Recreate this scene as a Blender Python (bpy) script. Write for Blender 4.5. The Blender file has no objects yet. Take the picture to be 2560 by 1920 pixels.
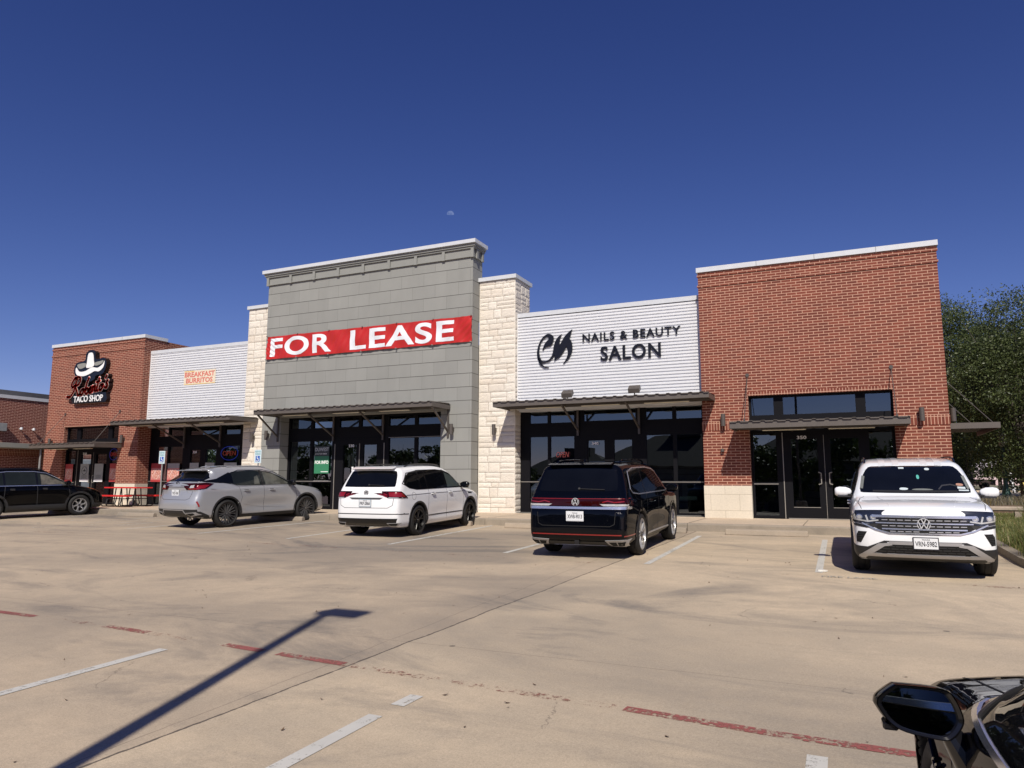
import bpy, bmesh, math, random
import numpy as np
from mathutils import Vector, Matrix
from mathutils.bvhtree import BVHTree
R = math.radians
C = bpy.context.scene.collection
SC = bpy.context.scene

# ------------------------------------------------------------------ camera, sky, sun, exposure
F_PX, YAW, PITCH, ROLL = 1809.3, R(-24.736), R(7.842), R(.144)
fw = Vector((math.sin(YAW)*math.cos(PITCH), math.cos(YAW)*math.cos(PITCH), math.sin(PITCH)))
rt = Vector((math.cos(YAW), -math.sin(YAW), 0)); up = rt.cross(fw)
r2 = rt*math.cos(ROLL)+up*math.sin(ROLL); u2 = up*math.cos(ROLL)-rt*math.sin(ROLL)
cd = bpy.data.cameras.new('camera'); cam = bpy.data.objects.new('camera', cd); C.objects.link(cam)
M = Matrix((r2, u2, -fw)).transposed().to_4x4(); M.translation = Vector((0, 0, 1.6))
cam.matrix_world = M
cd.sensor_width = 36; cd.sensor_fit = 'HORIZONTAL'; cd.lens = 36*F_PX/2560
cd.clip_start = .05; cd.clip_end = 8000
SC.camera = cam

SUN_TO = Vector((.352, -1, .975)).normalized()
EL = math.asin(SUN_TO.z)
W = bpy.data.worlds.new('World'); SC.world = W; W.use_nodes = True
nt = W.node_tree; nt.nodes.clear()
sky = nt.nodes.new('ShaderNodeTexSky'); sky.sky_type = 'NISHITA'; sky.sun_disc = False
sky.sun_elevation = EL; sky.sun_rotation = math.atan2(SUN_TO.x, SUN_TO.y)
sky.air_density = .8; sky.dust_density = .15; sky.ozone_density = 6.0; sky.altitude = 200
# deep, slightly polarised blue: one power and gain per channel on the sky's own radiance
sep = nt.nodes.new('ShaderNodeSeparateColor'); cmb = nt.nodes.new('ShaderNodeCombineColor'); nt.links.new(sky.outputs[0], sep.inputs[0])
for i_, (pw, gn) in enumerate(((1.42, .665), (1.28, .53), (1.04, .91))):
    p_ = nt.nodes.new('ShaderNodeMath'); p_.operation = 'POWER'; p_.inputs[1].default_value = pw; nt.links.new(sep.outputs[i_], p_.inputs[0])
    g_ = nt.nodes.new('ShaderNodeMath'); g_.operation = 'MULTIPLY'; g_.inputs[1].default_value = gn; nt.links.new(p_.outputs[0], g_.inputs[0]); nt.links.new(g_.outputs[0], cmb.inputs[i_])
bg = nt.nodes.new('ShaderNodeBackground'); bg.inputs[1].default_value = .085
wo = nt.nodes.new('ShaderNodeOutputWorld')
nt.links.new(cmb.outputs[0], bg.inputs[0]); nt.links.new(bg.outputs[0], wo.inputs[0])
sl = bpy.data.lights.new('sun', 'SUN'); sl.energy = 5.0; sl.angle = R(.53); sl.color = (1, .93, .82)
so = bpy.data.objects.new('sun', sl); C.objects.link(so)
so.rotation_euler = (-SUN_TO).to_track_quat('-Z', 'Y').to_euler(); so.location = (10, -30, 40)
SC.view_settings.view_transform = 'Standard'; SC.view_settings.look = 'None'
SC.view_settings.exposure = 0.0; SC.view_settings.gamma = 1
SC.view_settings.use_curve_mapping = False
SC.render.engine = 'CYCLES'; SC.cycles.max_bounces = 8; SC.cycles.transparent_max_bounces = 16
try: SC.cycles.use_denoising = True
except Exception: pass

LZ0, LZC = -.04, .0285           # parking lot plane: z = LZ0 + LZC*y
def lot(y): return LZ0+LZC*y
SW = .68                         # pavement level at the facade

# ------------------------------------------------------------------ tagging helpers
def tag(o, label=None, cat=None, group=None, kind=None):
    if label: o['label'] = label
    if cat: o['category'] = cat
    if group: o['group'] = group
    if kind: o['kind'] = kind
    return o
def empty(name, loc=(0, 0, 0), rz=0, parent=None):
    o = bpy.data.objects.new(name, None); C.objects.link(o); o.location = loc; o.rotation_euler = (0, 0, rz)
    o.empty_display_size = .1
    if parent: o.parent = parent
    return o
def copy_tree(o, parent=None):
    c = o.copy(); C.objects.link(c)
    for k in ('label', 'category', 'group'):
        if parent is not None and k in c and k != 'label': del c[k]
    if parent is not None: c.parent = parent
    for ch in [x for x in bpy.data.objects if x.parent == o]: copy_tree(ch, c)
    return c

# ------------------------------------------------------------------ materials
def _mat(name):
    m = bpy.data.materials.new(name); m.use_nodes = True
    n = m.node_tree; b = n.nodes['Principled BSDF']; return m, n, b
def N(n, t, **k):
    x = n.nodes.new(t)
    for a, v in k.items(): setattr(x, a, v)
    return x
def L(n, a, b): n.links.new(a, b)
def plain(name, col, rough=.6, metal=0, var=.12, scale=6, bump=0, bscale=40, coat=0, spec=None, emit=None):
    """flat paint-like surface with a little procedural unevenness"""
    m, n, b = _mat(name)
    tc = N(n, 'ShaderNodeTexCoord'); no = N(n, 'ShaderNodeTexNoise'); no.inputs['Scale'].default_value = scale
    no.inputs['Detail'].default_value = 6
    L(n, tc.outputs['Object'], no.inputs['Vector'])
    mr = N(n, 'ShaderNodeMapRange'); mr.inputs[1].default_value = .3; mr.inputs[2].default_value = .7
    mr.inputs[3].default_value = 1-var; mr.inputs[4].default_value = 1+var*.6
    L(n, no.outputs['Fac'], mr.inputs[0])
    mx = N(n, 'ShaderNodeMixRGB', blend_type='MULTIPLY'); mx.inputs[0].default_value = 1
    mx.inputs[1].default_value = (*col, 1); L(n, mr.outputs[0], mx.inputs[2]); L(n, mx.outputs[0], b.inputs['Base Color'])
    b.inputs['Roughness'].default_value = rough; b.inputs['Metallic'].default_value = metal
    if coat: b.inputs['Coat Weight'].default_value = coat; b.inputs['Coat Roughness'].default_value = .03
    if spec is not None: b.inputs['Specular IOR Level'].default_value = spec
    if emit: b.inputs['Emission Color'].default_value = (*emit[0], 1); b.inputs['Emission Strength'].default_value = emit[1]
    if bump:
        n2 = N(n, 'ShaderNodeTexNoise'); n2.inputs['Scale'].default_value = bscale; n2.inputs['Detail'].default_value = 5
        L(n, tc.outputs['Object'], n2.inputs['Vector'])
        bp = N(n, 'ShaderNodeBump'); bp.inputs['Strength'].default_value = bump; bp.inputs['Distance'].default_value = .01
        L(n, n2.outputs['Fac'], bp.inputs['Height']); L(n, bp.outputs[0], b.inputs['Normal'])
    return m
def ramp(n, src, stops):
    r = N(n, 'ShaderNodeValToRGB'); e = r.color_ramp.elements
    while len(e) < len(stops): e.new(.5)
    for i, (p, c) in enumerate(stops):
        e[i].position = p; e[i].color = (*c, 1) if len(c) == 3 else c
    L(n, src, r.inputs[0]); return r
def noise(n, vec, scale, detail=4, rough=.5, dist=0):
    x = N(n, 'ShaderNodeTexNoise'); x.inputs['Scale'].default_value = scale; x.inputs['Detail'].default_value = detail
    x.inputs['Roughness'].default_value = rough; x.inputs['Distortion'].default_value = dist
    if vec is not None: L(n, vec, x.inputs['Vector'])
    return x
def mapping(n, vec, sc=(1, 1, 1), loc=(0, 0, 0), rot=(0, 0, 0)):
    x = N(n, 'ShaderNodeMapping'); x.inputs['Scale'].default_value = sc; x.inputs['Location'].default_value = loc
    x.inputs['Rotation'].default_value = rot; L(n, vec, x.inputs['Vector']); return x.outputs[0]
def mix(n, fac, a, b, mode='MIX'):
    x = N(n, 'ShaderNodeMixRGB', blend_type=mode)
    for i, v in ((0, fac), (1, a), (2, b)):
        if hasattr(v, 'links'): L(n, v, x.inputs[i])
        elif i == 0: x.inputs[0].default_value = v
        else: x.inputs[i].default_value = (*v, 1)
    return x.outputs[0]
def math_(n, op, a, b=None, c=None):
    x = N(n, 'ShaderNodeMath', operation=op)
    for i, v in enumerate((a, b, c)):
        if v is None: continue
        if hasattr(v, 'links'): L(n, v, x.inputs[i])
        else: x.inputs[i].default_value = v
    return x.outputs[0]

def brick_mat(name, c1, c2, mortar, bw, bh, mort, soldier=False, bump=.4, off=.5, stain=.12):
    m, n, b = _mat(name)
    uv = N(n, 'ShaderNodeUVMap').outputs[0]
    v = mapping(n, uv, rot=(0, 0, R(90))) if soldier else uv
    bt = N(n, 'ShaderNodeTexBrick'); bt.offset = 0 if soldier else off
    bt.inputs['Scale'].default_value = 1; bt.inputs['Brick Width'].default_value = bw; bt.inputs['Row Height'].default_value = bh
    bt.inputs['Mortar Size'].default_value = mort; bt.inputs['Mortar Smooth'].default_value = .15; bt.inputs['Bias'].default_value = 0
    bt.inputs['Color1'].default_value = (*c1, 1); bt.inputs['Color2'].default_value = (*c2, 1); bt.inputs['Mortar'].default_value = (*mortar, 1)
    L(n, v, bt.inputs['Vector'])
    n1 = noise(n, uv, .9, 5); n2 = noise(n, uv, 26, 4); n4 = noise(n, mapping(n, uv, (3.2, .22, 1)), 1, 5, .6)
    f = math_(n, 'MULTIPLY', math_(n, 'MULTIPLY_ADD', n1.outputs['Fac'], stain*2, 1-stain), math_(n, 'MULTIPLY_ADD', n4.outputs['Fac'], stain*2, 1-stain))
    f2 = math_(n, 'MULTIPLY_ADD', n2.outputs['Fac'], .3, .85)
    col = mix(n, 1, bt.outputs['Color'], math_(n, 'MULTIPLY', f, f2), 'MULTIPLY')
    L(n, col, b.inputs['Base Color']); b.inputs['Roughness'].default_value = .85
    h = math_(n, 'ADD', math_(n, 'MULTIPLY', bt.outputs['Fac'], -1), math_(n, 'MULTIPLY', n2.outputs['Fac'], .25))
    bp = N(n, 'ShaderNodeBump'); bp.inputs['Strength'].default_value = bump; bp.inputs['Distance'].default_value = .008
    L(n, h, bp.inputs['Height']); L(n, bp.outputs[0], b.inputs['Normal'])
    return m
def glass_mat(name, tint=(.10, .12, .12), refl=.2, base=0):
    m = bpy.data.materials.new(name); m.use_nodes = True; n = m.node_tree; n.nodes.clear()
    o = N(n, 'ShaderNodeOutputMaterial'); tr = N(n, 'ShaderNodeBsdfTransparent'); tr.inputs[0].default_value = (*tint, 1)
    gl = N(n, 'ShaderNodeBsdfGlossy'); gl.inputs['Roughness'].default_value = .003; gl.inputs[0].default_value = (.80, .92, 1, 1)
    tc = N(n, 'ShaderNodeTexCoord'); no = noise(n, tc.outputs['Object'], .8, 1); bp = N(n, 'ShaderNodeBump')
    bp.inputs['Strength'].default_value = .18; bp.inputs['Distance'].default_value = .012
    L(n, no.outputs['Fac'], bp.inputs['Height']); L(n, bp.outputs[0], gl.inputs['Normal'])
    lw = N(n, 'ShaderNodeFresnel'); lw.inputs[0].default_value = 1.5
    fac = math_(n, 'ADD', lw.outputs[0], refl)
    mx = N(n, 'ShaderNodeMixShader'); L(n, fac, mx.inputs[0]); L(n, tr.outputs[0], mx.inputs[1]); L(n, gl.outputs[0], mx.inputs[2])
    L(n, mx.outputs[0], o.inputs[0]); return m

BRICK = brick_mat('red_brick', (.122, .0255, .0145), (.192, .044, .024), (.50, .29, .205), .254, .0762, .0088)
BRICK_S = brick_mat('red_brick_soldier', (.122, .0255, .0145), (.192, .044, .024), (.50, .29, .205), .254, .0762, .0088, soldier=True)
BRICK_D = brick_mat('dark_red_brick', (.12, .024, .017), (.155, .033, .023), (.46, .27, .21), .254, .0762, .0105)
def grey_panel_mat():
    m, n, b = _mat('grey_panel'); uv = N(n, 'ShaderNodeUVMap').outputs[0]; v = mapping(n, uv, loc=(.63, -.278, 0))
    bt = N(n, 'ShaderNodeTexBrick'); bt.offset = .5
    for k, x in (('Scale', 1), ('Brick Width', .905), ('Row Height', .4455), ('Mortar Size', .006), ('Mortar Smooth', .1), ('Bias', 0)): bt.inputs[k].default_value = x
    bt.inputs['Color1'].default_value = (.244, .246, .232, 1); bt.inputs['Color2'].default_value = (.268, .270, .254, 1); bt.inputs['Mortar'].default_value = (.185, .185, .174, 1); L(n, v, bt.inputs['Vector'])
    sx = N(n, 'ShaderNodeSeparateXYZ'); L(n, v, sx.inputs[0]); z = math_(n, 'PINGPONG', sx.outputs[1], .22275)
    ln = math_(n, 'LESS_THAN', z, .0085); n1 = noise(n, uv, .8, 5); n2 = noise(n, mapping(n, uv, (1, .25, 1)), 3, 5); n3 = noise(n, uv, 40, 4)
    f = math_(n, 'MULTIPLY', math_(n, 'MULTIPLY_ADD', n1.outputs['Fac'], .14, .93), math_(n, 'MULTIPLY', math_(n, 'MULTIPLY_ADD', n2.outputs['Fac'], .16, .92), math_(n, 'MULTIPLY_ADD', n3.outputs['Fac'], .10, .95)))
    c = mix(n, 1, bt.outputs['Color'], f, 'MULTIPLY'); c = mix(n, math_(n, 'MULTIPLY', ln, .9), c, (.045, .044, .04))
    L(n, c, b.inputs['Base Color']); b.inputs['Roughness'].default_value = .8; b.inputs['Specular IOR Level'].default_value = .3
    bp = N(n, 'ShaderNodeBump'); bp.inputs['Strength'].default_value = .5; bp.inputs['Distance'].default_value = .008
    L(n, math_(n, 'SUBTRACT', math_(n, 'MULTIPLY', n3.outputs['Fac'], .15), ln), bp.inputs['Height']); L(n, bp.outputs[0], b.inputs['Normal']); return m
GREYP = grey_panel_mat()
LIME = brick_mat('limestone_panel', (.60, .54, .44), (.63, .57, .47), (.30, .25, .18), .78, .44, .004, bump=.3, stain=.12)
CAPM = plain('white_coping_metal', (.56, .58, .61), .4, .0, .05)
CORR = plain('white_corrugated_metal', (.70, .71, .73), .34, .0, .03, spec=.6)
BRONZE = plain('dark_bronze_metal', (.082, .070, .062), .42, .0, .08)
BRONZE_L = plain('bronze_canopy_metal', (.105, .090, .079), .45, .0, .08)
FRAMEM = plain('black_window_frame', (.006, .006, .008), .55, 0, .05, spec=.12)
FRAMEL = plain('aluminium_edge', (.30, .28, .25), .4, .3, .05)
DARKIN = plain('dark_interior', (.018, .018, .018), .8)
GLASS = glass_mat('storefront_glass', (.12, .16, .17), .10)
GREYTRIM = plain('grey_trim', (.245, .248, .232), .75, 0, .05)
BLACK = plain('matt_black', (.012, .012, .013), .5, 0, .1)
BLACKG = plain('gloss_black', (.008, .008, .010), .12, 0, .05)
WHITEP = plain('white_print', (.80, .80, .80), .6, 0, .03)
TUBE = plain('lamp_diffuser', (.85, .80, .62), .4, 0, .03)

# ------------------------------------------------------------------ mesh builder (box-mapped UVs in metres)
class MB:
    def __init__(s): s.v = []; s.f = []; s.m = []; s.mats = []
    def mi(s, mat):
        if mat not in s.mats: s.mats.append(mat)
        return s.mats.index(mat)
    def quad(s, pts, mat):
        i = len(s.v); s.v += [tuple(p) for p in pts]; s.f.append(tuple(range(i, i+len(pts)))); s.m.append(s.mi(mat))
    def box(s, x0, x1, y0, y1, z0, z1, mat):
        i = len(s.v); k = s.mi(mat)
        s.v += [(x0, y0, z0), (x1, y0, z0), (x1, y1, z0), (x0, y1, z0), (x0, y0, z1), (x1, y0, z1), (x1, y1, z1), (x0, y1, z1)]
        for q in ((0, 3, 2, 1), (4, 5, 6, 7), (0, 1, 5, 4), (1, 2, 6, 5), (2, 3, 7, 6), (3, 0, 4, 7)):
            s.f.append(tuple(i+a for a in q)); s.m.append(k)
    def prism(s, pts, a, b, mat, axis='y'):
        """extrude polygon pts (u,v) between a and b along an axis; y: (x,z), x: (y,z), z: (x,y)"""
        i = len(s.v); k = s.mi(mat); n = len(pts)
        f = {'y': lambda u, v, t: (u, t, v), 'x': lambda u, v, t: (t, u, v), 'z': lambda u, v, t: (u, v, t)}[axis]
        s.v += [f(u, v, a) for u, v in pts]+[f(u, v, b) for u, v in pts]
        s.f.append(tuple(range(i, i+n))); s.f.append(tuple(range(i+2*n-1, i+n-1, -1))); s.m += [k, k]
        for j in range(n):
            q = (j+1) % n; s.f.append((i+j, i+n+j, i+n+q, i+q)); s.m.append(k)
    def bar(s, p, q, w, h, mat, n=4, w2=None):
        p = Vector(p); q = Vector(q); d = (q-p).normalized()
        a = d.cross(Vector((0, 0, 1)));
        if a.length < 1e-4: a = Vector((1, 0, 0))
        a.normalize(); b = a.cross(d); i = len(s.v); k = s.mi(mat)
        t2 = 1 if w2 is None else w2/w
        for c, sc in ((p, 1), (q, t2)):
            for j in range(n):
                an = 2*math.pi*(j+.5)/n; r_ = math.sqrt(2) if n == 4 else 1
                s.v.append(tuple(c+a*math.cos(an)*w/2*r_*sc+b*math.sin(an)*h/2*r_*sc))
        s.f.append(tuple(i+j for j in range(n))); s.f.append(tuple(i+2*n-1-j for j in range(n))); s.m += [k, k]
        for j in range(n):
            q_ = (j+1) % n; s.f.append((i+j, i+n+j, i+n+q_, i+q_)); s.m.append(k)
    def tube(s, pts, r_, mat, n=8):
        for a, b in zip(pts[:-1], pts[1:]): s.bar(a, b, 2*r_, 2*r_, mat, n)
    def lathe(s, prof, mat, c=(0, 0, 0), n=24, axis='z'):
        i = len(s.v); k = s.mi(mat)
        for (r_, z) in prof:
            for j in range(n):
                a = 2*math.pi*j/n; u, v = r_*math.cos(a), r_*math.sin(a)
                p = (u, v, z) if axis == 'z' else (u, z, v)
                s.v.append((c[0]+p[0], c[1]+p[1], c[2]+p[2]))
        for a in range(len(prof)-1):
            for j in range(n):
                q = (j+1) % n; s.f.append((i+a*n+j, i+a*n+q, i+(a+1)*n+q, i+(a+1)*n+j)); s.m.append(k)
    def build(s, name, parent=None, smooth=False, bevel=0, fixn=True, angle=35):
        me = bpy.data.meshes.new(name); me.from_pydata(s.v, [], s.f)
        for m in s.mats: me.materials.append(m)
        me.polygons.foreach_set('material_index', s.m)
        if fixn or bevel:
            bm = bmesh.new(); bm.from_mesh(me)
            if smooth: bmesh.ops.remove_doubles(bm, verts=bm.verts, dist=1e-5)
            bmesh.ops.recalc_face_normals(bm, faces=bm.faces)
            if bevel:
                es = [e for e in bm.edges if e.is_manifold and e.calc_face_angle(0) > R(30)]
                bmesh.ops.bevel(bm, geom=es, offset=bevel, segments=1, affect='EDGES', clamp_overlap=True)
            bm.to_mesh(me); bm.free()
        boxuv(me)
        if smooth: me.shade_smooth(); me.set_sharp_from_angle(angle=R(angle))
        o = bpy.data.objects.new(name, me); C.objects.link(o)
        if parent: o.parent = parent
        return o
def boxuv(me):
    uv = me.uv_layers.new(name='UVMap'); n = len(me.loops)
    if not n: return
    co = np.empty(len(me.vertices)*3); me.vertices.foreach_get('co', co); co = co.reshape(-1, 3)
    vi = np.empty(n, int); me.loops.foreach_get('vertex_index', vi)
    pn = np.empty(len(me.polygons)*3); me.polygons.foreach_get('normal', pn); pn = np.abs(pn.reshape(-1, 3))
    lt = np.empty(len(me.polygons), int); me.polygons.foreach_get('loop_total', lt)
    ax = np.repeat(pn.argmax(1), lt); c = co[vi]
    u = np.where(ax == 0, c[:, 1], c[:, 0]); v = np.where(ax == 2, c[:, 1], c[:, 2])
    uv.data.foreach_set('uv', np.stack([u, v], 1).ravel())
_font = None
def text(s, x0, x1, z0, z1, y, mat, name='lettering', parent=None, ex=.01, bold=0, shear=0, space=1, face='-y', wordspace=1, line=1, align='LEFT', res=3):
    """raised lettering fitted in a rectangle; face -y: plane x,z at y"""
    cu = bpy.data.curves.new(name, 'FONT'); cu.body = s; cu.size = 1; cu.extrude = .0; cu.offset = bold; cu.shear = shear
    cu.space_character = space; cu.space_word = wordspace; cu.space_line = line; cu.align_x = align; cu.resolution_u = res
    o = bpy.data.objects.new(name, cu); C.objects.link(o)
    dg = bpy.context.evaluated_depsgraph_get(); me = bpy.data.meshes.new_from_object(o.evaluated_get(dg))
    bpy.data.objects.remove(o); bpy.data.curves.remove(cu)
    bm = bmesh.new(); bm.from_mesh(me)
    xs = [v.co.x for v in bm.verts]; ys = [v.co.y for v in bm.verts]
    ax, bx, ay, by = min(xs), max(xs), min(ys), max(ys)
    g = bmesh.ops.extrude_face_region(bm, geom=bm.faces[:])
    top = [v for v in g['geom'] if isinstance(v, bmesh.types.BMVert)]
    for v in bm.verts: v.co.z = 0
    for v in top: v.co.z = 1
    for v in bm.verts:
        u = (v.co.x-ax)/(bx-ax); w = (v.co.y-ay)/(by-ay); t = v.co.z
        X = x0+u*(x1-x0); Z = z0+w*(z1-z0)
        if face == '-y': v.co = (X, y-t*ex, Z)
        elif face == '-x': v.co = (y-t*ex, -X, Z)      # X = screen-right when looking along +x
        elif face == '+x': v.co = (y+t*ex, X, Z)
    bmesh.ops.recalc_face_normals(bm, faces=bm.faces)
    bm.to_mesh(me); bm.free(); me.materials.clear(); me.materials.append(mat); boxuv(me); me.shade_flat()
    o = bpy.data.objects.new(name, me); C.objects.link(o)
    if parent: o.parent = parent
    return o
# ------------------------------------------------------------------ the retail building
YB, YP, YG, YM = 20.93, 21.11, 20.64, 21.30
bld = empty('retail_building', (-14, 26, SW))
tag(bld, 'long single storey strip of shops with brick, stone, grey and white metal fronts', 'building')
def bpart(mb, name, parent=bld, label=None, **k):
    o = mb.build(name, None, **k)
    o.parent = parent
    if parent == bld: o.matrix_parent_inverse = bld_inv
    if label: o['label'] = label
    return o
bpy.context.view_layer.update(); bld_inv = bld.matrix_world.inverted()

def storefront(x0, x1, y, z0, z1, cells, parent, name='storefront', zs_label=None):
    """cells: list of (xa, xb, za, zb) glass panes inside the frame; everything else is dark aluminium"""
    xs = sorted({x0, x1, *[c[0] for c in cells], *[c[1] for c in cells]})
    zs = sorted({z0, z1, *[c[2] for c in cells], *[c[3] for c in cells]})
    fr = MB(); gl = MB()
    # frame by rows merged along x
    for za, zb in zip(zs[:-1], zs[1:]):
        run = None
        for xa, xb in zip(xs[:-1], xs[1:]):
            mx, mz = (xa+xb)/2, (za+zb)/2
            g = any(c[0] < mx < c[1] and c[2] < mz < c[3] for c in cells)
            if not g:
                run = (run[0], xb) if run else (xa, xb)
            if g or xb == xs[-1]:
                if run: fr.box(run[0], run[1], y, y+.11, za, zb, FRAMEM)
                run = None
    f = bpart(fr, name, parent)
    for c in cells:
        g = MB(); g.quad([(c[0], y+.05, c[2]), (c[1], y+.05, c[2]), (c[1], y+.05, c[3]), (c[0], y+.05, c[3])], GLASS)
        g.build('window_pane', f)
    return f

def canopy(x0, x1, y0, y1, z0, z1, n_lamps, parent=bld, name='canopy', lamps=None):
    mb = MB()
    t = .035; dz = .0
    mb.box(x0, x1, y0, y0+.03, z0, z1, BRONZE_L)              # fascia
    mb.box(x0, x0+.03, y0+.03, y1, z0, z1-.02, BRONZE_L); mb.box(x1-.03, x1, y0+.03, y1, z0, z1-.02, BRONZE_L)
    for k in range(3):                                        # purlins
        yy = y0+.25+k*(y1-y0-.4)/2.5; mb.box(x0+.03, x1-.03, yy, yy+.06, z0+.02, z0+.09, BRONZE_L)
    # ribbed deck, ribs run front to back, deck rises to the wall
    pitch = .305; n = int((x1-x0)/pitch); prof = []
    for i in range(n+1):
        b = x0+i*pitch
        for dx, h in ((0, 0), (.17, 0), (.195, .032), (.27, .032), (.295, 0)):
            if b+dx <= x1: prof.append((b+dx, h))
    prof.append((x1, 0)); rise = .05
    for (xa, ha), (xb, hb) in zip(prof[:-1], prof[1:]):
        if xb-xa < 1e-4: continue
        A = (xa, y0-.04, z1-.02+ha); B = (xb, y0-.04, z1-.02+hb); D = (xa, y1, z1-.02+ha+rise); E = (xb, y1, z1-.02+hb+rise)
        mb.quad([A, B, E, D], BRONZE_L)
        dn = .012; mb.quad([(A[0], A[1], A[2]-dn), (B[0], B[1], B[2]-dn), (E[0], E[1], E[2]-dn), (D[0], D[1], D[2]-dn)], BRONZE_L)
        mb.quad([A, B, (B[0], B[1], B[2]-dn), (A[0], A[1], A[2]-dn)], BRONZE_L)
    o = bpart(mb, name, parent, fixn=False)
    for xa, xb in (lamps or []):
        lm = MB(); lm.box(xa, xb, y0+.35, y0+.5, z0-.035, z0+.06, BRONZE); lm.box(xa+.02, xb-.02, y0+.36, y0+.49, z0-.05, z0-.035, TUBE)
        lm.build('strip_light', o)
    return o

# ---- brick towers (two, same design)
def brick_tower(dx, lab):
    x0, x1, o0, o1 = -3.67+dx, 2.39+dx, -2.41+dx, 1.17+dx
    zt, zo, zs = 7.72, 4.04, 1.56
    mb = MB(); yb = YB+.32
    mb.box(x0, o0, YB, yb, zs, zo, BRICK); mb.box(o1, x1, YB, yb, zs, zo, BRICK); mb.box(x0, x1, YB, yb, zo, zt, BRICK)
    mb.box(x0, x0+.3, yb, yb+.9, zs, zt, BRICK); mb.box(x1-.3, x1, yb, 42, zs, zt, BRICK)
    if dx == 0: pass
    # slightly proud courses near the top, soldier band, header course above the window
    for z, h in ((7.57, .076), (7.265, .076)): mb.box(x0-.024, x1+.024, YB-.026, YB, z, z+h, BRICK)
    for a, b in ((x0-.012, o0), (o1, x1+.012)):
        mb.box(a, b, YB-.012, YB, 3.10, 3.345, BRICK_S)
    mb.box(o0-.02, o1+.02, YB-.006, YB, zo+.001, zo+.1, BRICK_S)
    o = bpart(mb, 'brick_tower', label=lab)
    for a, b in ((x0-.015, o0+.0), (o1, x1+.015)):
        st = MB(); st.box(a, b, YB-.02, yb, SW-.1, zs, LIME)
        if a < x0: st.box(x0-.015, x0+.28, yb, yb+.3, SW-.1, zs, LIME)
        else: st.box(x1-.28, x1+.015, yb, yb+.45, SW-.1, zs, LIME)
        st.build('limestone_base', o)
    cp = MB(); cp.box(x0-.04, x1+.04, YB-.05, YB+1.1, zt, zt+.14, CAPM)
    for i in (1, 2, 3):
        xx = x0+(x1-x0)*(.0+i*.25+.02); cp.box(xx, xx+.012, YB-.054, YB-.05, zt+.002, zt+.138, GREYTRIM)
    cp.build('coping', o)
    return o
bt_r = brick_tower(0, 'taller looking brick tower at the right end of the strip')
bt_l = brick_tower(-29.2, 'brick tower carrying the taco shop sign')
for dx in (0, -29.2):
    x0, x1 = -2.41+dx, 1.17+dx
    tz0, tz1 = 3.50, 3.98
    cells = [(-2.35+dx, -1.76+dx, tz0, tz1), (-1.52+dx, .29+dx, tz0, tz1), (.53+dx, 1.12+dx, tz0, tz1)]
    cells += [(-2.34+dx, -1.74+dx, 1.66, 3.0), (-2.34+dx, -1.74+dx, .76, 1.58),
              (-1.36+dx, -.70+dx, 1.0, 2.82), (-.38+dx, .30+dx, 1.0, 2.82),
              (.56+dx, 1.10+dx, 1.66, 3.0), (.56+dx, 1.10+dx, .76, 1.58)]
    sf = storefront(x0, x1, 21.10, SW, 4.04, cells, bld)
    sf['label'] = 'double door and side windows of number 350' if dx == 0 else 'double door and side windows of number 310'
    d = MB()
    d.box(-1.585+dx, -1.565+dx, 21.085, 21.099, SW, 3.0, FRAMEL); d.box(-.545+dx, -.535+dx, 21.092, 21.099, SW+.02, 2.92, FRAMEL)
    for c in (-1.36, -.38): d.box(c+dx, c+.67+dx, 21.09, 21.099, .985, .999, FRAMEL)
    d.box(-1.5+dx, .45+dx, 21.06, 21.099, SW, SW+.025, FRAMEL)
    d.box(-2.36+dx, -1.72+dx, 21.09, 21.099, 1.6, 1.62, FRAMEL)
    d.build('door_trim', sf)
    for s in (-1, 1):
        h = MB(); xx = -.54+s*.10+dx
        h.tube([(xx+s*.06, 21.1, 1.92), (xx+s*.06, 21.03, 1.92), (xx+s*.0, 21.03, 1.90), (xx, 21.03, 1.62), (xx+s*.06, 21.03, 1.60), (xx+s*.06, 21.1, 1.60)], .014, FRAMEL, 8)
        h.build('door_pull', sf)
    text('350' if dx == 0 else '310', -1.20+dx if dx == 0 else -1.25+dx, -.96+dx if dx == 0 else -1.01+dx, 2.815, 2.905, 21.098, WHITEP, 'door_number', sf, ex=.004, bold=.02)
    co = canopy(-2.76+dx, 1.44+dx, 19.68, YB-.02, 3.05, 3.235, 2, lamps=[(-2.0+dx, -.9+dx), (-.4+dx, .7+dx)] )
    for xx in (-2.40, 1.17):                                  # hanger rods
        rd = MB(); rd.tube([(xx+dx, YB, 4.62), (xx+dx, 19.85, 3.27)], .011, BRONZE, 6)
        rd.lathe([(0, -.03), (.05, -.03), (.05, 0), (0, 0)], BRONZE, (xx+dx, YB, 4.62), 10, 'y'); rd.box(xx+dx-.02, xx+dx+.02, 19.8, 19.9, 3.22, 3.30, BRONZE)
        rd.build('hanger_rod', co)

# side canopy on the right flank of the right tower
mb = MB(); mb.box(2.39, 3.62, 22.0, 22.03, 3.05, 3.2, BRONZE_L); mb.box(3.59, 3.62, 22.03, 25.6, 3.05, 3.2, BRONZE_L)
for k in range(13):
    yy = 22.05+k*.27; mb.box(2.39, 3.59, yy, yy+.13, 3.165, 3.18, BRONZE_L); mb.box(2.39, 3.59, yy+.13, yy+.27, 3.19, 3.205, BRONZE_L)
co = bpart(mb, 'canopy', label='canopy on the right side wall')
for yy in (22.3, 24.8):
    m2 = MB(); m2.tube([(2.39, yy, 4.5), (3.5, yy, 3.22)], .011, BRONZE, 6); m2.build('hanger_rod', co)

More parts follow.
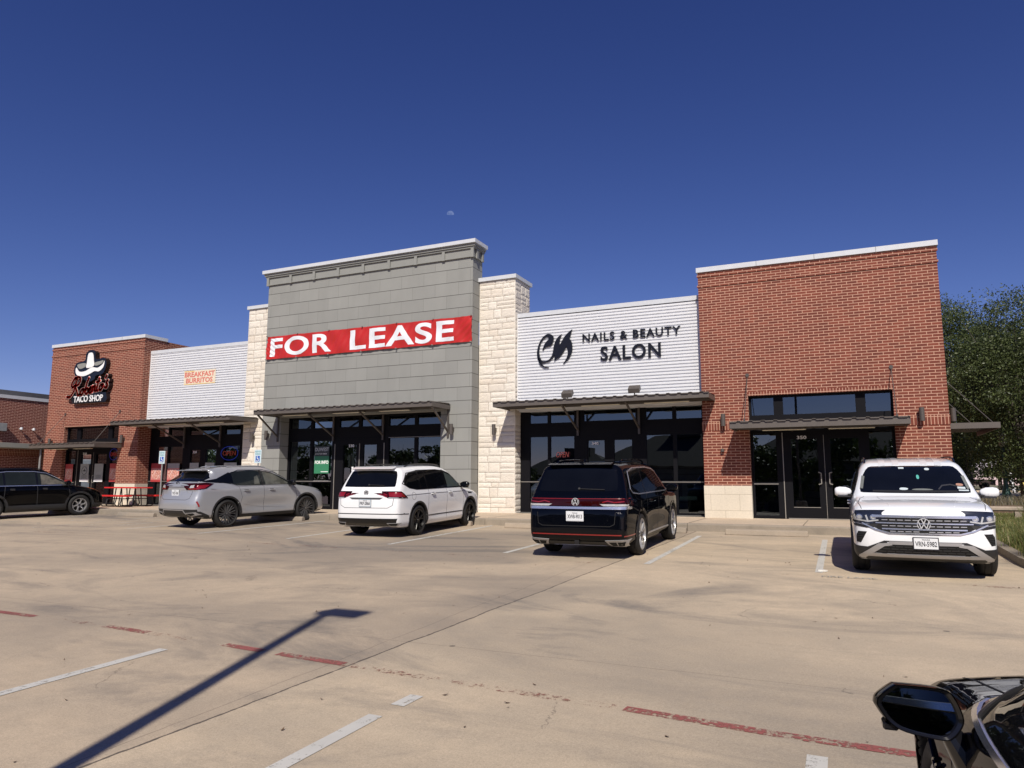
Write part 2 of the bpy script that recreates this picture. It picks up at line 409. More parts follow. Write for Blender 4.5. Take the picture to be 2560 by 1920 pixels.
# ---- corrugated panels
def corrugated(x0, x1, zt):
    mb = MB(); y = YM; z = 3.95; pitch = .0985; prof = []
    while z < zt-.16:
        for dz, d in ((0, 0), (.010, -.034), (.064, -.034), (.072, 0)): prof.append((z+dz, d))
        z += pitch
    prof.append((zt-.15, 0))
    i0 = len(mb.v); k = mb.mi(CORR)
    for (zz, d) in prof: mb.v += [(x0+.03, y+d, zz), (x1-.03, y+d, zz)]
    for j in range(len(prof)-1): mb.f.append((i0+2*j, i0+2*j+1, i0+2*j+3, i0+2*j+2)); mb.m.append(k)
    mb.box(x0, x0+.03, y-.04, y+.1, 3.95, zt-.15, CORR); mb.box(x1-.03, x1, y-.04, y+.1, 3.95, zt-.15, CORR)
    mb.box(x0+.03, x1-.03, y+.05, y+.3, 3.9, zt-.15, CORR)
    o = bpart(mb, 'corrugated_wall')
    c = MB(); c.box(x0, x1, y-.05, y+.5, zt-.14, zt, CAPM); c.box(x0, x1, y-.02, y+.3, zt-.15, zt-.14, BLACK); c.build('coping', o)
    return o
corrugated(-9.61, -3.67, 7.145)['label'] = 'white ribbed metal wall behind the salon lettering'
corrugated(-26.81, -21.2, 7.185)['label'] = 'white ribbed metal wall with the small printed banner'

# ---- stone pillars of rough limestone ashlar
STONE = None
def stone_mat():
    m, n, b = _mat('rough_limestone')
    g = N(n, 'ShaderNodeNewGeometry'); tc = N(n, 'ShaderNodeTexCoord')
    r_ = ramp(n, g.outputs['Random Per Island'], [(0, (.64, .58, .50)), (.3, (.69, .64, .56)), (.7, (.72, .67, .59)), (1, (.65, .58, .49))])
    n1 = noise(n, tc.outputs['Object'], 3, 6, .6); n2 = noise(n, tc.outputs['Object'], 30, 5, .6)
    f = math_(n, 'MULTIPLY_ADD', n2.outputs['Fac'], .40, .82)
    col = mix(n, 1, r_.outputs[0], f, 'MULTIPLY')
    st = ramp(n, n1.outputs['Fac'], [(.66, (0, 0, 0)), (.76, (1, 1, 1))])
    col = mix(n, math_(n, 'MULTIPLY', st.outputs[0], .35), col, (.50, .33, .17))
    L(n, col, b.inputs['Base Color']); b.inputs['Roughness'].default_value = .9
    bp = N(n, 'ShaderNodeBump'); bp.inputs['Strength'].default_value = .9; bp.inputs['Distance'].default_value = .02
    L(n, n2.outputs['Fac'], bp.inputs['Height']); L(n, bp.outputs[0], b.inputs['Normal'])
    return m
STONE = stone_mat(); MORTAR = plain('stone_mortar', (.50, .44, .35), .9, 0, .1)
def ashlar(x0, x1, z0, z1, rnd):
    out = []; z = z0
    while z < z1-.02:
        h = rnd.choice((.16, .21, .27, .32, .32)); h = min(h, z1-z)
        if z1-z-h < .1: h = z1-z
        x = x0
        while x < x1-.01:
            w = rnd.uniform(.25, .60)
            if x1-x-w < .2: w = x1-x
            w = min(w, x1-x)
            if h > .22 and rnd.random() < .35:
                s = h*rnd.uniform(.4, .6); out += [(x, x+w, z, z+s), (x, x+w, z+s, z+h)]
            else: out.append((x, x+w, z, z+h))
            x += w
        z += h
    return out
def stone_pillar(x0, x1, zt, seed, lab, side=True):
    rnd = random.Random(seed); mb = MB(); g = .006
    core = MB(); core.box(x0+.03, x1-.03, YP+.03, YP+1.2, SW-.1, zt-.13, MORTAR)
    def block(P, nrm, U, V, w, h):
        """rough block: grid front face displaced, at origin P with in-plane axes U,V"""
        nu, nv = max(2, int(w/.06)), max(2, int(h/.05)); i = len(mb.v); k = mb.mi(STONE)
        base = rnd.uniform(.004, .012)
        for a in range(nv+1):
            for b in range(nu+1):
                u = b/nu; v = a/nv; e = (b in (0, nu)) or (a in (0, nv))
                d = -.004 if e else base+rnd.uniform(-.004, .005)
                uu = g+u*(w-2*g); vv = g+v*(h-2*g)
                mb.v.append(tuple(P+U*uu+V*vv+nrm*d))
        for a in range(nv):
            for b in range(nu):
                q = i+a*(nu+1)+b; mb.f.append((q, q+1, q+nu+2, q+nu+1)); mb.m.append(k)
        # side skirt back to the mortar
        ring = [i+b for b in range(nu+1)]+[i+a*(nu+1)+nu for a in range(1, nv+1)]+[i+nv*(nu+1)+b for b in range(nu-1, -1, -1)]+[i+a*(nu+1) for a in range(nv-1, 0, -1)]
        j = len(mb.v)
        for r_ in ring: mb.v.append(tuple(Vector(mb.v[r_])-nrm*.03))
        n = len(ring)
        for a in range(n): mb.f.append((ring[a], j+a, j+(a+1) % n, ring[(a+1) % n])); mb.m.append(k)
    Z = Vector((0, 0, 1))
    for a, b, c, d in ashlar(x0, x1, SW-.05, zt-.13, rnd): block(Vector((a, YP, c)), Vector((0, -1, 0)), Vector((1, 0, 0)), Z, b-a, d-c)
    for a, b, c, d in ashlar(0, .46, SW-.05, zt-.13, rnd): block(Vector((x1, YP+a, c)), Vector((1, 0, 0)), Vector((0, 1, 0)), Z, b-a, d-c)
    for a, b, c, d in ashlar(0, .46, SW-.05, zt-.13, rnd): block(Vector((x0, YP+.46-a, c)), Vector((-1, 0, 0)), Vector((0, -1, 0)), Z, b-a, d-c)
    # the returned part above the metal wall
    for xx, nn in ((x1, Vector((1, 0, 0))),):
        for a, b, c, d in ashlar(.46, 1.2, 7.25, zt-.13, rnd): block(Vector((xx, YP+a, c)), nn, Vector((0, 1, 0)), Z, b-a, d-c)
    o = bpart(mb, 'stone_pillar', label=lab)
    core.build('mortar_core', o)
    c = MB(); c.box(x0-.05, x1+.05, YP-.07, YP+1.3, zt-.13, zt, CAPM); c.build('coping', o)
    return o
stone_pillar(-10.94, -9.61, 8.46, 3, 'rough cream stone pillar right of the grey tower')
stone_pillar(-21.2, -19.75, 8.53, 8, 'rough cream stone pillar left of the grey tower')

# ---- grey tower
gx0, gx1, go0, go1 = -19.79, -10.95, -18.90, -12.09
mb = MB(); gt = 9.45; zo = 4.0
mb.box(gx0, go0, YG, YG+.47, SW-.1, zo, GREYP); mb.box(go1, gx1, YG, YG+.47, SW-.1, zo, GREYP); mb.box(gx0, gx1, YG, YG+.47, zo, gt-.05, GREYP)
mb.box(gx0, gx0+.3, YG+.47, YG+.68, 7.0, gt-.05, GREYP); mb.box(gx1-.3, gx1, YG+.47, YG+.68, 7.0, gt-.05, GREYP)
gt_o = bpart(mb, 'grey_tower', label='tall grey panel tower with the red lease banner')
c = MB(); yb_ = YG+.70
c.box(gx0-.13, gx1+.13, YG-.13, yb_, 9.44, 9.53, GREYTRIM); c.box(gx0-.09, gx1+.09, YG-.09, yb_, 9.38, 9.44, GREYTRIM)
c.box(gx0-.035, gx1+.035, YG-.035, yb_, 9.13, 9.38, GREYTRIM); c.box(gx0-.06, gx1+.06, YG-.06, yb_, 9.09, 9.13, GREYTRIM)
for i in range(9):
    xx = gx0-.05+(gx1-gx0)*i/8; c.box(xx, xx+.11, YG-.085, YG-.06, 9.07, 9.38, GREYTRIM)
for yy in (YG+.1, YG+.5): c.box(gx1+.06, gx1+.10, yy, yy+.11, 9.06, 9.38, GREYTRIM)
c.build('cornice', gt_o)
c = MB(); c.box(gx0-.18, gx1+.18, YG-.20, YG+.74, 9.53, 9.655, CAPM); c.build('coping', gt_o)
# low limestone stub wall between grey tower and stone pillar
mb = MB(); mb.box(-11.5, -10.62, 20.3, YG-.005, SW-.1, 1.98, LIME); mb.box(-11.54, -10.58, 20.26, YG-.005, 1.98, 2.03, GREYTRIM)
cells = []
for a, b in ((-18.82, -17.86), (-17.74, -16.86)): cells += [(a, b, 3.60, 4.0-.06), (a, b, 1.72, 3.12), (a, b, .78, 1.62)]
cells += [(-16.55, -15.72, 3.60, 3.94), (-15.60, -14.75, 3.60, 3.94), (-16.36, -15.78, 1.0, 2.95), (-15.50, -14.92, 1.0, 2.95)]
for a, b in ((-14.42, -13.38), (-13.26, -12.16)): cells += [(a, b, 3.60, 3.94), (a, b, 1.72, 3.16), (a, b, .78, 1.62)]
sf330 = storefront(go0, go1, 21.08, SW, 4.0, cells, bld); sf330['label'] = 'double door and windows of number 330'
d = MB()
for xx in (-16.72, -15.64, -14.6): d.box(xx-.012, xx+.012, 21.06, 21.079, SW, 3.0, FRAMEL)
d.box(-18.85, -16.85, 21.066, 21.079, 1.66, 1.68, FRAMEL); d.box(-14.43, -12.14, 21.066, 21.079, 3.17, 3.185, FRAMEL)
d.box(-18.85, -14.8, 21.066, 21.079, 3.17, 3.185, FRAMEM); d.build('door_trim', sf330)
text('330', -16.12, -15.88, 2.87, 2.97, 21.077, WHITEP, 'door_number', sf330, ex=.004, bold=.02)
co = canopy(-19.08, -11.73, 19.45, YG-.01, 4.005, 4.165, 3, lamps=[(-18.1, -16.9), (-15.9, -14.6), (-14.0, -12.8)])
def brace(x, ya, za, yb, zb, post, par):
    m = MB(); m.bar((x, ya, za), (x, yb, zb), .05, .05, BRONZE, 4); m.bar((x, yb+.0, zb-.18), (x, yb, zb+post), .06, .05, BRONZE, 4); m.build('brace', par)
for x, yb in ((-19.0, YG-.03), (-16.8, 21.04), (-14.65, 21.04), (-11.80, YG-.03)):
    brace(x, 19.55, 4.02, yb, 3.28, .75, co)

# ---- 340 and 320 storefronts under the metal walls
def shop(dx, x0, x1, num, lab, y=21.53):
    xl = -9.58+dx
    cells = []
    for a, b in ((-9.28, -8.66), (-8.57, -7.76)): cells += [(a+dx, b+dx, 3.53, 3.92), (a+dx, b+dx, 1.70, 3.09), (a+dx, b+dx, .76, 1.62)]
    cells += [(-7.44+dx, -5.78+dx, 3.55, 3.92), (-7.33+dx, -6.77+dx, 1.0, 2.94), (-6.47+dx, -5.90+dx, 1.0, 2.94)]
    for a, b in ((-5.46, -4.66), (-4.55, -3.80)): cells += [(a+dx, b+dx, 3.53, 3.92), (a+dx, b+dx, 1.70, 3.06), (a+dx, b+dx, .76, 1.62)]
    cells = [c for c in cells if c[0] > x0 and c[1] < x1]
    sf = storefront(x0, x1, y, SW, 4.0, cells, bld); sf['label'] = lab
    d = MB(); d.box(x0+.02, -7.7+dx, y-.012, y-.001, 1.65, 1.67, FRAMEL); d.box(-5.5+dx, x1-.02, y-.012, y-.001, 1.65, 1.67, FRAMEL)
    d.box(-7.4+dx, -5.8+dx, y-.05, y-.001, SW, SW+.03, FRAMEL); d.box(x0, x1, y-.02, y-.001, SW, SW+.02, FRAMEL); d.build('door_trim', sf)
    text(num, -7.18+dx, -6.96+dx, 2.80, 2.89, y-.002, WHITEP, 'door_number', sf, ex=.004, bold=.02)
    return sf
sf340 = shop(0, -9.61, -3.67, '340', 'double door and tall windows of number 340')
sf320 = shop(-17.1, -26.81, -21.2, '320', 'double door and windows of number 320')
co = canopy(-9.82, -3.30, 19.9, YM-.03, 3.935, 4.09, 3, lamps=[(-8.9, -7.6), (-7.1, -5.9), (-5.2, -3.9)])
for x in (-7.62, -5.66): brace(x, 20.0, 3.95, 21.48, 3.28, .7, co)
co = canopy(-26.90, -20.45, 19.68, YM-.03, 3.90, 4.05, 3, lamps=[(-26.2, -25.0), (-24.3, -23.1), (-22.4, -21.2)])
for x in (-24.75, -22.75): brace(x, 19.8, 3.92, 21.45, 3.2, .7, co)

# ---- shell of the building behind the fronts: side walls, roof, dark shop rooms
mb = MB()
mb.box(-32.87, 2.09, 21.9, 42, 6.2, 6.35, GREYTRIM); mb.box(-32.87, 2.09, 41.8, 42, 0, 6.2, BRICK); mb.box(-32.87, -32.6, 22.15, 41.8, 0, 6.2, BRICK)
bpart(mb, 'rear_shell')
mb = MB()
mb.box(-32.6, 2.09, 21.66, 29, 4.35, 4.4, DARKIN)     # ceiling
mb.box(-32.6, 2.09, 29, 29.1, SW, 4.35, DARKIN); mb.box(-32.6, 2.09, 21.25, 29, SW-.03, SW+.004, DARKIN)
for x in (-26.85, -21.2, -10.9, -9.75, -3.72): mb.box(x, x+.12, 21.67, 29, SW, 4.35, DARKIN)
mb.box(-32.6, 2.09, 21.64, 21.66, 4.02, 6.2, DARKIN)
bpart(mb, 'shop_interior')

# ------------------------------------------------------------------ signs and fittings on the front
def wall_lamp(x, y, z, lab, side='-y'):
    t = empty('wall_lamp', (x, y, z)); tag(t, lab, 'wall lamp', 'cylinder wall lamps on the shop fronts')
    m = MB(); m.lathe([(0, -.17), (.062, -.17), (.062, .17), (0, .17)], BRONZE, (0, -.14, 0), 20)
    m.build('lamp_housing', t, smooth=True)
    m = MB(); m.box(-.04, .04, -.08, 0, -.05, .06, BRONZE); m.build('bracket', t)
    return t
wall_lamp(-3.08, YB, 3.38, 'wall lamp on red brick between the salon and number 350')
wall_lamp(1.78, YB, 3.36, 'wall lamp on the rightmost brick pier, above the white car')
wall_lamp(-10.30, YP-.02, 3.33, 'wall lamp on the stone pillar left of the salon')
wall_lamp(-11.62, YG, 3.35, 'wall lamp on grey panels beside the right end of the canopy of number 330')
wall_lamp(-19.45, YG, 3.35, 'wall lamp on grey panels left of the window with the green poster')
wall_lamp(-20.6, YP-.02, 3.33, 'wall lamp on the stone pillar above a blue parking sign')
wall_lamp(-32.35, YB, 3.38, 'wall lamp on red brick left of the taco shop door')
wall_lamp(-27.65, YB, 3.42, 'wall lamp on red brick right of the taco shop door')
t = empty('wall_lamp', (2.40, 21.5, 3.38), R(90)); tag(t, 'wall lamp on the side wall past the right brick corner', 'wall lamp', 'cylinder wall lamps on the shop fronts')
m = MB(); m.lathe([(0, -.17), (.062, -.17), (.062, .17), (0, .17)], BRONZE, (0, -.14, 0), 20); m.build('lamp_housing', t, smooth=True)

def floodlight(x, z, lab):
    t = empty('floodlight', (x, 20.75, z)); tag(t, lab, 'floodlight', 'sign floodlights on the salon canopy')
    m = MB(); m.prism([(-.08, .02), (.10, .16), (.04, .28), (-.13, .16)], -.17, .17, BRONZE, 'x'); m.build('lamp_housing', t, bevel=.01)
    m = MB(); m.bar((0, 0, -.1), (0, 0, .1), .03, .03, BRONZE); m.box(-.12, .12, -.03, .03, -.06, -.03, BRONZE); m.build('bracket', t)
floodlight(-7.68, 4.18, 'sign floodlight below the flame emblem of the salon'); floodlight(-5.58, 4.22, 'sign floodlight below the word SALON')
m = MB(); m.lathe([(0, -.02), (.05, -.02), (.05, .05), (0, .07)], BRONZE, (-3.14, YB-.06, 2.52), 14); m.box(-3.18, -3.10, YB-.05, YB, 2.5, 2.58, BRONZE)
tag(m.build('security_camera', smooth=True), 'small dark security camera on brick left of number 350', 'camera')

# lease banner: cloth with creases
REDB = plain('red_vinyl', (.46, .022, .018), .38, 0, .06, 1.5); WHV = plain('white_vinyl', (.74, .76, .80), .4, 0, .02)
t = empty('lease_banner', (-15.3, YG-.05, 6.2)); tag(t, 'wide red banner with white letters FOR LEASE on the grey tower', 'banner')
rn = random.Random(4)
def clothz(x, z):
    return .016*math.sin(x*7+z*5)+.008*math.sin(x*23-z*11)+.014*math.exp(-((x+4.4)/.5)**2)*math.sin((x+z*1.4)*26)+.014*math.exp(-((x-4.3)/.6)**2)*math.sin((x-z*1.2)*22)+.010*math.sin(x*3.1-z*9)
m = MB(); k = m.mi(REDB); nx, nz = 220, 24
for j in range(nz+1):
    for i in range(nx+1):
        x = -4.40+8.76*i/nx; z = .01+.87*j/nz; sag = .008*abs(math.sin(i/nx*math.pi*6))*(-1 if j > nz/2 else .7)*abs((j/nz)-.5)*2
        m.v.append((x, -.01-clothz(x, z), z+sag))
for j in range(nz):
    for i in range(nx): q = j*(nx+1)+i; m.f.append((q, q+1, q+nx+2, q+nx+1)); m.m.append(k)
m.build('banner_cloth', t, smooth=True, angle=80)
m = MB()
for k_ in range(7):
    for z_ in (.0, .89): xx = -4.38+8.72*k_/6; m.lathe([(0, -.07), (.022, -.07), (.022, -.0), (0, 0)], FRAMEL, (xx, 0, z_), 8, 'y')
m.build('grommet', t)
def banner_word(s, x0, x1, z0, z1):
    o = text(s, x0+15.3, x1+15.3, z0-6.2, z1-6.2, -.050, WHV, 'lettering', t, ex=.004, bold=.024, space=1.08, res=10)
    bm = bmesh.new(); bm.from_mesh(o.data)                      # printed on the cloth: keep the front skin, follow the folds
    bmesh.ops.delete(bm, geom=[f for f in bm.faces if f.normal.y > -.5], context='FACES')
    for ax, lo, hi in ((0, x0+15.3, x1+15.3), (2, z0-6.2, z1-6.2)):
        k = lo
        while k < hi:
            bmesh.ops.bisect_plane(bm, geom=bm.verts[:]+bm.edges[:]+bm.faces[:], plane_co=(k if ax == 0 else 0, 0, k if ax == 2 else 0), plane_no=(1, 0, 0) if ax == 0 else (0, 0, 1)); k += .04
    for v in bm.verts: v.co.y = -.016-clothz(v.co.x, v.co.z)
    bm.to_mesh(o.data); bm.free()
banner_word('FOR', -19.52, -16.66, 6.30, 7.0); banner_word('LEASE', -15.84, -11.60, 6.285, 7.0)

# salon sign: flame emblem and two lines of raised black letters
SIGNB = plain('black_sign_letter', (.006, .006, .008), .3, 0, .02)
t = empty('salon_sign', (-6.6, YM-.04, 5.3)); tag(t, 'raised black salon sign with flame emblem on white metal wall', 'sign')
def spl(pts, n=10):
    out = []; m_ = len(pts)
    for i in range(m_):
        p0, p1, p2, p3 = [np.array(pts[(i+k) % m_], float) for k in (-1, 0, 1, 2)]
        if pts[i] == pts[(i+1) % m_]: continue
        for s in range(n):
            u = s/n; out.append(tuple(.5*((2*p1)+(-p0+p2)*u+(2*p0-5*p1+4*p2-p3)*u*u+(-p0+3*p1-3*p2+p3)*u**3)))
    return out
def px2(pts):   # picture of the emblem measured on the wall plane (500x460 box)
    return [(-8.89+(x-225)/440*1.21+6.6, 6.33-(y-262)/450*1.08+.12*(x-225)/440*1.0-5.3) for x, y in pts]
def solid(pts, ya, yb, mat, mb):
    """tessellate a concave outline and extrude it"""
    bm = bmesh.new(); vs = [bm.verts.new((p[0], ya, p[1])) for p in pts]
    f = bm.faces.new(vs); r_ = bmesh.ops.triangulate(bm, faces=[f]); i = len(mb.v); k = mb.mi(mat)
    bm.verts.index_update(); n = len(pts)
    for p in pts: mb.v.append((p[0], ya, p[1]))
    for p in pts: mb.v.append((p[0], yb, p[1]))
    for f in bm.faces:
        a = [v.index for v in f.verts]; mb.f.append(tuple(i+q for q in a)); mb.m.append(k); mb.f.append(tuple(i+n+q for q in reversed(a))); mb.m.append(k)
    for j in range(n): q = (j+1) % n; mb.f.append((i+j, i+q, i+n+q, i+n+j)); mb.m.append(k)
    bm.free()
def brush(pts, m, mat, ya, yb, n=7):
    """one pen stroke with changing width: pts (x, y, width) in picture units"""
    P = [pts[0]]+list(pts)+[pts[-1]]; out = []
    for i in range(1, len(P)-2):
        p0, p1, p2, p3 = [np.array(P[i+k], float) for k in (-1, 0, 1, 2)]
        for s in range(n): u = s/n; out.append(.5*((2*p1)+(-p0+p2)*u+(2*p0-5*p1+4*p2-p3)*u*u+(-p0+3*p1-3*p2+p3)*u**3))
    out.append(np.array(pts[-1], float)); a = []; b = []
    for i, p in enumerate(out):
        d = (out[min(i+1, len(out)-1)]-out[max(i-1, 0)])[:2]; d = d/max(1e-6, np.linalg.norm(d)); nn = np.array([-d[1], d[0]])*max(p[2], 2)/2; a.append(p[:2]+nn); b.append(p[:2]-nn)
    A = px2(a); B = px2(b)
    for i in range(len(A)-1): m.prism([A[i], A[i+1], B[i+1], B[i]], ya, yb, mat)
m = MB()
brush([(292, 470, 4), (318, 430, 26), (345, 405, 62), (378, 385, 86), (400, 350, 66), (400, 310, 56), (370, 280, 40), (330, 285, 26), (285, 325, 20), (255, 390, 20), (240, 460, 24), (240, 530, 28), (258, 590, 30), (290, 625, 24), (340, 632, 18), (385, 615, 20), (420, 575, 26), (440, 520, 30), (452, 450, 32), (468, 390, 30), (495, 340, 22), (535, 300, 4)], m, SIGNB, -.05, 0)
brush([(246, 560, 6), (258, 620, 22), (285, 670, 20), (325, 702, 12), (370, 714, 3)], m, SIGNB, -.05, 0)
brush([(440, 636, 4), (458, 600, 26), (470, 540, 50), (482, 470, 58), (490, 410, 34), (505, 350, 22), (533, 302, 3)], m, SIGNB, -.052, 0)
brush([(446, 630, 6), (475, 590, 56), (510, 535, 80), (545, 470, 86), (575, 410, 84), (605, 350, 70), (632, 305, 40), (662, 262, 3)], m, SIGNB, -.048, 0)
brush([(600, 380, 60), (618, 440, 76), (632, 500, 62), (634, 560, 48), (615, 620, 34), (585, 665, 18), (550, 700, 3)], m, SIGNB, -.046, 0)
m.build('flame_emblem', t, fixn=False)
text('NAILS & BEAUTY', -7.34+6.6, -4.28+6.6, 6.01-5.3, 6.27-5.3, -.0, SIGNB, 'lettering', t, ex=.05, bold=.012, space=1.15, wordspace=1.1)
text('SALON', -6.76+6.6, -4.88+6.6, 5.37-5.3, 5.82-5.3, -.0, SIGNB, 'lettering', t, ex=.05, bold=.018, space=1.1)

# taco shop sign: black cabinet, plain white hat shape, red script, white capitals
t = empty('taco_sign', (-29.9, YB, 5.1)); tag(t, 'black edged taco shop sign with white hat and red script on brick tower', 'sign')
REDL = plain('red_sign_face', (.72, .035, .02), .3, 0, .05); CREAM = plain('sign_outline', (.75, .62, .55), .4)
m = MB()
hat = spl([(-.1, 2.28), (.22, 2.2), (.33, 1.85), (.85, 1.88), (1.02, 1.6), (.85, 1.2), (.40, 1.12), (.33, .98), (0, .88), (-.38, 1.0), (-.45, 1.1), (-.9, 1.12), (-1.08, 1.42), (-.95, 1.75), (-.42, 1.84), (-.35, 2.15)], 6)
solid(hat, -.20, 0, BLACKG, m); m.build('black_backing', t)
m = MB()
crown = spl([(-.1, 2.16), (.1, 2.12), (.2, 1.8), (.22, 1.55), (-.24, 1.50), (-.24, 1.75), (-.2, 2.08)], 6)
brim = spl([(-.92, 1.55), (-.70, 1.36), (-.3, 1.36), (.1, 1.50), (.5, 1.46), (.80, 1.60), (.90, 1.74), (.86, 1.48), (.6, 1.30), (.3, 1.32), (0, 1.22), (-.4, 1.14), (-.8, 1.2), (-.95, 1.36)], 6)
rim2 = spl([(-.88, 1.66), (-.6, 1.72), (-.32, 1.70), (-.34, 1.55), (-.7, 1.48)], 5); rim3 = spl([(.30, 1.70), (.6, 1.74), (.82, 1.76), (.76, 1.64), (.45, 1.56), (.3, 1.58)], 5)
solid(crown, -.215, -.205, WHITEP, m); solid(brim, -.215, -.205, WHITEP, m); solid(rim2, -.212, -.205, GREYTRIM, m); solid(rim3, -.212, -.205, GREYTRIM, m)
m.build('hat_shape', t)
# script word drawn as strokes (x right, z up in metres), black block, cream edge, red face
STROKES = [[(-1.42, .22), (-1.2, .2), (-.98, .45), (-.85, .85), (-.8, 1.0), (-1.0, .98), (-1.15, .75), (-1.08, .62), (-.95, .7)],
           [(-1.0, 1.02), (-.7, 1.08), (-.58, .95), (-.68, .74), (-.88, .66), (-.78, .45), (-.68, .26), (-.56, .3)],
           [(-.36, .52), (-.5, .46), (-.52, .3), (-.42, .26), (-.32, .42), (-.36, .52), (-.24, .48)],
           [(-.02, 1.0), (-.14, .75), (-.22, .4), (-.12, .28), (-.0, .42), (-.08, .54), (-.18, .46)],
           [(.06, .42), (.17, .5), (.14, .58), (.05, .5), (.05, .36), (.15, .32), (.24, .42)],
           [(.26, .62), (.27, .36)], [(.27, .55), (.38, .62), (.42, .6), (.40, .42), (.48, .38)],
           [(.66, .96), (.56, .6), (.54, .42), (.62, .40)], [(.48, .78), (.72, .82)],
           [(.84, .66), (.72, .6), (.70, .46), (.8, .42), (.9, .54), (.84, .66), (.96, .64)],
           [(1.12, 1.04), (1.06, .92)], [(1.22, .82), (1.12, .74), (1.2, .62), (1.14, .5), (1.02, .54)]]
def sm(pts, n=6):
    out = []; P = [pts[0]]+pts+[pts[-1]]
    for i in range(1, len(P)-2):
        p0, p1, p2, p3 = [np.array(P[i+k], float) for k in (-1, 0, 1, 2)]
        for s in range(n): u = s/n; out.append(tuple(.5*((2*p1)+(-p0+p2)*u+(2*p0-5*p1+4*p2-p3)*u*u+(-p0+3*p1-3*p2+p3)*u**3)))
    return out+[pts[-1]]
for nm, w, y0, y1, mt in (('black_backing', .19, -.19, 0, BLACKG), ('script_outline', .145, -.205, -.19, CREAM), ('script_lettering', .095, -.215, -.205, REDL)):
    m = MB()
    for s in STROKES:
        pts = sm(s)
        for i, (a, b) in enumerate(zip(pts[:-1], pts[1:])):
            m.lathe([(0, y0), (w/2, y0), (w/2, y1)], mt, (a[0], 0, a[1]+.05), 8, 'y')
            d = np.array(b)-np.array(a); ln = np.linalg.norm(d)
            if ln < 1e-6: continue
            nrm = np.array([-d[1], d[0]])/ln*w/2
            m.prism([(a[0]+nrm[0], a[1]+nrm[1]+.05), (b[0]+nrm[0], b[1]+nrm[1]+.05), (b[0]-nrm[0], b[1]-nrm[1]+.05), (a[0]-nrm[0], a[1]-nrm[1]+.05)], y0, y1, mt)
        m.lathe([(0, y0), (w/2, y0), (w/2, y1)], mt, (pts[-1][0], 0, pts[-1][1]+.05), 8, 'y')
    m.build(nm, t, fixn=False)
m = MB(); m.prism([(-1.0, -.06), (1.12, -.06), (1.2, .08), (1.1, .36), (-1.1, .34), (-1.12, .05)], -.18, 0, BLACKG); m.build('black_backing', t)
text('TACO SHOP', -.95, .95, -.01, .27, -.185, WHITEP, 'lettering', t, ex=.02, bold=.012)

# small banner
t = empty('breakfast_banner', (-23.87, YM-.03, 5.6)); tag(t, 'small white printed banner reading BREAKFAST BURRITOS on ribbed metal', 'banner')
m = MB(); m.box(-.88, .88, -.012, 0, 0, .58, plain('cream_banner', (.72, .64, .50), .6)); m.build('banner_cloth', t)
PINK = plain('faded_red_print', (.62, .17, .13), .6, 0, .25, 9)
text('BREAKFAST', -.84, .84, .31, .52, -.013, PINK, 'lettering', t, ex=.003, bold=.03); text('BURRITOS', -.74, .74, .06, .27, -.013, PINK, 'lettering', t, ex=.003, bold=.03)
m = MB(); YEL = plain('yellow_print', (.75, .48, .10), .6); m.box(-.86, -.3, -.014, -.012, .54, .57, YEL); m.box(-.86, .86, -.014, -.012, .005, .025, YEL); m.build('yellow_stripe', t)

# neon OPEN signs behind the glass
def neon(x0, x1, z0, z1, y, lab, col, ring=None, st=1.2):
    t = empty('open_sign', ((x0+x1)/2, y, z0)); tag(t, lab, 'neon sign'); cx = (x0+x1)/2
    e = plain('neon_'+str(round(x0, 1)), tuple(c*.3 for c in col), .4, emit=(col, st))
    text('OPEN', x0-cx, x1-cx, 0, z1-z0, 0, e, 'neon_lettering', t, ex=.012, bold=-.012 if not ring else .0, shear=.25 if not ring else 0)
    if ring:
        m = MB(); n = 36; w = (x1-x0)*.66; h = (z1-z0)*1.5; zc = (z1-z0)/2
        m.tube([(w*math.cos(2*math.pi*i/n), 0, zc+h*math.sin(2*math.pi*i/n)) for i in range(n+1)], .01, plain('neon_ring', tuple(c*.3 for c in ring), .4, emit=(ring, .25)), 6)
        m.build('neon_ring', t)
neon(-8.36, -7.93, 2.43, 2.60, 21.52, 'thin pink neon OPEN script in the salon window', (.75, .16, .14), None, .22)
neon(-22.58, -21.90, 2.68, 2.86, 21.49, 'orange neon OPEN in blue ring in the window of number 320', (.9, .12, .04), (.02, .05, .6), .04)
neon(-28.62, -28.24, 2.72, 2.88, 21.07, 'dim neon OPEN beside the taco shop door', (.5, .04, .03), (.02, .03, .35), .12)

# posters on the glass
GRN = plain('green_poster', (.035, .20, .10), .5, 0, .04)
t = empty('lease_poster', (-17.3, 21.075, 1.95)); tag(t, 'green window poster FOR INFO under silver agency lettering', 'poster')
m = MB(); m.box(-.33, .33, -.004, 0, 0, .62, GRN); m.build('green_sheet', t)
m = MB(); m.box(-.33, .33, -.003, 0, .62, .98, plain('smoked_poster', (.03, .04, .04), .4)); m.build('dark_sheet', t)
text('DUWEST', -.31, .31, .80, .93, -.005, plain('silver_print', (.55, .57, .58), .4), 'lettering', t, ex=.003, bold=.01)
text('214-720-0000', -.29, .22, .68, .735, -.005, WHITEP, 'lettering', t, ex=.002); text('FOR INFO', -.30, .31, .34, .46, -.006, WHITEP, 'lettering', t, ex=.003, bold=.03)
m = MB(); m.box(-.02, .30, -.007, -.004, .05, .075, WHITEP); m.build('white_line', t)
m = MB(); m.box(-.34, .34, -.004, 0, -.28, -.265, WHITEP); m.build('tape_strip', t)

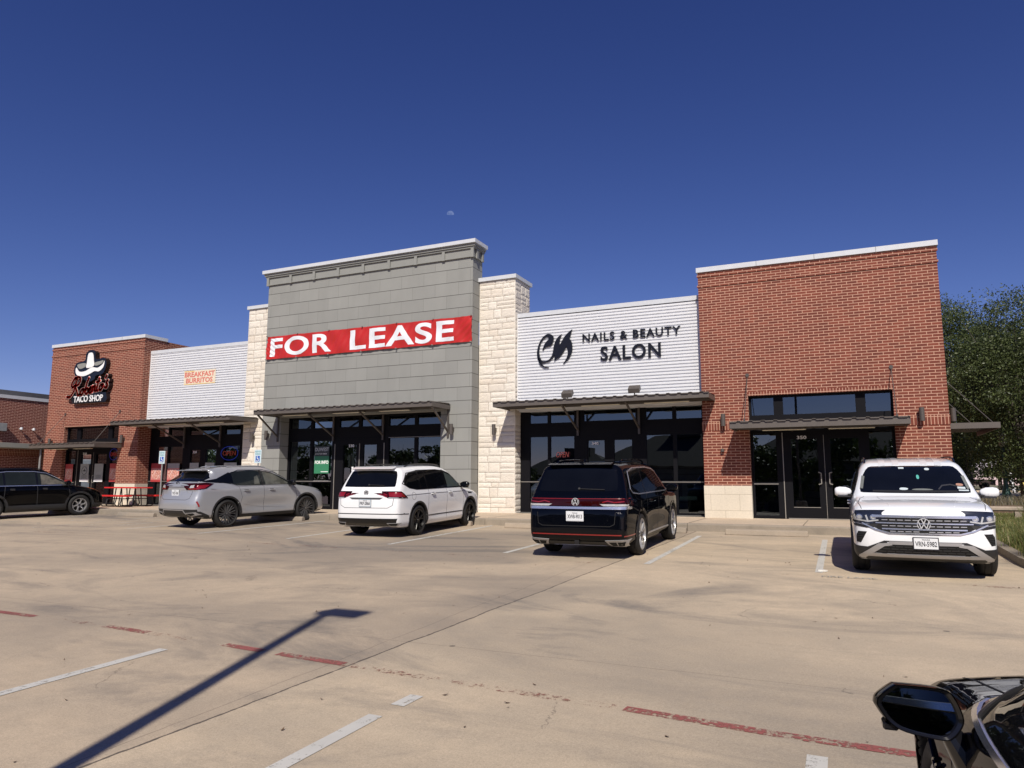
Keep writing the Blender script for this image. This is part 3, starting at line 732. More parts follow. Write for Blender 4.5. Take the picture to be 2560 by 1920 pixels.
def food_mat(name, hue):
    m_, n, b = _mat(name); tc = N(n, 'ShaderNodeTexCoord'); v = N(n, 'ShaderNodeTexVoronoi'); v.inputs['Scale'].default_value = 9
    L(n, tc.outputs['Object'], v.inputs['Vector']); r_ = ramp(n, v.outputs['Distance'], [(0, (.80, .62, .50)), (.3, (.75, .5, .42)), (.5, hue), (.62, (.3, .05, .04)), (.8, (.8, .66, .6))])
    no = noise(n, tc.outputs['Object'], 14, 5, .6, 2); c = mix(n, .5, r_.outputs[0], ramp(n, no.outputs['Fac'], [(.35, (.35, .07, .05)), (.6, (.75, .5, .42))]).outputs[0])
    L(n, c, b.inputs['Base Color']); b.inputs['Roughness'].default_value = .5; return m_
FOOD = [food_mat('food_print_a', (.45, .12, .07)), food_mat('food_print_b', (.6, .2, .12))]
POSTR = plain('poster_red', (.42, .05, .05), .5); POSTP = plain('poster_pink', (.58, .22, .20), .5); FROST = plain('frosted_poster', (.34, .36, .34), .6, 0, .08); INK = plain('dark_print', (.05, .06, .06), .6)
def food_poster(x0, x1, y, z0, z1, lab, i, grey=False):
    t = empty('food_poster', ((x0+x1)/2, y, z0)); tag(t, lab, 'poster', 'food posters in the taco shop windows'); w = (x1-x0)/2; h = z1-z0
    m = MB(); m.box(-w, w, -.004, 0, 0, h, POSTP); m.build('poster_sheet', t)
    m = MB(); m.box(-w, w, -.006, -.004, 0, .09, POSTR); m.box(-w, w, -.006, -.004, h-.2, h, FROST if grey else POSTR); m.build('coloured_bands', t)
    m = MB(); n = 28; rx, rz = w*.92, (h-.32)/2
    m.prism([(rx*math.cos(2*math.pi*k/n), .1+rz+rz*math.sin(2*math.pi*k/n)) for k in range(n)], -.008, -.004, FOOD[i]); m.build('food_picture', t)
food_poster(-26.62, -25.98, 21.515, 1.64, 2.41, 'tall pink food poster just right of the handicap sign post', 0)
food_poster(-25.66, -24.98, 21.515, 1.64, 2.40, 'pink food poster with a grey top band in the window of number 320', 1, True)
food_poster(-31.52, -31.02, 21.085, 1.64, 2.41, 'red and pink food poster left of the taco shop doors', 1)
food_poster(-28.62, -28.14, 21.085, 1.64, 2.41, 'brownish food poster right of the taco shop doors', 0)
def notice(x0, x1, y, z0, z1, lab, kind):
    t = empty('window_notice', ((x0+x1)/2, y, z0)); tag(t, lab, 'poster', 'grey notices on the shop doors'); w = (x1-x0)/2; h = z1-z0
    m = MB(); m.box(-w, w, -.004, 0, 0, h, FROST); m.build('notice_sheet', t); m = MB(); m.box(-w, w, -.006, -.004, 0, .1, WHITEP); m.build('white_band', t)
    m = MB()
    if kind == 0:
        n = 24; m.tube([(w*.6*math.cos(2*math.pi*k/n), -.006, h*.62+w*.6*math.sin(2*math.pi*k/n)) for k in range(n+1)], .008, INK, 4)
        m.prism([(-w*.5, h*.6), (-w*.2, h*.64), (0, h*.72), (w*.2, h*.64), (w*.5, h*.6), (0, h*.57)], -.007, -.004, INK)
    for k in range(5):
        zz = h*.18+k*.035; ww = w*(.7-.1*(k % 2)); m.box(-ww, ww, -.006, -.004, zz, zz+.012, INK)
    m.build('small_print', t)
notice(-30.52, -29.96, 21.085, 1.64, 2.41, 'grey notice with round emblem on the left taco shop door', 0)
notice(-29.60, -29.04, 21.085, 1.64, 2.41, 'grey notice with plain text on the right taco shop door', 1)
notice(-24.40, -23.90, 21.515, 1.64, 2.41, 'grey notice on the left door of number 320', 1)
notice(-23.54, -23.04, 21.515, 1.64, 2.41, 'grey notice on the right door of number 320', 1)
notice(-22.52, -21.85, 21.515, 1.9, 2.40, 'wide grey notice below the orange neon sign', 1)

t = empty('door_sticker', (-15.92, 21.077, 2.02)); tag(t, 'two small white stickers on the left door of number 330', 'sticker')
m = MB(); m.box(-.04, .04, -.003, 0, 0, .08, WHITEP); m.build('lower_label', t); m = MB(); m.box(-.04, .04, -.003, 0, .10, .16, WHITEP); m.build('upper_label', t)
# furniture seen inside the salon
t = empty('computer_monitor', (-9.0, 22.0, 1.72)); tag(t, 'pale computer monitor on the reception desk in the salon window', 'monitor')
m = MB(); m.box(-.02, .30, 0, .03, .05, .34, plain('monitor_back', (.5, .52, .52), .5)); m.build('screen', t); m = MB(); m.box(.10, .16, .03, .08, -.05, .2, WHITEP); m.box(.03, .23, -.02, .14, -.06, -.04, WHITEP); m.build('stand', t)
t = empty('reception_desk', (-8.9, 22.0, SW)); tag(t, 'greenish panelled reception desk behind the salon glass', 'desk')
DG = plain('green_desk', (.30, .36, .20), .7, 0, .15)
m = MB(); m.box(-.62, .8, -.3, .3, 0, .92, DG); m.build('desk_body', t); m = MB(); m.box(-.66, .84, -.34, .34, .92, .97, FRAMEM); m.build('desk_top', t)
def salon_chair(x, y, lab):
    t = empty('salon_chair', (x, y, SW)); tag(t, lab, 'chair', 'chairs inside the salon'); CM = plain('chair_leather_'+str(x), (.28, .29, .27), .6)
    m = MB(); m.box(-.28, .28, -.28, .28, .42, .55, CM); m.build('seat', t, bevel=.03); m = MB(); m.box(-.28, .28, .22, .34, .5, 1.05, CM); m.build('backrest', t, bevel=.03)
    m = MB(); m.lathe([(0, 0), (.26, 0), (.26, .03), (.04, .06), (.04, .42)], FRAMEL, (0, 0, 0), 14); m.build('pedestal', t, smooth=True)
salon_chair(-4.4, 22.5, 'grey salon chair behind the right salon window'); salon_chair(-5.1, 22.7, 'grey salon chair nearest the salon doors')
# ------------------------------------------------------------------ ground
def concrete_mat(name='concrete_lot', joints=True, base=((.57, .455, .318), (.475, .388, .28)), dirt=1):
    m, n, b = _mat(name)
    g = N(n, 'ShaderNodeNewGeometry'); P = g.outputs['Position']
    big = noise(n, mapping(n, P, (.10, .22, 1)), 1, 6, .6, .6)
    streak = noise(n, mapping(n, P, (.20, .50, 1), rot=(0, 0, R(-6))), 1, 8, .68, 1.6)
    mid = noise(n, P, 1.6, 8, .62, .4); fine = noise(n, P, 70, 8, .85); mott = noise(n, P, 9, 6, .6)
    c = mix(n, ramp(n, mid.outputs['Fac'], [(.30, (0, 0, 0)), (.68, (1, 1, 1))]).outputs[0], base[0], base[1])
    if dirt:
        d1 = ramp(n, big.outputs['Fac'], [(.42, (0, 0, 0)), (.60, (1, 1, 1))]); d2 = ramp(n, streak.outputs['Fac'], [(.52, (0, 0, 0)), (.72, (1, 1, 1))])
        dd = math_(n, 'MULTIPLY', math_(n, 'ADD', math_(n, 'MULTIPLY', d1.outputs[0], .72), math_(n, 'MULTIPLY', d2.outputs[0], .85)), math_(n, 'MULTIPLY_ADD', mott.outputs['Fac'], .8, .5))
        c = mix(n, dd, c, (.225, .195, .16))
    g2 = noise(n, P, 190, 3, .6); f = math_(n, 'MULTIPLY', math_(n, 'MULTIPLY_ADD', fine.outputs['Fac'], 1.3, .35), math_(n, 'MULTIPLY_ADD', g2.outputs['Fac'], .8, .6)); f2 = math_(n, 'MULTIPLY_ADD', mott.outputs['Fac'], .28, .86)
    c = mix(n, 1, c, math_(n, 'MULTIPLY', f, f2), 'MULTIPLY')
    # pitting: small dark specks
    v = N(n, 'ShaderNodeTexVoronoi'); v.inputs['Scale'].default_value = 22; L(n, P, v.inputs['Vector'])
    wn = noise(n, P, .9, 3); sp = math_(n, 'LESS_THAN', v.outputs['Distance'], math_(n, 'MULTIPLY_ADD', wn.outputs['Fac'], .22, -.045))
    c = mix(n, math_(n, 'MULTIPLY', sp, .38), c, (.14, .11, .085))
    # gum and oil spots
    v2 = N(n, 'ShaderNodeTexVoronoi'); v2.inputs['Scale'].default_value = .9; v2.inputs['Randomness'].default_value = 1
    L(n, mix(n, .02, P, noise(n, P, 9, 3).outputs['Color'], 'ADD'), v2.inputs['Vector'])
    c = mix(n, math_(n, 'MULTIPLY', math_(n, 'LESS_THAN', v2.outputs['Distance'], .026), .7), c, (.07, .06, .05))
    h = math_(n, 'ADD', math_(n, 'MULTIPLY', fine.outputs['Fac'], .5), math_(n, 'MULTIPLY', mott.outputs['Fac'], .5))
    if joints:
        sx = N(n, 'ShaderNodeSeparateXYZ'); L(n, P, sx.inputs[0]); wob = noise(n, P, 1.1, 5, .6); wf = noise(n, P, 14, 3)
        w = math_(n, 'MULTIPLY_ADD', wob.outputs['Fac'], .10, -.05)
        X = math_(n, 'ADD', sx.outputs[0], w); Y = math_(n, 'ADD', sx.outputs[1], w)
        def line(coord, c0, wd, per=None):
            q = math_(n, 'SUBTRACT', coord, c0)
            if per: q = math_(n, 'PINGPONG', q, per)
            return math_(n, 'LESS_THAN', math_(n, 'ABSOLUTE', q), math_(n, 'MULTIPLY', wf.outputs['Fac'], wd))
        c = mix(n, math_(n, 'MULTIPLY', math_(n, 'LESS_THAN', math_(n, 'MULTIPLY_ADD', Y, -.035, X), -4.02), 1), c, mix(n, 1, c, (.86, .855, .87), 'MULTIPLY'))
        big_j = line(math_(n, 'MULTIPLY_ADD', Y, -.035, X), -4.02, .022)
        j2 = line(X, -4.02, .010, 5.8); j3 = line(Y, 6.0, .010, 3.7)
        # hairline cracks
        vc = N(n, 'ShaderNodeTexVoronoi', feature='DISTANCE_TO_EDGE'); vc.inputs['Scale'].default_value = .42
        L(n, mix(n, .35, P, noise(n, P, 2.5, 6, .7).outputs['Color'], 'ADD'), vc.inputs['Vector'])
        ck = math_(n, 'MULTIPLY', math_(n, 'LESS_THAN', vc.outputs['Distance'], .0022), math_(n, 'GREATER_THAN', noise(n, P, .8, 2).outputs['Fac'], .62))
        j = math_(n, 'MAXIMUM', big_j, math_(n, 'MAXIMUM', math_(n, 'MULTIPLY', math_(n, 'MAXIMUM', j2, j3), .45), math_(n, 'MULTIPLY', ck, .5)))
        c = mix(n, math_(n, 'MULTIPLY', j, .85), c, (.055, .045, .038))
        h = math_(n, 'SUBTRACT', h, j)
    L(n, c, b.inputs['Base Color']); b.inputs['Roughness'].default_value = .82
    bp = N(n, 'ShaderNodeBump'); bp.inputs['Strength'].default_value = .35; bp.inputs['Distance'].default_value = .006
    L(n, h, bp.inputs['Height']); L(n, bp.outputs[0], b.inputs['Normal'])
    return m
CONC = concrete_mat(); WALK = concrete_mat('concrete_walk', False, ((.58, .46, .34), (.50, .40, .29)), 0)
KERBM = concrete_mat('concrete_kerb', False, ((.34, .285, .22), (.21, .18, .14)), 1)
def sheet(name, pts, mat, kind='structure', sub=None):
    m = MB(); m.quad(pts, mat); o = m.build(name); tag(o, kind=kind); return o
# earth sheet reaching the horizon
EARTH = plain('dry_ground', (.16, .15, .08), .9, 0, .3, .3)
m = MB()
for a, b, c, d in ((-4000, 4000, -4000, -70), (-4000, -60, -70, 70), (60, 4000, -70, 70), (-4000, 4000, 70, 4000)):
    m.quad([(a, c, .1), (b, c, .1), (b, d, .1), (a, d, .1)], EARTH)
m.quad([(-60, -70, -2.2), (60, -70, -2.2), (60, 70, -2.2), (-60, 70, -2.2)], EARTH)
tag(m.build('ground'), kind='structure')
m = MB(); m.quad([(-60, -62, lot(-62)), (2.5, -62, lot(-62)), (2.5, 18.0, lot(18)), (-60, 18.0, lot(18))], CONC)
m.quad([(2.5, -62, lot(-62)), (30, -62, lot(-62)), (30, 11.2, lot(11.2)), (2.5, 11.2, lot(11.2))], CONC); m.quad([(2.5, 11.2, lot(11.2)), (3.2, 11.2, lot(11.2)), (2.5, 12.5, lot(12.5))], CONC)
tag(m.build('parking_lot'), kind='structure')

# pavement and kerb along the shops
m = MB(); kt = .66
m.quad([(-40, 18.14, kt-.004), (2.39, 18.14, kt-.004), (2.39, 21.7, SW), (-40, 21.7, SW)], WALK)
for x in (-38.5, -32.2, -26, -20.2, -14.4, -9.1, -6.1, -3.35, -.1):
    m.box(x-.006, x+.006, 18.16, 21.0, .60, .672 if 0 else .665, BLACK) if 0 else None
tag(m.build('pavement'), kind='structure')
m = MB()
xs = [-40, -32.2, -26, -20.2, -14.4, -9.1, -3.6, 2.35]
for a, b in zip(xs[:-1], xs[1:]):
    m.prism([(18.0, lot(18)-.1), (18.0, kt-.03), (18.03, kt), (18.14, kt), (18.14, lot(18)-.1)], a+.005, b-.005, KERBM, 'x')
tag(m.build('kerb'), kind='structure')
JN = plain('joint_dark', (.10, .08, .06), .9)  # dark colour of the pavement joints
m = MB()
for x in (-32.2, -29, -26, -23.1, -20.2, -17.3, -14.4, -11.7, -9.1, -6.3, -3.6, -1.0):
    m.quad([(x-.008, 18.15, kt+.001), (x+.008, 18.15, kt+.001), (x+.008, 20.6, SW+.001-.003), (x-.008, 20.6, SW-.002)], JN)
tag(m.build('pavement_joints'), kind='structure')

# wheel stops
STOPM = concrete_mat('wheel_stop_concrete', False, ((.37, .30, .225), (.31, .255, .195)), 1)
def wheel_stop(x, y, lab, rz=0):
    t = MB(); t.prism([(-.09, 0), (-.065, .10), (-.04, .13), (.04, .13), (.065, .10), (.09, 0)], -.88, .88, STOPM, 'x')
    o = t.build('wheel_stop', bevel=.012); o.location = (x, y, lot(y)); o.rotation_euler = (R(1.6), 0, rz)
    tag(o, lab, 'wheel stop', 'concrete wheel stops along the kerb')
wheel_stop(-1.74, 17.45, 'concrete wheel stop in the empty space between the black and the white SUV')
wheel_stop(-7.35, 17.5, 'concrete wheel stop in the empty space right of the small white SUV', R(1))
wheel_stop(-4.4, 17.5, 'concrete wheel stop before the black SUV with the red light bar')
wheel_stop(-10.2, 18-.35, 'concrete wheel stop before the small white SUV')
wheel_stop(-15.95, 17.62, 'concrete wheel stop at the front wheels of the silver SUV')
wheel_stop(-25.9, 17.45, 'concrete wheel stop at the front of the black crossover')
wheel_stop(-22.2, 17.5, 'concrete wheel stop left of the silver SUV near the picnic table')

# painted markings
def paint_mat(name, col, wear, scale=18):
    m, n, b = _mat(name); b.inputs['Base Color'].default_value = (*col, 1); b.inputs['Roughness'].default_value = .7
    g = N(n, 'ShaderNodeNewGeometry'); a = noise(n, g.outputs['Position'], scale, 8, .75); c = noise(n, g.outputs['Position'], 1.3, 4, .6)
    w2 = noise(n, g.outputs['Position'], 3, 4); mx = mix(n, w2.outputs['Fac'], tuple(x*.75 for x in col), col); L(n, mx, b.inputs['Base Color'])
    s = math_(n, 'ADD', math_(n, 'MULTIPLY', a.outputs['Fac'], .95), math_(n, 'MULTIPLY', c.outputs['Fac'], .5))
    al = math_(n, 'SMOOTH_MIN', 1, math_(n, 'MAXIMUM', math_(n, 'MULTIPLY', math_(n, 'SUBTRACT', s, wear-.02), 9), 0), .01)
    L(n, al, b.inputs['Alpha']); return m
WP = paint_mat('white_paint', (.60, .585, .54), .56); WPW = paint_mat('worn_white_paint', (.56, .52, .45), .70, 14)
RP = paint_mat('worn_red_paint', (.34, .105, .09), .70, 26); RP2 = paint_mat('faded_red_paint', (.30, .13, .095), .80, 22)
def stripe(pts, w, mat, mb, lift=.004):
    for (x0, y0), (x1, y1) in zip(pts[:-1], pts[1:]):
        d = Vector((x1-x0, y1-y0, 0)).normalized(); s = Vector((-d.y, d.x, 0))*w/2; n_ = max(1, int((Vector((x1-x0, y1-y0))).length/1.0))
        for i in range(n_):
            a = Vector((x0+(x1-x0)*i/n_, y0+(y1-y0)*i/n_, 0)); b = Vector((x0+(x1-x0)*(i+1)/n_, y0+(y1-y0)*(i+1)/n_, 0))
            q = [a-s, b-s, b+s, a+s]; mb.quad([(p.x, p.y, lot(p.y)+lift) for p in q], mat)
def marking(name, segs, w, mat, lab=None):
    m = MB()
    for s in segs: stripe(s, w, mat, m)
    o = m.build(name, fixn=False); tag(o, kind='structure'); return o
marking('stall_lines', [[(x+.02, 11.95+.0*x), (x-.02, 16.9)] for x in (-.49, -3.09)] + [[(-5.90, 12.5), (-5.86, 17.2)], [(-8.83, 13.0), (-8.83, 17.9)], [(-11.75, 13.2), (-11.75, 17.6)], [(-14.88, 13.5), (-14.4, 17.8)], [(-17.9, 13.8), (-17.5, 17.8)]], .105, WP)
marking('stall_lines_near', [[(-2.96, -1.0), (-2.92, 4.2)], [(-2.90, 4.42), (-2.89, 4.66)], [(-.22, -1.0), (-.24, 4.62)], [(-5.76, -1), (-5.74, 4.9)], [(-8.6, -1), (-8.55, 5.0)], [(2.5, -1), (2.48, 4.4)], [(-11.4, -1), (-11.4, 5.1)]], .11, WP)
marking('fire_lane_line', [[(-16, 5.5), (-9.0, 5.39), (-8.35, 5.38)], [(-7.15, 5.35), (-6.45, 5.31)], [(-5.35, 5.24), (-4.85, 5.20)], [(-4.65, 5.18), (-3.9, 5.13)], [(-1.45, 4.97), (-.5, 4.88), (2.0, 4.80)]], .10, RP)
marking('fire_lane_ghost', [[(-8.3, 5.4), (-7.2, 5.35)], [(-6.4, 5.3), (-5.4, 5.24)], [(-3.9, 5.12), (-1.5, 4.97)]], .10, RP2)
marking('fire_lane_line_far', [[(-30, 12.2), (-16, 12.5), (-9, 12.1), (-3.9, 11.75)], [(-1.1, 11.6), (1.9, 11.4), (4.2, 11.2)]], .11, RP2)
# hatched access aisle and faded wheelchair symbol in front of the taco shop
segs = [[(-19.0, 13.3), (-19.3, 17.7)], [(-21.0, 13.2), (-21.3, 17.6)], [(-24.0, 13.0), (-24.4, 17.4)], [(-26.9, 12.8), (-27.3, 17.2)]]
segs += [[(-19.1, 14+k*.9), (-21.0, 13.3+k*.9)] for k in range(5)]
segs += [[(-21.9, 14.0), (-22.9, 14.6), (-22.6, 15.4), (-21.9, 15.3)], [(-22.3, 15.4), (-22.3, 16.0)], [(-22.9, 14.4), (-23.4, 14.1)]]
marking('access_aisle_lines', segs, .10, WPW)
t = text('FIRE LANE', 0, 1, 0, 1, 0, WP, 'fire_lane_words', ex=0, bold=.02)
for v in t.data.vertices:
    u, w = v.co.x, v.co.z; x = -.42+u*.72; y = 11.51+w*.11; v.co = (x, y, lot(y)+.008+(.0005 if v.co.y < 0 else 0))
tag(t, kind='structure')
m = MB()
rn = random.Random(5)
PB = plain('paper_scrap', (.7, .68, .62), .7)
for k in range(1):
    x, y = -.42, 12.05; pts = [(x+rn.uniform(-.05, .05), y+rn.uniform(-.03, .03), lot(y)+.02+rn.uniform(0, .03)) for _ in range(3)]
    m.prism([(x-.06, y-.02), (x+.05, y-.03), (x+.07, y+.02), (x+.01, y+.05), (x-.05, y+.03)], lot(y)+.006, lot(y)+.03, PB, 'z')
tag(m.build('paper_scrap'), 'crumpled white paper scrap on the line beside the white SUV', 'litter')
# fallen leaves and grit: nobody could count them
m = MB(); LF = plain('dry_leaf', (.10, .06, .03), .8, 0, .3)
for k in range(170):
    y = 1.8+12*rn.random()**1.3; x = -12+16*rn.random(); s = rn.uniform(.008, .028); a = rn.random()*6.28
    m.quad([(x+s*math.cos(a+q)*(1 if i % 2 else .45), y+s*math.sin(a+q)*(1 if i % 2 else .45), lot(y)+.006+(.012 if i == 1 else 0)) for i, q in enumerate((0, 1.57, 3.14, 4.71))], LF)
tag(m.build('leaf_litter', fixn=False), kind='stuff')

# parking signs on posts
POST = plain('galvanised_post', (.36, .36, .36), .45, .5, .1); HB = plain('handicap_blue', (.02, .10, .42), .5)
PALE = plain('pale_sign_blue', (.56, .68, .72), .5, 0, .05); TEAL = plain('sign_green_print', (.12, .33, .36), .5)
def parking_sign(x, y, zt, zb, lab, w=.30):
    t = empty('parking_sign', (x, y, .66)); tag(t, lab, 'sign', 'reserved parking signs'); zt -= .66; zb -= .66
    m = MB(); m.bar((0, .02, 0), (0, .02, zt), .05, .05, POST, 8); m.build('post', t)
    m = MB(); m.box(-w/2, w/2, -.01, 0, zb, zt, PALE); m.build('sign_plate', t, bevel=.004)
    h = zt-zb
    text('RESERVED', -w*.40, w*.40, zb+h*.80, zb+h*.92, -.011, TEAL, 'lettering', t, ex=.002, bold=.01); text('PARKING', -w*.38, w*.38, zb+h*.62, zb+h*.74, -.011, TEAL, 'lettering', t, ex=.002, bold=.01)
    m = MB(); m.box(-w*.3, w*.3, -.013, -.010, zb+h*.12, zb+h*.54, HB); m.build('blue_panel', t)
    m = MB(); s = h*.2; cz = zb+h*.30
    m.tube([(s*.55*math.cos(a)-.01, -.014, cz-.02+s*.55*math.sin(a)) for a in [R(200+k*18) for k in range(13)]], .009, WHITEP, 4)
    m.tube([(-.02, -.014, cz+s*.75), (-.015, -.014, cz+.01), (.035, -.014, cz), (.06, -.014, cz-s*.55)], .009, WHITEP, 4); m.tube([(-.015, -.014, cz+s*.35), (.03, -.014, cz+s*.35)], .008, WHITEP, 4)
    m.lathe([(0, -.018), (.016, -.018), (.016, -.013)], WHITEP, (-.02, 0, cz+s*.95), 10, 'y'); m.build('wheelchair_symbol', t)
parking_sign(-22.50, 18.6, 2.74, 2.28, 'pale blue handicap parking sign on a post before the shop window of number 320')
parking_sign(-17.95, 18.6, 2.71, 2.26, 'pale blue handicap parking sign against the stone and grey wall behind the silver SUV')

# red picnic table on the pavement
t = empty('picnic_table', (-25.9, 19.95, SW)); tag(t, 'red metal picnic table with black tube legs outside the taco shop', 'picnic table')
REDT = plain('red_coated_steel', (.60, .02, .02), .45, 0, .08); BTUBE = plain('black_tube', (.012, .012, .013), .4)
m = MB(); m.box(-.92, .92, -.38, .38, .70, .75, REDT); m.build('table_top', t, bevel=.01)
for s in (-1, 1):
    m = MB(); m.box(-.92, .92, s*.66-.13, s*.66+.13, .385, .445, REDT); m.build('bench', t, bevel=.01)
for x in (-.55, -.25, .25, .55):
    m = MB(); m.tube([(x, -.66, .40), (x, -.74, .1), (x, -.66, .02), (x, -.2, .02), (x, -.12, .7)], .022, BTUBE, 8); m.tube([(x, .66, .40), (x, .74, .1), (x, .66, .02), (x, .2, .02), (x, .12, .7)], .022, BTUBE, 8); m.build('leg', t)
m = MB(); m.tube([(-.6, -.4, .3), (.6, -.4, .3)], .018, BTUBE, 8); m.tube([(-.6, .4, .3), (.6, .4, .3)], .018, BTUBE, 8); m.build('cross_brace', t)
# ------------------------------------------------------------------ cars: bodies from a distance field, details laid on the skin
def chaikin(p, n=2, closed=True):
    p = np.array(p, float)
    for _ in range(n):
        q = np.roll(p, -1, 0); a = p*.75+q*.25; b = p*.25+q*.75; p = np.stack([a, b], 1).reshape(-1, 2)
    return p
def sdpoly(x, y, P):
    """signed distance (negative inside) to polygon P"""
    shp = x.shape; x = x.ravel(); y = y.ravel(); d = np.full(x.shape, 1e9); s = np.zeros(x.shape, bool)
    Q = np.roll(P, 1, 0)
    for (ax, ay), (bx, by) in zip(P, Q):
        ex, ey = bx-ax, by-ay; wx, wy = x-ax, y-ay; L2 = ex*ex+ey*ey
        if L2 < 1e-12: continue
        t = np.clip((wx*ex+wy*ey)/L2, 0, 1); d = np.minimum(d, (wx-ex*t)**2+(wy-ey*t)**2)
        c = (ay > y) != (by > y)
        if by != ay: s ^= c & (x < (bx-ax)*(y-ay)/(by-ay)+ax)
    d = np.sqrt(d); return np.where(s, -d, d).reshape(shp)
def smax(a, b, k): h = np.maximum(k-np.abs(a-b), 0)/k; return np.maximum(a, b)+h*h*k*.25
def surface_nets(f, o, h):
    nx, ny, nz = f.shape; ins = f < 0
    cs = [(i, j, k) for i in (0, 1) for j in (0, 1) for k in (0, 1)]
    sh = (nx-1, ny-1, nz-1); sl = lambda c: f[c[0]:c[0]+sh[0], c[1]:c[1]+sh[1], c[2]:c[2]+sh[2]]
    cnt = sum((sl(c) < 0).astype(np.int8) for c in cs); act = (cnt > 0) & (cnt < 8)
    acc = np.zeros((int(act.sum()), 3)); num = np.zeros(len(acc)); idx = np.argwhere(act)
    for a in range(8):
        for ax in range(3):
            c = cs[a]
            if c[ax] == 1: continue
            d = list(c); d[ax] = 1; fa = sl(c)[act]; fb = sl(d)[act]; m = (fa < 0) != (fb < 0)
            t = fa[m]/(fa[m]-fb[m]); p = np.tile(np.array(c, float), (int(m.sum()), 1)); p[:, ax] += t
            acc[m] += p; num[m] += 1
    v = (idx+acc/num[:, None])*h+np.array(o); ids = -np.ones(sh, int); ids[act] = np.arange(len(v))
    F = []
    for ax in range(3):
        a, b = [q for q in range(3) if q != ax]
        s0 = [slice(1, -1)]*3; s0[ax] = slice(0, -1); s1 = list(s0); s1[ax] = slice(1, None)
        i0 = ins[tuple(s0)]; i1 = ins[tuple(s1)]; e = np.argwhere(i0 != i1); sg = i0[i0 != i1]
        e = e+np.array([0 if q == ax else 1 for q in range(3)])
        def g(da, db):
            q = e.copy(); q[:, a] -= da; q[:, b] -= db; return ids[q[:, 0], q[:, 1], q[:, 2]]
        quad = np.stack([g(1, 1), g(0, 1), g(0, 0), g(1, 0)], 1)
        if ax == 1: sg = ~sg
        quad[~sg] = quad[~sg][:, ::-1]; F.append(quad)
    return v, np.concatenate(F)

class Car:
    def __init__(s, spec): s.__dict__.update(spec); s.side_p = chaikin(s.side, 2); s.plan_p = chaikin(s.plan, 2); s.sect_p = s._sect()
    def _sect(s):
        w = s.sect; return np.array([(y, z) for z, y in w]+[(-y, z) for z, y in reversed(w)], float)
    def f(s, x, y, z):
        ay = np.abs(y)
        b = np.zeros_like(x)
        for xw in s.axles: b = b+s.flare*np.exp(-((x-xw)/.46)**2-((z-s.r*1.15)/.36)**2)
        b = b-s.tuck*np.exp(-((x)/.85)**4-((z-s.tuckz)/.17)**2)
        ayb = ay-b
        bow = np.where(x > s.xm, s.bowf, -s.bowr)*np.minimum(ay, 1)**2*np.clip(np.abs(x-s.xm)/.4, 0, 1)
        ds = sdpoly2(x+bow, z+s.crown*ay**2, s.side_p)
        dp = sdpoly2(x, ayb, s.plan_p); dc = sdpoly2(ayb, z, s.sect_p)
        d = smax(ds, dp, s.k1); d = smax(d, dc, s.k2)
        for xw in s.axles:
            w = np.maximum(np.sqrt((x-xw)**2+(z-s.r)**2)-s.arch, s.w/2-.36-ay); d = np.maximum(d, -w)
        return d
def sdpoly2(x, y, P):
    """grid lookup of a 2D polygon field (bilinear), fast for big arrays"""
    key = P.tobytes()
    if key not in _sdc:
        mn = P.min(0)-.6; mx = P.max(0)+.6; h = .008; nx, ny = ((mx-mn)/h).astype(int)+2
        X, Y = np.meshgrid(mn[0]+np.arange(nx)*h, mn[1]+np.arange(ny)*h, indexing='ij'); _sdc[key] = (mn, h, sdpoly(X, Y, P))
    mn, h, T = _sdc[key]; u = np.clip((x-mn[0])/h, 0, T.shape[0]-1.001); v = np.clip((y-mn[1])/h, 0, T.shape[1]-1.001)
    i = u.astype(int); j = v.astype(int); a = u-i; b = v-j
    return (T[i, j]*(1-a)+T[i+1, j]*a)*(1-b)+(T[i, j+1]*(1-a)+T[i+1, j+1]*a)*b
_sdc = {}

def car_body(S, h=.024):
    mn = (min(p[0] for p in S.side)-.12, -S.w/2-.14, .08); mx = (max(p[0] for p in S.side)+.12, S.w/2+.14, max(p[1] for p in S.side)+.1)
    ax = [np.arange(a, b, h) for a, b in zip(mn, mx)]; X, Y, Z = np.meshgrid(*ax, indexing='ij')
    F = S.f(X, Y, Z); v, q = surface_nets(F, mn, h)
    for _ in range(3):
        x, y, z = v.T; e = .006; f0 = S.f(x, y, z)
        g = np.stack([S.f(x+e, y, z)-S.f(x-e, y, z), S.f(x, y+e, z)-S.f(x, y-e, z), S.f(x, y, z+e)-S.f(x, y, z-e)], 1)/(2*e)
        gl = np.maximum((g*g).sum(1), .2); st = np.clip(f0/gl, -.012, .012); v = v-g*st[:, None]
    return v, q

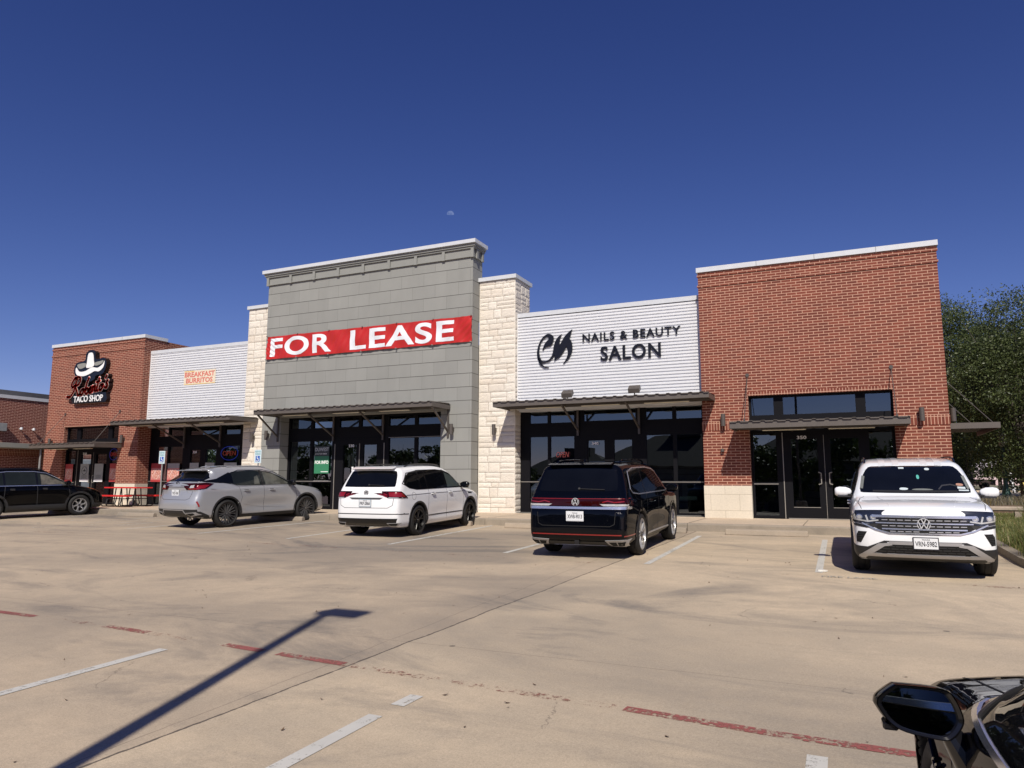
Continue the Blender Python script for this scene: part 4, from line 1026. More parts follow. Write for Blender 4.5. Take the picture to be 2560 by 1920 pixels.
CARP = {}
def paint(name, col, metal=.0, rough=.28, coat=1, flake=0):
    m, n, b = _mat(name); b.inputs['Base Color'].default_value = (*col, 1); b.inputs['Metallic'].default_value = metal
    b.inputs['Roughness'].default_value = rough; b.inputs['Specular IOR Level'].default_value = .2 if col[0] > .1 else 0; b.inputs['Coat Weight'].default_value = coat; b.inputs['Coat Roughness'].default_value = .015
    tc = N(n, 'ShaderNodeTexCoord'); no = noise(n, tc.outputs['Object'], 2.2, 5); no2 = noise(n, tc.outputs['Object'], 500, 1)
    dirt = ramp(n, no.outputs['Fac'], [(.45, (0, 0, 0)), (.8, (1, 1, 1))])
    sx = N(n, 'ShaderNodeSeparateXYZ'); L(n, tc.outputs['Object'], sx.inputs[0])
    low = math_(n, 'MULTIPLY', math_(n, 'MAXIMUM', math_(n, 'SUBTRACT', .75, sx.outputs[2]), 0), .35)
    c = mix(n, math_(n, 'MULTIPLY', math_(n, 'ADD', low, math_(n, 'MULTIPLY', dirt.outputs[0], .05)), .5 if col[0] > .1 else .02), col, (.30, .26, .21))
    L(n, c, b.inputs['Base Color'])
    if flake:
        r_ = math_(n, 'MULTIPLY_ADD', no2.outputs['Fac'], .12, rough-.06); L(n, r_, b.inputs['Roughness'])
    return m
def carglass(name, col=(.006, .007, .009)):
    m, n, b = _mat(name); b.inputs['Base Color'].default_value = (*col, 1); b.inputs['Roughness'].default_value = .02; b.inputs['Specular IOR Level'].default_value = .3
    tc = N(n, 'ShaderNodeTexCoord'); no = noise(n, tc.outputs['Object'], 3, 4); c = mix(n, no.outputs['Fac'], tuple(x*.6 for x in col), tuple(x*1.5 for x in col)); L(n, c, b.inputs['Base Color']); return m
P_WHITE = paint('white_car_paint', (.78, .80, .82), 0, .3); P_WHITE2 = paint('pearl_white_paint', (.78, .79, .80), 0, .3)
P_BLACK = paint('deep_black_paint', (.0015, .002, .004), 0, .3, .5); P_BLACK2 = paint('black_pearl_paint', (.0015, .0015, .002), 0, .3, .45)
P_SILVER = paint('silver_car_paint', (.41, .42, .44), .45, .34, 1, 1); P_BROWNB = paint('black_sedan_paint', (.004, .0035, .0035), .0, .3, .55)
G_DARK = carglass('privacy_glass', (.003, .0035, .005)); G_CAR = carglass('car_window_glass', (.012, .015, .015)); G_WS = carglass('windscreen_glass', (.004, .005, .008))
PLAS = plain('black_plastic_trim', (.016, .016, .017), .55, 0, .15, 12); PLAS2 = plain('gloss_black_trim', (.006, .006, .007), .15, 0, .05)
CHROME = plain('chrome', (.72, .73, .75), .22, .85, .03); BADGE = plain('badge_silver', (.62, .63, .65), .35, .3, .03); SATIN = plain('satin_silver', (.42, .42, .43), .4, .6, .05)
TYRE = plain('tyre_rubber', (.009, .0085, .0085), .75, 0, .3, 20, .3, 90); GAP = plain('panel_gap', (.004, .004, .004), .8)
GAPL = plain('panel_gap_soft', (.06, .06, .065), .8)
RIM_S = plain('silver_rim', (.42, .415, .41), .3, .6, .08); RIM_D = plain('dark_rim', (.05, .05, .055), .3, .8, .06); RIM_B = plain('black_rim', (.005, .005, .006), .3, .1, .05)
TAILD = carglass('dark_red_lens', (.022, .0015, .002)); TAILR = plain('red_lens', (.22, .007, .007), .12, 0, .12, 20, coat=1); LENSW = plain('clear_lens', (.50, .50, .48), .15, .2, .12, 30, coat=1)
LAMPIN = plain('lamp_inner', (.03, .035, .05), .2, .5, .2, 25, coat=1); AMBER = plain('amber_lens', (.45, .12, .02), .2, coat=1)
REFR = plain('red_reflector', (.26, .012, .012), .3, coat=.6)
PLATEW = plain('plate_white', (.66, .68, .70), .5, 0, .04); PLATEK = plain('plate_black', (.02, .02, .03), .5); PLATEB = plain('plate_blue', (.22, .30, .36), .5, 0, .1)

class Skin:
    """projects flat shapes onto the car body"""
    def __init__(s, root, bvh, S): s.root = root; s.bvh = bvh; s.S = S
    DIR = {'R': (Vector((0, -4, 0)), Vector((0, 1, 0))), 'L': (Vector((0, 4, 0)), Vector((0, -1, 0))), 'F': (Vector((6, 0, 0)), Vector((-1, 0, 0))), 'B': (Vector((-6, 0, 0)), Vector((1, 0, 0))), 'T': (Vector((0, 0, 4)), Vector((0, 0, -1)))}
    def P(s, a, u, v):
        o, d = s.DIR[a]
        if a in 'RL': q = Vector((u, o.y, v))
        elif a == 'F': q = Vector((o.x, u, v))
        elif a == 'B': q = Vector((o.x, -u, v))
        else: q = Vector((u, v, o.z))
        h = s.bvh.ray_cast(q, d)
        if h[0] is None: return None
        nrm = h[1]
        if nrm.dot(d) > 0: nrm = -nrm
        return h[0], nrm
    def patch(s, a, polys, mat, name='trim', off=.004, step=.045, thick=.012, parent=None, label=None, smooth=True, flat=False):
        if polys and not isinstance(polys[0][0], (tuple, list, np.ndarray)): polys = [polys]
        bm = bmesh.new()
        for poly in polys:
            vs = [bm.verts.new((p[0], p[1], 0)) for p in poly]
            try: bm.faces.new(vs)
            except ValueError: pass
        bmesh.ops.remove_doubles(bm, verts=bm.verts, dist=1e-5)
        bmesh.ops.triangulate(bm, faces=bm.faces[:])
        xs = [v.co.x for v in bm.verts]; ys = [v.co.y for v in bm.verts]
        for ax, lo, hi in ((0, min(xs), max(xs)), (1, min(ys), max(ys))):
            n = int((hi-lo)/step)
            for i in range(1, n+1):
                c = [0, 0, 0]; c[ax] = lo+(hi-lo)*i/(n+1); nn = [0, 0, 0]; nn[ax] = 1
                bmesh.ops.bisect_plane(bm, geom=bm.verts[:]+bm.edges[:]+bm.faces[:], plane_co=c, plane_no=nn)
        bad = []; info = {}
        for v in bm.verts:
            h = s.P(a, v.co.x, v.co.y)
            if h is None: bad.append(v)
            else: info[v] = h
        if bad: bmesh.ops.delete(bm, geom=bad, context='VERTS')
        # average normals from the hit for a smooth offset
        if flat: info = {v: (h[0], -Vector(s.DIR[a][1])) for v, h in info.items()}
        for v in bm.verts: p, nrm = info[v]; v.co = p+nrm*off
        bmesh.ops.recalc_face_normals(bm, faces=bm.faces)
        bm.normal_update()
        if bm.faces:
            d = -Vector(s.DIR[a][1]); sm_ = sum((f.normal for f in bm.faces), Vector())
            if sm_.dot(d) < 0: bmesh.ops.reverse_faces(bm, faces=bm.faces[:])
        if thick:
            ed = [e for e in bm.edges if len(e.link_faces) == 1]; vn = {}
            for e in ed:
                for v in e.verts: vn[v] = info[v][1] if v in info else Vector((0, 0, 1))
            r_ = bmesh.ops.extrude_edge_only(bm, edges=ed); nv = [g for g in r_['geom'] if isinstance(g, bmesh.types.BMVert)]
            for v in nv:
                best = min(vn, key=lambda q: (q.co-v.co).length_squared) if len(vn) < 60 else None
                nrm = vn[best] if best is not None else Vector(s.DIR[a][1])*-1
                v.co -= nrm*thick
        me = bpy.data.meshes.new(name); bm.to_mesh(me); bm.free(); me.materials.append(mat); boxuv(me)
        if smooth: me.shade_smooth(); me.set_sharp_from_angle(angle=R(40))
        o = bpy.data.objects.new(name, me); C.objects.link(o); o.parent = parent or s.root
        if label: o['label'] = label
        return o
    def both(s, polys, mat, name, **k): return [s.patch(a, polys, mat, name, **k) for a in 'RL']
    def sym(s, a, poly, mat, name, **k):
        m = [(-p[0], p[1]) for p in poly]; return s.patch(a, poly, mat, name, **k), s.patch(a, m, mat, name, **k)
    def strip(s, a, pts, w, mat, name='panel_gap', off=.0015, step=.05, closed=False, **k):
        if closed: pts = list(pts)+[pts[0]]
        polys = []
        D = []
        for i in range(len(pts)):
            p = np.array(pts[i]); a0 = np.array(pts[i-1]) if i > 0 else (np.array(pts[-2]) if closed else p); b0 = np.array(pts[i+1]) if i < len(pts)-1 else (np.array(pts[1]) if closed else p)
            d1 = p-a0; d2 = b0-p; l1 = np.linalg.norm(d1); l2 = np.linalg.norm(d2)
            d1 = d1/l1 if l1 > 1e-9 else d2/l2; d2 = d2/l2 if l2 > 1e-9 else d1
            n1 = np.array([-d1[1], d1[0]]); n2 = np.array([-d2[1], d2[0]]); nn = n1+n2; nn = nn/max(np.linalg.norm(nn), 1e-6); sc = 1/max(.5, float(nn@n1)); D.append((tuple(p+nn*w/2*sc), tuple(p-nn*w/2*sc)))
        for i in range(len(D)-1): polys.append([D[i][0], D[i+1][0], D[i+1][1], D[i][1]])
        return s.patch(a, polys, mat, name, off=off, step=step, **k)
def arc(cx, cz, r_, a0, a1, n=20): return [(cx+r_*math.cos(R(a0+(a1-a0)*i/n)), cz+r_*math.sin(R(a0+(a1-a0)*i/n))) for i in range(n+1)]
def rounded(pts, n=2): return [tuple(p) for p in chaikin(pts, n)]

def wheel(root, x, y, r_, rim, w, style, m1, m2, side):
    """hub mesh with tyre and rim as children; side=-1 right, +1 left"""
    hub = MB(); hub.lathe([(0, -.06), (rim*.55, -.06), (rim*.55, -.03), (0, -.03)], plain('brake_disc', (.05, .05, .05), .5, .5) if 'brake_disc' not in bpy.data.materials else bpy.data.materials['brake_disc'], (0, 0, 0), 24, 'y')
    o = hub.build('wheel', root, smooth=True); o.location = (x, y, r_); o.rotation_euler = (0, 0, 0 if side < 0 else math.pi)
    t = MB(); wt = w/2; ro = r_
    prof = [(rim+.004, -wt+.02), (rim+.012, -wt+.004), (rim+(ro-rim)*.45, -wt-.008), (ro-.035, -wt+.004), (ro-.010, -wt+.022), (ro, -wt+.045), (ro, -wt+.075), (ro-.008, -wt+.078), (ro-.008, -wt+.088), (ro, -wt+.091), (ro, wt-.09), (ro-.008, wt-.088), (ro-.008, wt-.078), (ro, wt-.075), (ro, wt-.045), (ro-.01, wt-.022), (ro-.04, wt), (rim, wt-.01)]
    t.lathe(prof, TYRE, (0, 0, 0), 48, 'y'); t.build('tyre', o, smooth=True, angle=50)
    m = MB()
    m.lathe([(rim+.006, -wt+.022), (rim+.006, -wt+.010), (rim-.012, -wt+.012), (rim-.022, -wt+.05), (rim-.03, 0), (rim-.03, wt-.02)], m1, (0, 0, 0), 48, 'y')
    m.lathe([(rim-.028, -wt+.13), (0, -wt+.135)], m2 if style != 'open' else m1, (0, 0, 0), 32, 'y') if 0 else None
    yo = -wt+.028
    def spoke(a0, w0, a1, w1, r0, r1, y0, y1, mat, d=.035):
        """tapered spoke from radius r0 at angle a0 to r1 at a1"""
        def pt(r__, a, off, yy): ca, sa = math.cos(a), math.sin(a); return (r__*ca-off*sa, yy, r__*sa+off*ca)
        i = len(m.v); k = m.mi(mat)
        for (r__, a, w_, yy) in ((r0, a0, w0, y0), ((r0+r1)/2, (a0+a1)/2, (w0+w1)/2*.85, (y0+y1)/2-.004), (r1, a1, w1, y1)):
            m.v += [pt(r__, a, -w_/2, yy), pt(r__, a, -w_*.30, yy-.010), pt(r__, a, w_*.30, yy-.010), pt(r__, a, w_/2, yy), pt(r__, a, w_/2, yy+d), pt(r__, a, -w_/2, yy+d)]
        for s_ in range(2):
            for j in range(6): q = (j+1) % 6; m.f.append((i+s_*6+j, i+s_*6+q, i+(s_+1)*6+q, i+(s_+1)*6+j)); m.m.append(k)
    T = 2*math.pi
    if style == 'multi':
        for k in range(10):
            a = T*k/10+.1
            spoke(a-.06, .014, a-.15, .020, .045, rim-.008, yo+.02, yo, m2); spoke(a+.06, .014, a+.15, .020, .045, rim-.008, yo+.02, yo, m2)
    elif style == 'five':
        for k in range(5):
            a = T*k/5+.3
            spoke(a-.10, .03, a-.20, .028, .05, rim-.01, yo+.02, yo, m1); spoke(a+.10, .03, a+.20, .028, .05, rim-.01, yo+.02, yo, m1); spoke(a, .03, a, .01, .12, rim-.03, yo+.03, yo+.02, m2)
    elif style == 'twin':
        for k in range(5):
            a = T*k/5+.55
            spoke(a-.13, .026, a-.24, .034, .055, rim-.008, yo+.018, yo-.002, m1); spoke(a+.13, .026, a+.24, .034, .055, rim-.008, yo+.018, yo-.002, m1)
            spoke(a, .05, a, .03, .05, rim*.62, yo+.03, yo+.025, m2)
    elif style == 'six':
        for k in range(6):
            a = T*k/6+.2
            spoke(a, .062, a, .036, .05, rim*.68, yo+.015, yo+.005, m1); spoke(a, .03, a+.20, .034, rim*.55, rim-.008, yo+.006, yo-.002, m1); spoke(a, .03, a-.10, .026, rim*.55, rim-.008, yo+.006, yo-.002, m1)
    m.lathe([(0, yo+.004), (.035, yo+.004), (.052, yo+.014), (.056, yo+.05), (.056, .02)], m1, (0, 0, 0), 24, 'y')
    m.lathe([(0, yo-.006), (.03, yo-.006), (.033, yo+.002)], m2, (0, 0, 0), 16, 'y')
    for k in range(5): a = T*k/5; m.lathe([(0, yo-.002), (.008, yo-.002), (.008, yo+.02)], RIM_D, (.042*math.cos(a), 0, .042*math.sin(a)), 6, 'y')
    m.build('rim', o, smooth=True, angle=40)
    return o
def vw_badge(sk, a, u, v, d, bg=True):
    """ring with a V over a W, built as raised strokes facing front or rear"""
    h = sk.P(a, u, v)[0]; sx = -1 if a == 'B' else 1; fx = h.x
    out = -1 if a == 'B' else 1
    o = MB(); r_ = d/2
    def pt(p, q, k=0): return (fx+out*(.012+k), h.y+sx*p*r_, v+q*r_)
    if bg: o.lathe([(0, out*.012), (r_*.97, out*.010)], PLAS2, (fx, h.y, v), 24, 'y') if 0 else None
    n = 28
    ring = MB()
    disc = [(h.y+r_*.98*math.cos(2*math.pi*i/n), v+r_*.98*math.sin(2*math.pi*i/n)) for i in range(n)]
    o.prism(disc, fx-.02*out, fx+.012*out, PLAS2, 'x')
    o.tube([pt(math.cos(2*math.pi*i/n), math.sin(2*math.pi*i/n)) for i in range(n+1)], d*.035, BADGE, 6)
    for s in ([(-.36, .93), (0, .12), (.36, .93)], [(-.82, .56), (-.42, -.72), (0, .02), (.42, -.72), (.82, .56)]):
        o.tube([pt(*p, .004) for p in s], d*.05, BADGE, 5)
    return o.build('emblem', sk.root)
def plate(sk, a, u, v, s, frame=PLATEK, w=.305, hh=.152, sub=None, tex='TEXAS', bgm=None, tilt=0):
    h = sk.P(a, u, v)[0]; out = -1 if a == 'B' else 1; x = h.x+out*.012
    m = MB(); X = sorted((x, x+out*.006)); m.box(X[0]-(.03 if a == 'F' else 0), X[1], h.y-w/2-.012, h.y+w/2+.012, v-hh/2-.012, v+hh/2+.012, frame); o = m.build('licence_plate', sk.root)
    m = MB(); X = sorted((x+out*.006, x+out*.009)); m.box(X[0], X[1], h.y-w/2, h.y+w/2, v-hh/2, v+hh/2, bgm or PLATEW); m.build('plate_face', o)
    face = '-x' if a == 'B' else '+x'; cy = -h.y if a == 'B' else h.y
    text(s, cy-w*.45, cy+w*.45, v-hh*.28, v+hh*.20, x+out*.009, PLATEK, 'plate_characters', o, ex=.001, bold=.02, face=face)
    text(tex, cy-w*.17, cy+w*.17, v+hh*.28, v+hh*.43, x+out*.009, PLATEK, 'plate_state', o, ex=.001, bold=.01, face=face)
    return o
def mirror(sk, x, z, mat, low=PLAS, sc=1, gm=None):
    for s in (-1, 1):
        h = sk.P('R' if s < 0 else 'L', x, z)[0]; m = MB()
        # housing: rounded shell made of stretched rings
        prof = [(-.12, .02), (-.10, .055), (-.04, .085), (.05, .092), (.10, .080), (.125, .055)]
        n = 16; rings = []
        for (u, rr) in prof:
            rings.append([(u*.0+x+.02+(.075*math.cos(t))*(rr/.09)*.9-.01*u/.1*0, h.y+s*(.13+u)*sc, z+.055+rr*.95*math.sin(t)*sc*.9) for t in [2*math.pi*k/n for k in range(n)]])
        i = len(m.v); k = m.mi(mat)
        for rg in rings: m.v += rg
        for a in range(len(rings)-1):
            for j in range(n): q = (j+1) % n; m.f.append((i+a*n+j, i+a*n+q, i+(a+1)*n+q, i+(a+1)*n+j)); m.m.append(k)
        m.f.append(tuple(i+j for j in range(n))); m.f.append(tuple(i+(len(rings)-1)*n+j for j in reversed(range(n)))); m.m += [k, k]
        o = m.build('door_mirror', sk.root, smooth=True, angle=60)
        m = MB(); m.bar((x+.02, h.y-s*.02, z-.01), (x+.02, h.y+s*.09, z+.02), .09, .035, low, 8); m.prism([(x-.03, h.y+s*.03), (x+.07, h.y+s*.03), (x+.075, h.y+s*.23), (x-.02, h.y+s*.22)], z-.035, z-.012, low, 'z'); m.build('mirror_base', o)
        m = MB(); nn = 14; m.prism([(h.y+s*(.13+.10*math.cos(2*math.pi*k/nn)), z+.055+.062*math.sin(2*math.pi*k/nn)) for k in range(nn)], x-.058, x-.050, gm or G_DARK, 'x'); m.build('mirror_glass', o)
def rails(sk, x0, x1, y, mat, rise=.055):
    for s in (-1, 1):
        pts = []
        for i in range(15):
            u = i/14; x = x0+(x1-x0)*u; h = sk.P('T', x, s*y)[0]; e = min(1, min(u, 1-u)*9); pts.append((x, h.y, h.z-.01+rise*math.sin(e*math.pi/2)))
        m = MB(); m.tube(pts, .016, mat, 8); m.build('roof_rail', sk.root, smooth=True)
def handles(sk, xs, z, mat, w=.19):
    for a in 'RL':
        for x in xs:
            h = sk.P(a, x, z); s = -1 if a == 'R' else 1; y = h[0].y
            m = MB(); m.tube([(x-w/2, y-s*.005, z), (x-w/2+.03, y+s*.03, z), (x+w/2-.03, y+s*.03, z), (x+w/2, y-s*.005, z)], .013, mat, 8); m.build('door_handle', sk.root, smooth=True)
            sk.patch(a, [(x-w*.4, z-.028), (x+w*.35, z-.028), (x+w*.4, z), (x+w*.35, z+.028), (x-w*.4, z+.028)], GAPL if mat != P_BLACK else GAP, 'handle_recess_shade', off=.0012, thick=0)  # flat patch, the shade of the recess put into its colour
def wiper(sk, u0, v0, u1, v1, a='B'):
    p = sk.P(a, u0, v0); q = sk.P(a, u1, v1); m = MB(); m.bar(p[0]+p[1]*.02, q[0]+q[1]*.02, .018, .012, PLAS); m.bar(p[0], p[0]+p[1]*.03, .035, .035, PLAS); m.build('rear_wiper', sk.root)

def make_car(spec, body_mat, clad_z, name, label, cat, loc, rz, group=None, h=.024, clad_mat=None):
    S = Car(spec); v, q = car_body(S, h)
    root = empty(name, loc, rz); tag(root, label, cat, group)
    me = bpy.data.meshes.new('body'); me.from_pydata(v.tolist(), [], q.tolist()); me.update()
    bm = bmesh.new(); bm.from_mesh(me); bmesh.ops.recalc_face_normals(bm, faces=bm.faces)
    bvh = BVHTree.FromBMesh(bm)
    bmesh.ops.bisect_plane(bm, geom=bm.verts[:]+bm.edges[:]+bm.faces[:], plane_co=(0, 0, clad_z), plane_no=(0, 0, 1))
    def inside_well(c):
        return any((c.x-xw)**2+(c.z-S.r)**2 < (S.arch+.012)**2 for xw in S.axles) and abs(c.y) < S.w/2+.2
    low = [f for f in bm.faces if f.calc_center_median().z < clad_z or (inside_well(f.calc_center_median()))]
    b2 = bm.copy(); 
    li = {f.index for f in low}; bm.faces.ensure_lookup_table(); b2.faces.ensure_lookup_table()
    bm.faces.index_update(); b2.faces.index_update()
    li = {f.index for f in low}
    bmesh.ops.delete(bm, geom=[f for f in bm.faces if f.index in li], context='FACES')
    bmesh.ops.delete(b2, geom=[f for f in b2.faces if f.index not in li], context='FACES')
    bm.to_mesh(me); bm.free(); me.materials.append(body_mat); boxuv(me); me.shade_smooth()
    m2 = bpy.data.meshes.new('lower_cladding'); b2.to_mesh(m2); b2.free(); m2.materials.append(clad_mat or PLAS); boxuv(m2); m2.shade_smooth()
    ob = bpy.data.objects.new('body', me); C.objects.link(ob); ob.parent = root
    o2 = bpy.data.objects.new('lower_cladding', m2); C.objects.link(o2); o2.parent = root
    sk = Skin(root, bvh, S)
    for xw in S.axles:
        for s in (-1, 1): wheel(root, xw, s*(S.w/2-.025-S.tw/2), S.r, S.rim, S.tw, S.style, S.m1, S.m2, s)
    # pitch with the slope of the lot: applied by the caller through the root
    return root, sk, S
def place_on_lot(root, sc=1):
    """tilt the car to the slope of the lot"""
    rz = root.rotation_euler[2]; n = Vector((0, -LZC, 1)).normalized(); f = Vector((math.cos(rz), math.sin(rz), 0)); f = (f-n*f.dot(n)).normalized(); l = n.cross(f)
    M_ = Matrix((f, l, n)).transposed().to_4x4(); M_.translation = Vector((root.location.x, root.location.y, lot(root.location.y)+.002)); root.matrix_world = M_ @ Matrix.Scale(sc, 4)
def arch_trim(sk, S, mat, w0=.0, w1=.065, name='wheel_arch_trim', off=.010, zmin=.24):
    for a in 'RL':
        for xw in S.axles:
            r0, r1 = S.arch-.012+w0, S.arch+w1; z = S.r
            a0 = math.degrees(math.asin(max(-1, min(1, (zmin-z)/r1)))); polys = []; n = 26
            for i in range(n):
                t0 = R(a0+(180-2*a0)*i/n); t1 = R(a0+(180-2*a0)*(i+1)/n)
                polys.append([(xw+r0*math.cos(t0), z+r0*math.sin(t0)), (xw+r1*math.cos(t0), z+r1*math.sin(t0)), (xw+r1*math.cos(t1), z+r1*math.sin(t1)), (xw+r0*math.cos(t1), z+r0*math.sin(t1))])
            # the inner rim hangs just outside the opening, so drop points that miss
            polys = [[(xw+(S.arch+.004)*(p[0]-xw)/r0, z+(S.arch+.004)*(p[1]-z)/r0) if abs(math.hypot(p[0]-xw, p[1]-z)-r0) < 1e-6 else p for p in q_] for q_ in polys]
            sk.patch(a, polys, mat, name, off=off, step=.2, thick=.035, flat=True)
# ------------------------------------------------------------------ the cars in the photograph
def plan(x0, x1, w, rr=.16, rf=.22, wr=.80, wf=.74):
    h = [(x0, wr*w*.86), (x0+.05, wr*w+.04), (x0+rr+.05, w*.955), (x0+.75, w), (x1-1.05, w), (x1-.45, w*.97), (x1-.16, wf*w+.10), (x1, wf*w*.86)]
    return h+[(a, -b) for a, b in reversed(h)]
ATLAS = dict(axles=(-1.49, 1.49), r=.385, arch=.435, rim=.262, tw=.25, w=1.97, flare=.018, tuck=.028, tuckz=.50, bowf=.17, bowr=.07, crown=.035, xm=.1, k1=.13, k2=.12,
    side=[(-2.44, .25), (-2.62, .40), (-2.68, .52), (-2.66, .66), (-2.64, .86), (-2.60, .93), (-2.585, 1.12), (-2.50, 1.22), (-2.30, 1.56), (-2.27, 1.68), (-2.16, 1.715), (-1.5, 1.755), (-.5, 1.765), (.15, 1.73), (.52, 1.66), (1.27, 1.18), (1.42, 1.135), (1.95, 1.105), (2.25, 1.055), (2.365, .99), (2.385, .80), (2.42, .60), (2.41, .42), (2.30, .28), (2.0, .22), (0, .21), (-2.0, .22)],
    plan=plan(-2.68, 2.42, .985, wr=.86, wf=.80), sect=[(.05, .84), (.24, .90), (.34, .955), (.55, .97), (.80, .985), (.97, .98), (1.03, .968), (1.10, .935), (1.55, .785), (1.75, .71), (2.3, .51)])
# --- black SUV with the light bar, seen from behind
def black_suv():
    S_ = dict(ATLAS, style='twin', m1=RIM_S, m2=RIM_D, rim=.285)
    root, sk, S = make_car(S_, P_BLACK, .215, 'black_suv', 'large black SUV with full width red light bar, parked nose in at the salon', 'car', (-4.38, 14.55, 0), R(91.2))
    arch_trim(sk, S, P_BLACK, .0, .055)
    win = [(-2.05, 1.24), (-1.86, 1.56), (-1.4, 1.625), (-.4, 1.635), (.15, 1.60), (.55, 1.50), (1.08, 1.15), (.9, 1.125), (-1.5, 1.135), (-1.95, 1.17)]
    sk.both(rounded(win, 1), G_DARK, 'side_window', off=.003)
    for a in 'RL':
        sk.strip(a, win, .022, CHROME, 'window_chrome', off=.007, closed=True, thick=.01)
        for x in (-.98, .02): sk.strip(a, [(x-.04, 1.13), (x+.02, 1.62)], .05, PLAS2, 'door_pillar', off=.006, thick=.006)
        sk.strip(a, [(-.98, 1.12), (-1.02, .60), (-.95, .32)], .010, GAP); sk.strip(a, [(.02, 1.12), (.02, .3)], .010, GAP); sk.strip(a, [(1.0, 1.12), (1.08, .8), (.98, .32)], .010, GAP)
        sk.strip(a, [(-.98, .36), (.95, .36)], .03, SATIN, 'sill_trim', off=.008, thick=.01); sk.strip(a, [(-2.55, .43), (-2.0, .43)], .02, REFR, 'side_reflector', off=.005)
        sk.strip(a, [(-1.98, 1.02), (-1.0, 1.035), (.9, 1.035), (1.9, 1.0)], .012, P_BLACK, 'shoulder_crease', off=.006, thick=.01)
    handles(sk, (-.75, .25), .98, P_BLACK); mirror(sk, .95, 1.13, P_BLACK, P_BLACK)
    # tailgate
    sk.patch('B', rounded([(-.60, 1.62), (.60, 1.62), (.70, 1.58), (.76, 1.25), (.70, 1.21), (-.70, 1.21), (-.76, 1.25), (-.70, 1.58)], 1), G_DARK, 'rear_window', off=.003)
    sk.patch('B', [(-.93, 1.085), (.93, 1.085), (.945, .955), (-.945, .955)], TAILD, 'light_bar', off=.010)
    sk.strip('B', [(-.92, 1.083), (.92, 1.083)], .008, REFR, 'light_bar_edge', off=.013)
    for s in (-1, 1):
        sk.strip('B', [(s*.50, 1.02), (s*.60, 1.045), (s*.72, 1.02), (s*.88, 1.035)], .018, TAILR, 'lamp_signature', off=.013); sk.patch('B', [(s*.45, .99), (s*.90, .99), (s*.92, .953), (s*.52, .953)], LENSW, 'reversing_lamp', off=.013)
        sk.patch('B', [(s*.53, .355), (s*.93, .375), (s*.87, .245), (s*.60, .25)], SATIN, 'exhaust_trim', off=.016); sk.patch('B', [(s*.59, .325), (s*.73, .33), (s*.73, .262), (s*.64, .262)], GAP, 'exhaust_opening', off=.019); sk.patch('B', [(s*.75, .33), (s*.88, .34), (s*.84, .262), (s*.75, .262)], GAP, 'exhaust_opening', off=.019)
    for a in 'RL':
        sk.patch(a, [(-2.60, 1.09), (-2.30, 1.06), (-2.36, .98), (-2.62, .95)], TAILD, 'tail_lamp', off=.010); sk.patch(a, [(-2.56, .985), (-2.38, .985), (-2.42, .955), (-2.58, .955)], LENSW, 'reversing_lamp', off=.013)
        sk.strip(a, [(-2.62, .915), (-2.36, .93)], .05, CHROME, 'chrome_strip', off=.014)
    sk.patch('B', [(-.94, .940), (.94, .940), (.94, .895), (-.94, .895)], CHROME, 'chrome_strip', off=.014)
    sk.patch('B', [(-.85, .325), (.85, .325), (.80, .235), (-.80, .235)], PLAS, 'rear_diffuser', off=.010); sk.strip('B', [(-.50, .236), (.50, .236)], .03, SATIN, 'skid_edge', off=.018)
    sk.strip('B', [(-.84, .45), (.84, .45)], .020, REFR, 'red_bumper_line', off=.006)
    sk.strip('B', [(-.74, .84), (-.72, .64), (-.64, .60), (.64, .60), (.72, .64), (.74, .84)], .012, GAP)
    m = MB(); hx = sk.P('B', 0, .30)[0].x; m.box(hx-.06, hx, -.04, .04, .265, .345, BLACK); m.box(hx-.064, hx-.06, -.03, .03, .275, .335, RIM_D); m.build('tow_hitch', root)
    plate(sk, 'B', 0, .775, 'XW8-9013', PLATEW); vw_badge(sk, 'B', 0, 1.025, .135)
    text('SEL', .74, .86, .825, .85, sk.P('B', -.8, .84)[0].x-.003, SATIN, 'trim_lettering', root, ex=.003, face='-x')
    text('4MOTION', .58, .82, .825, .845, sk.P('B', .7, .84)[0].x-.003, SATIN, 'trim_lettering', root, ex=.003, face='-x') if 0 else None
    wiper(sk, .05, 1.25, .52, 1.235); rails(sk, -1.85, .15, .62, P_BLACK)
    m = MB(); m.prism([(-2.20, 0), (-2.36, -.035), (-2.34, -.055), (-2.1, -.03)], -.62, .62, P_BLACK, 'y'); o = m.build('roof_spoiler', root, bevel=.008); o.location.z = 1.735
    m = MB(); hz = sk.P('T', -1.95, 0)[0].z; m.prism([(-2.02, hz), (-1.84, hz), (-1.98, hz+.07)], -.015, .015, P_BLACK, 'y'); m.build('roof_antenna', root)
    place_on_lot(root, .958); return root
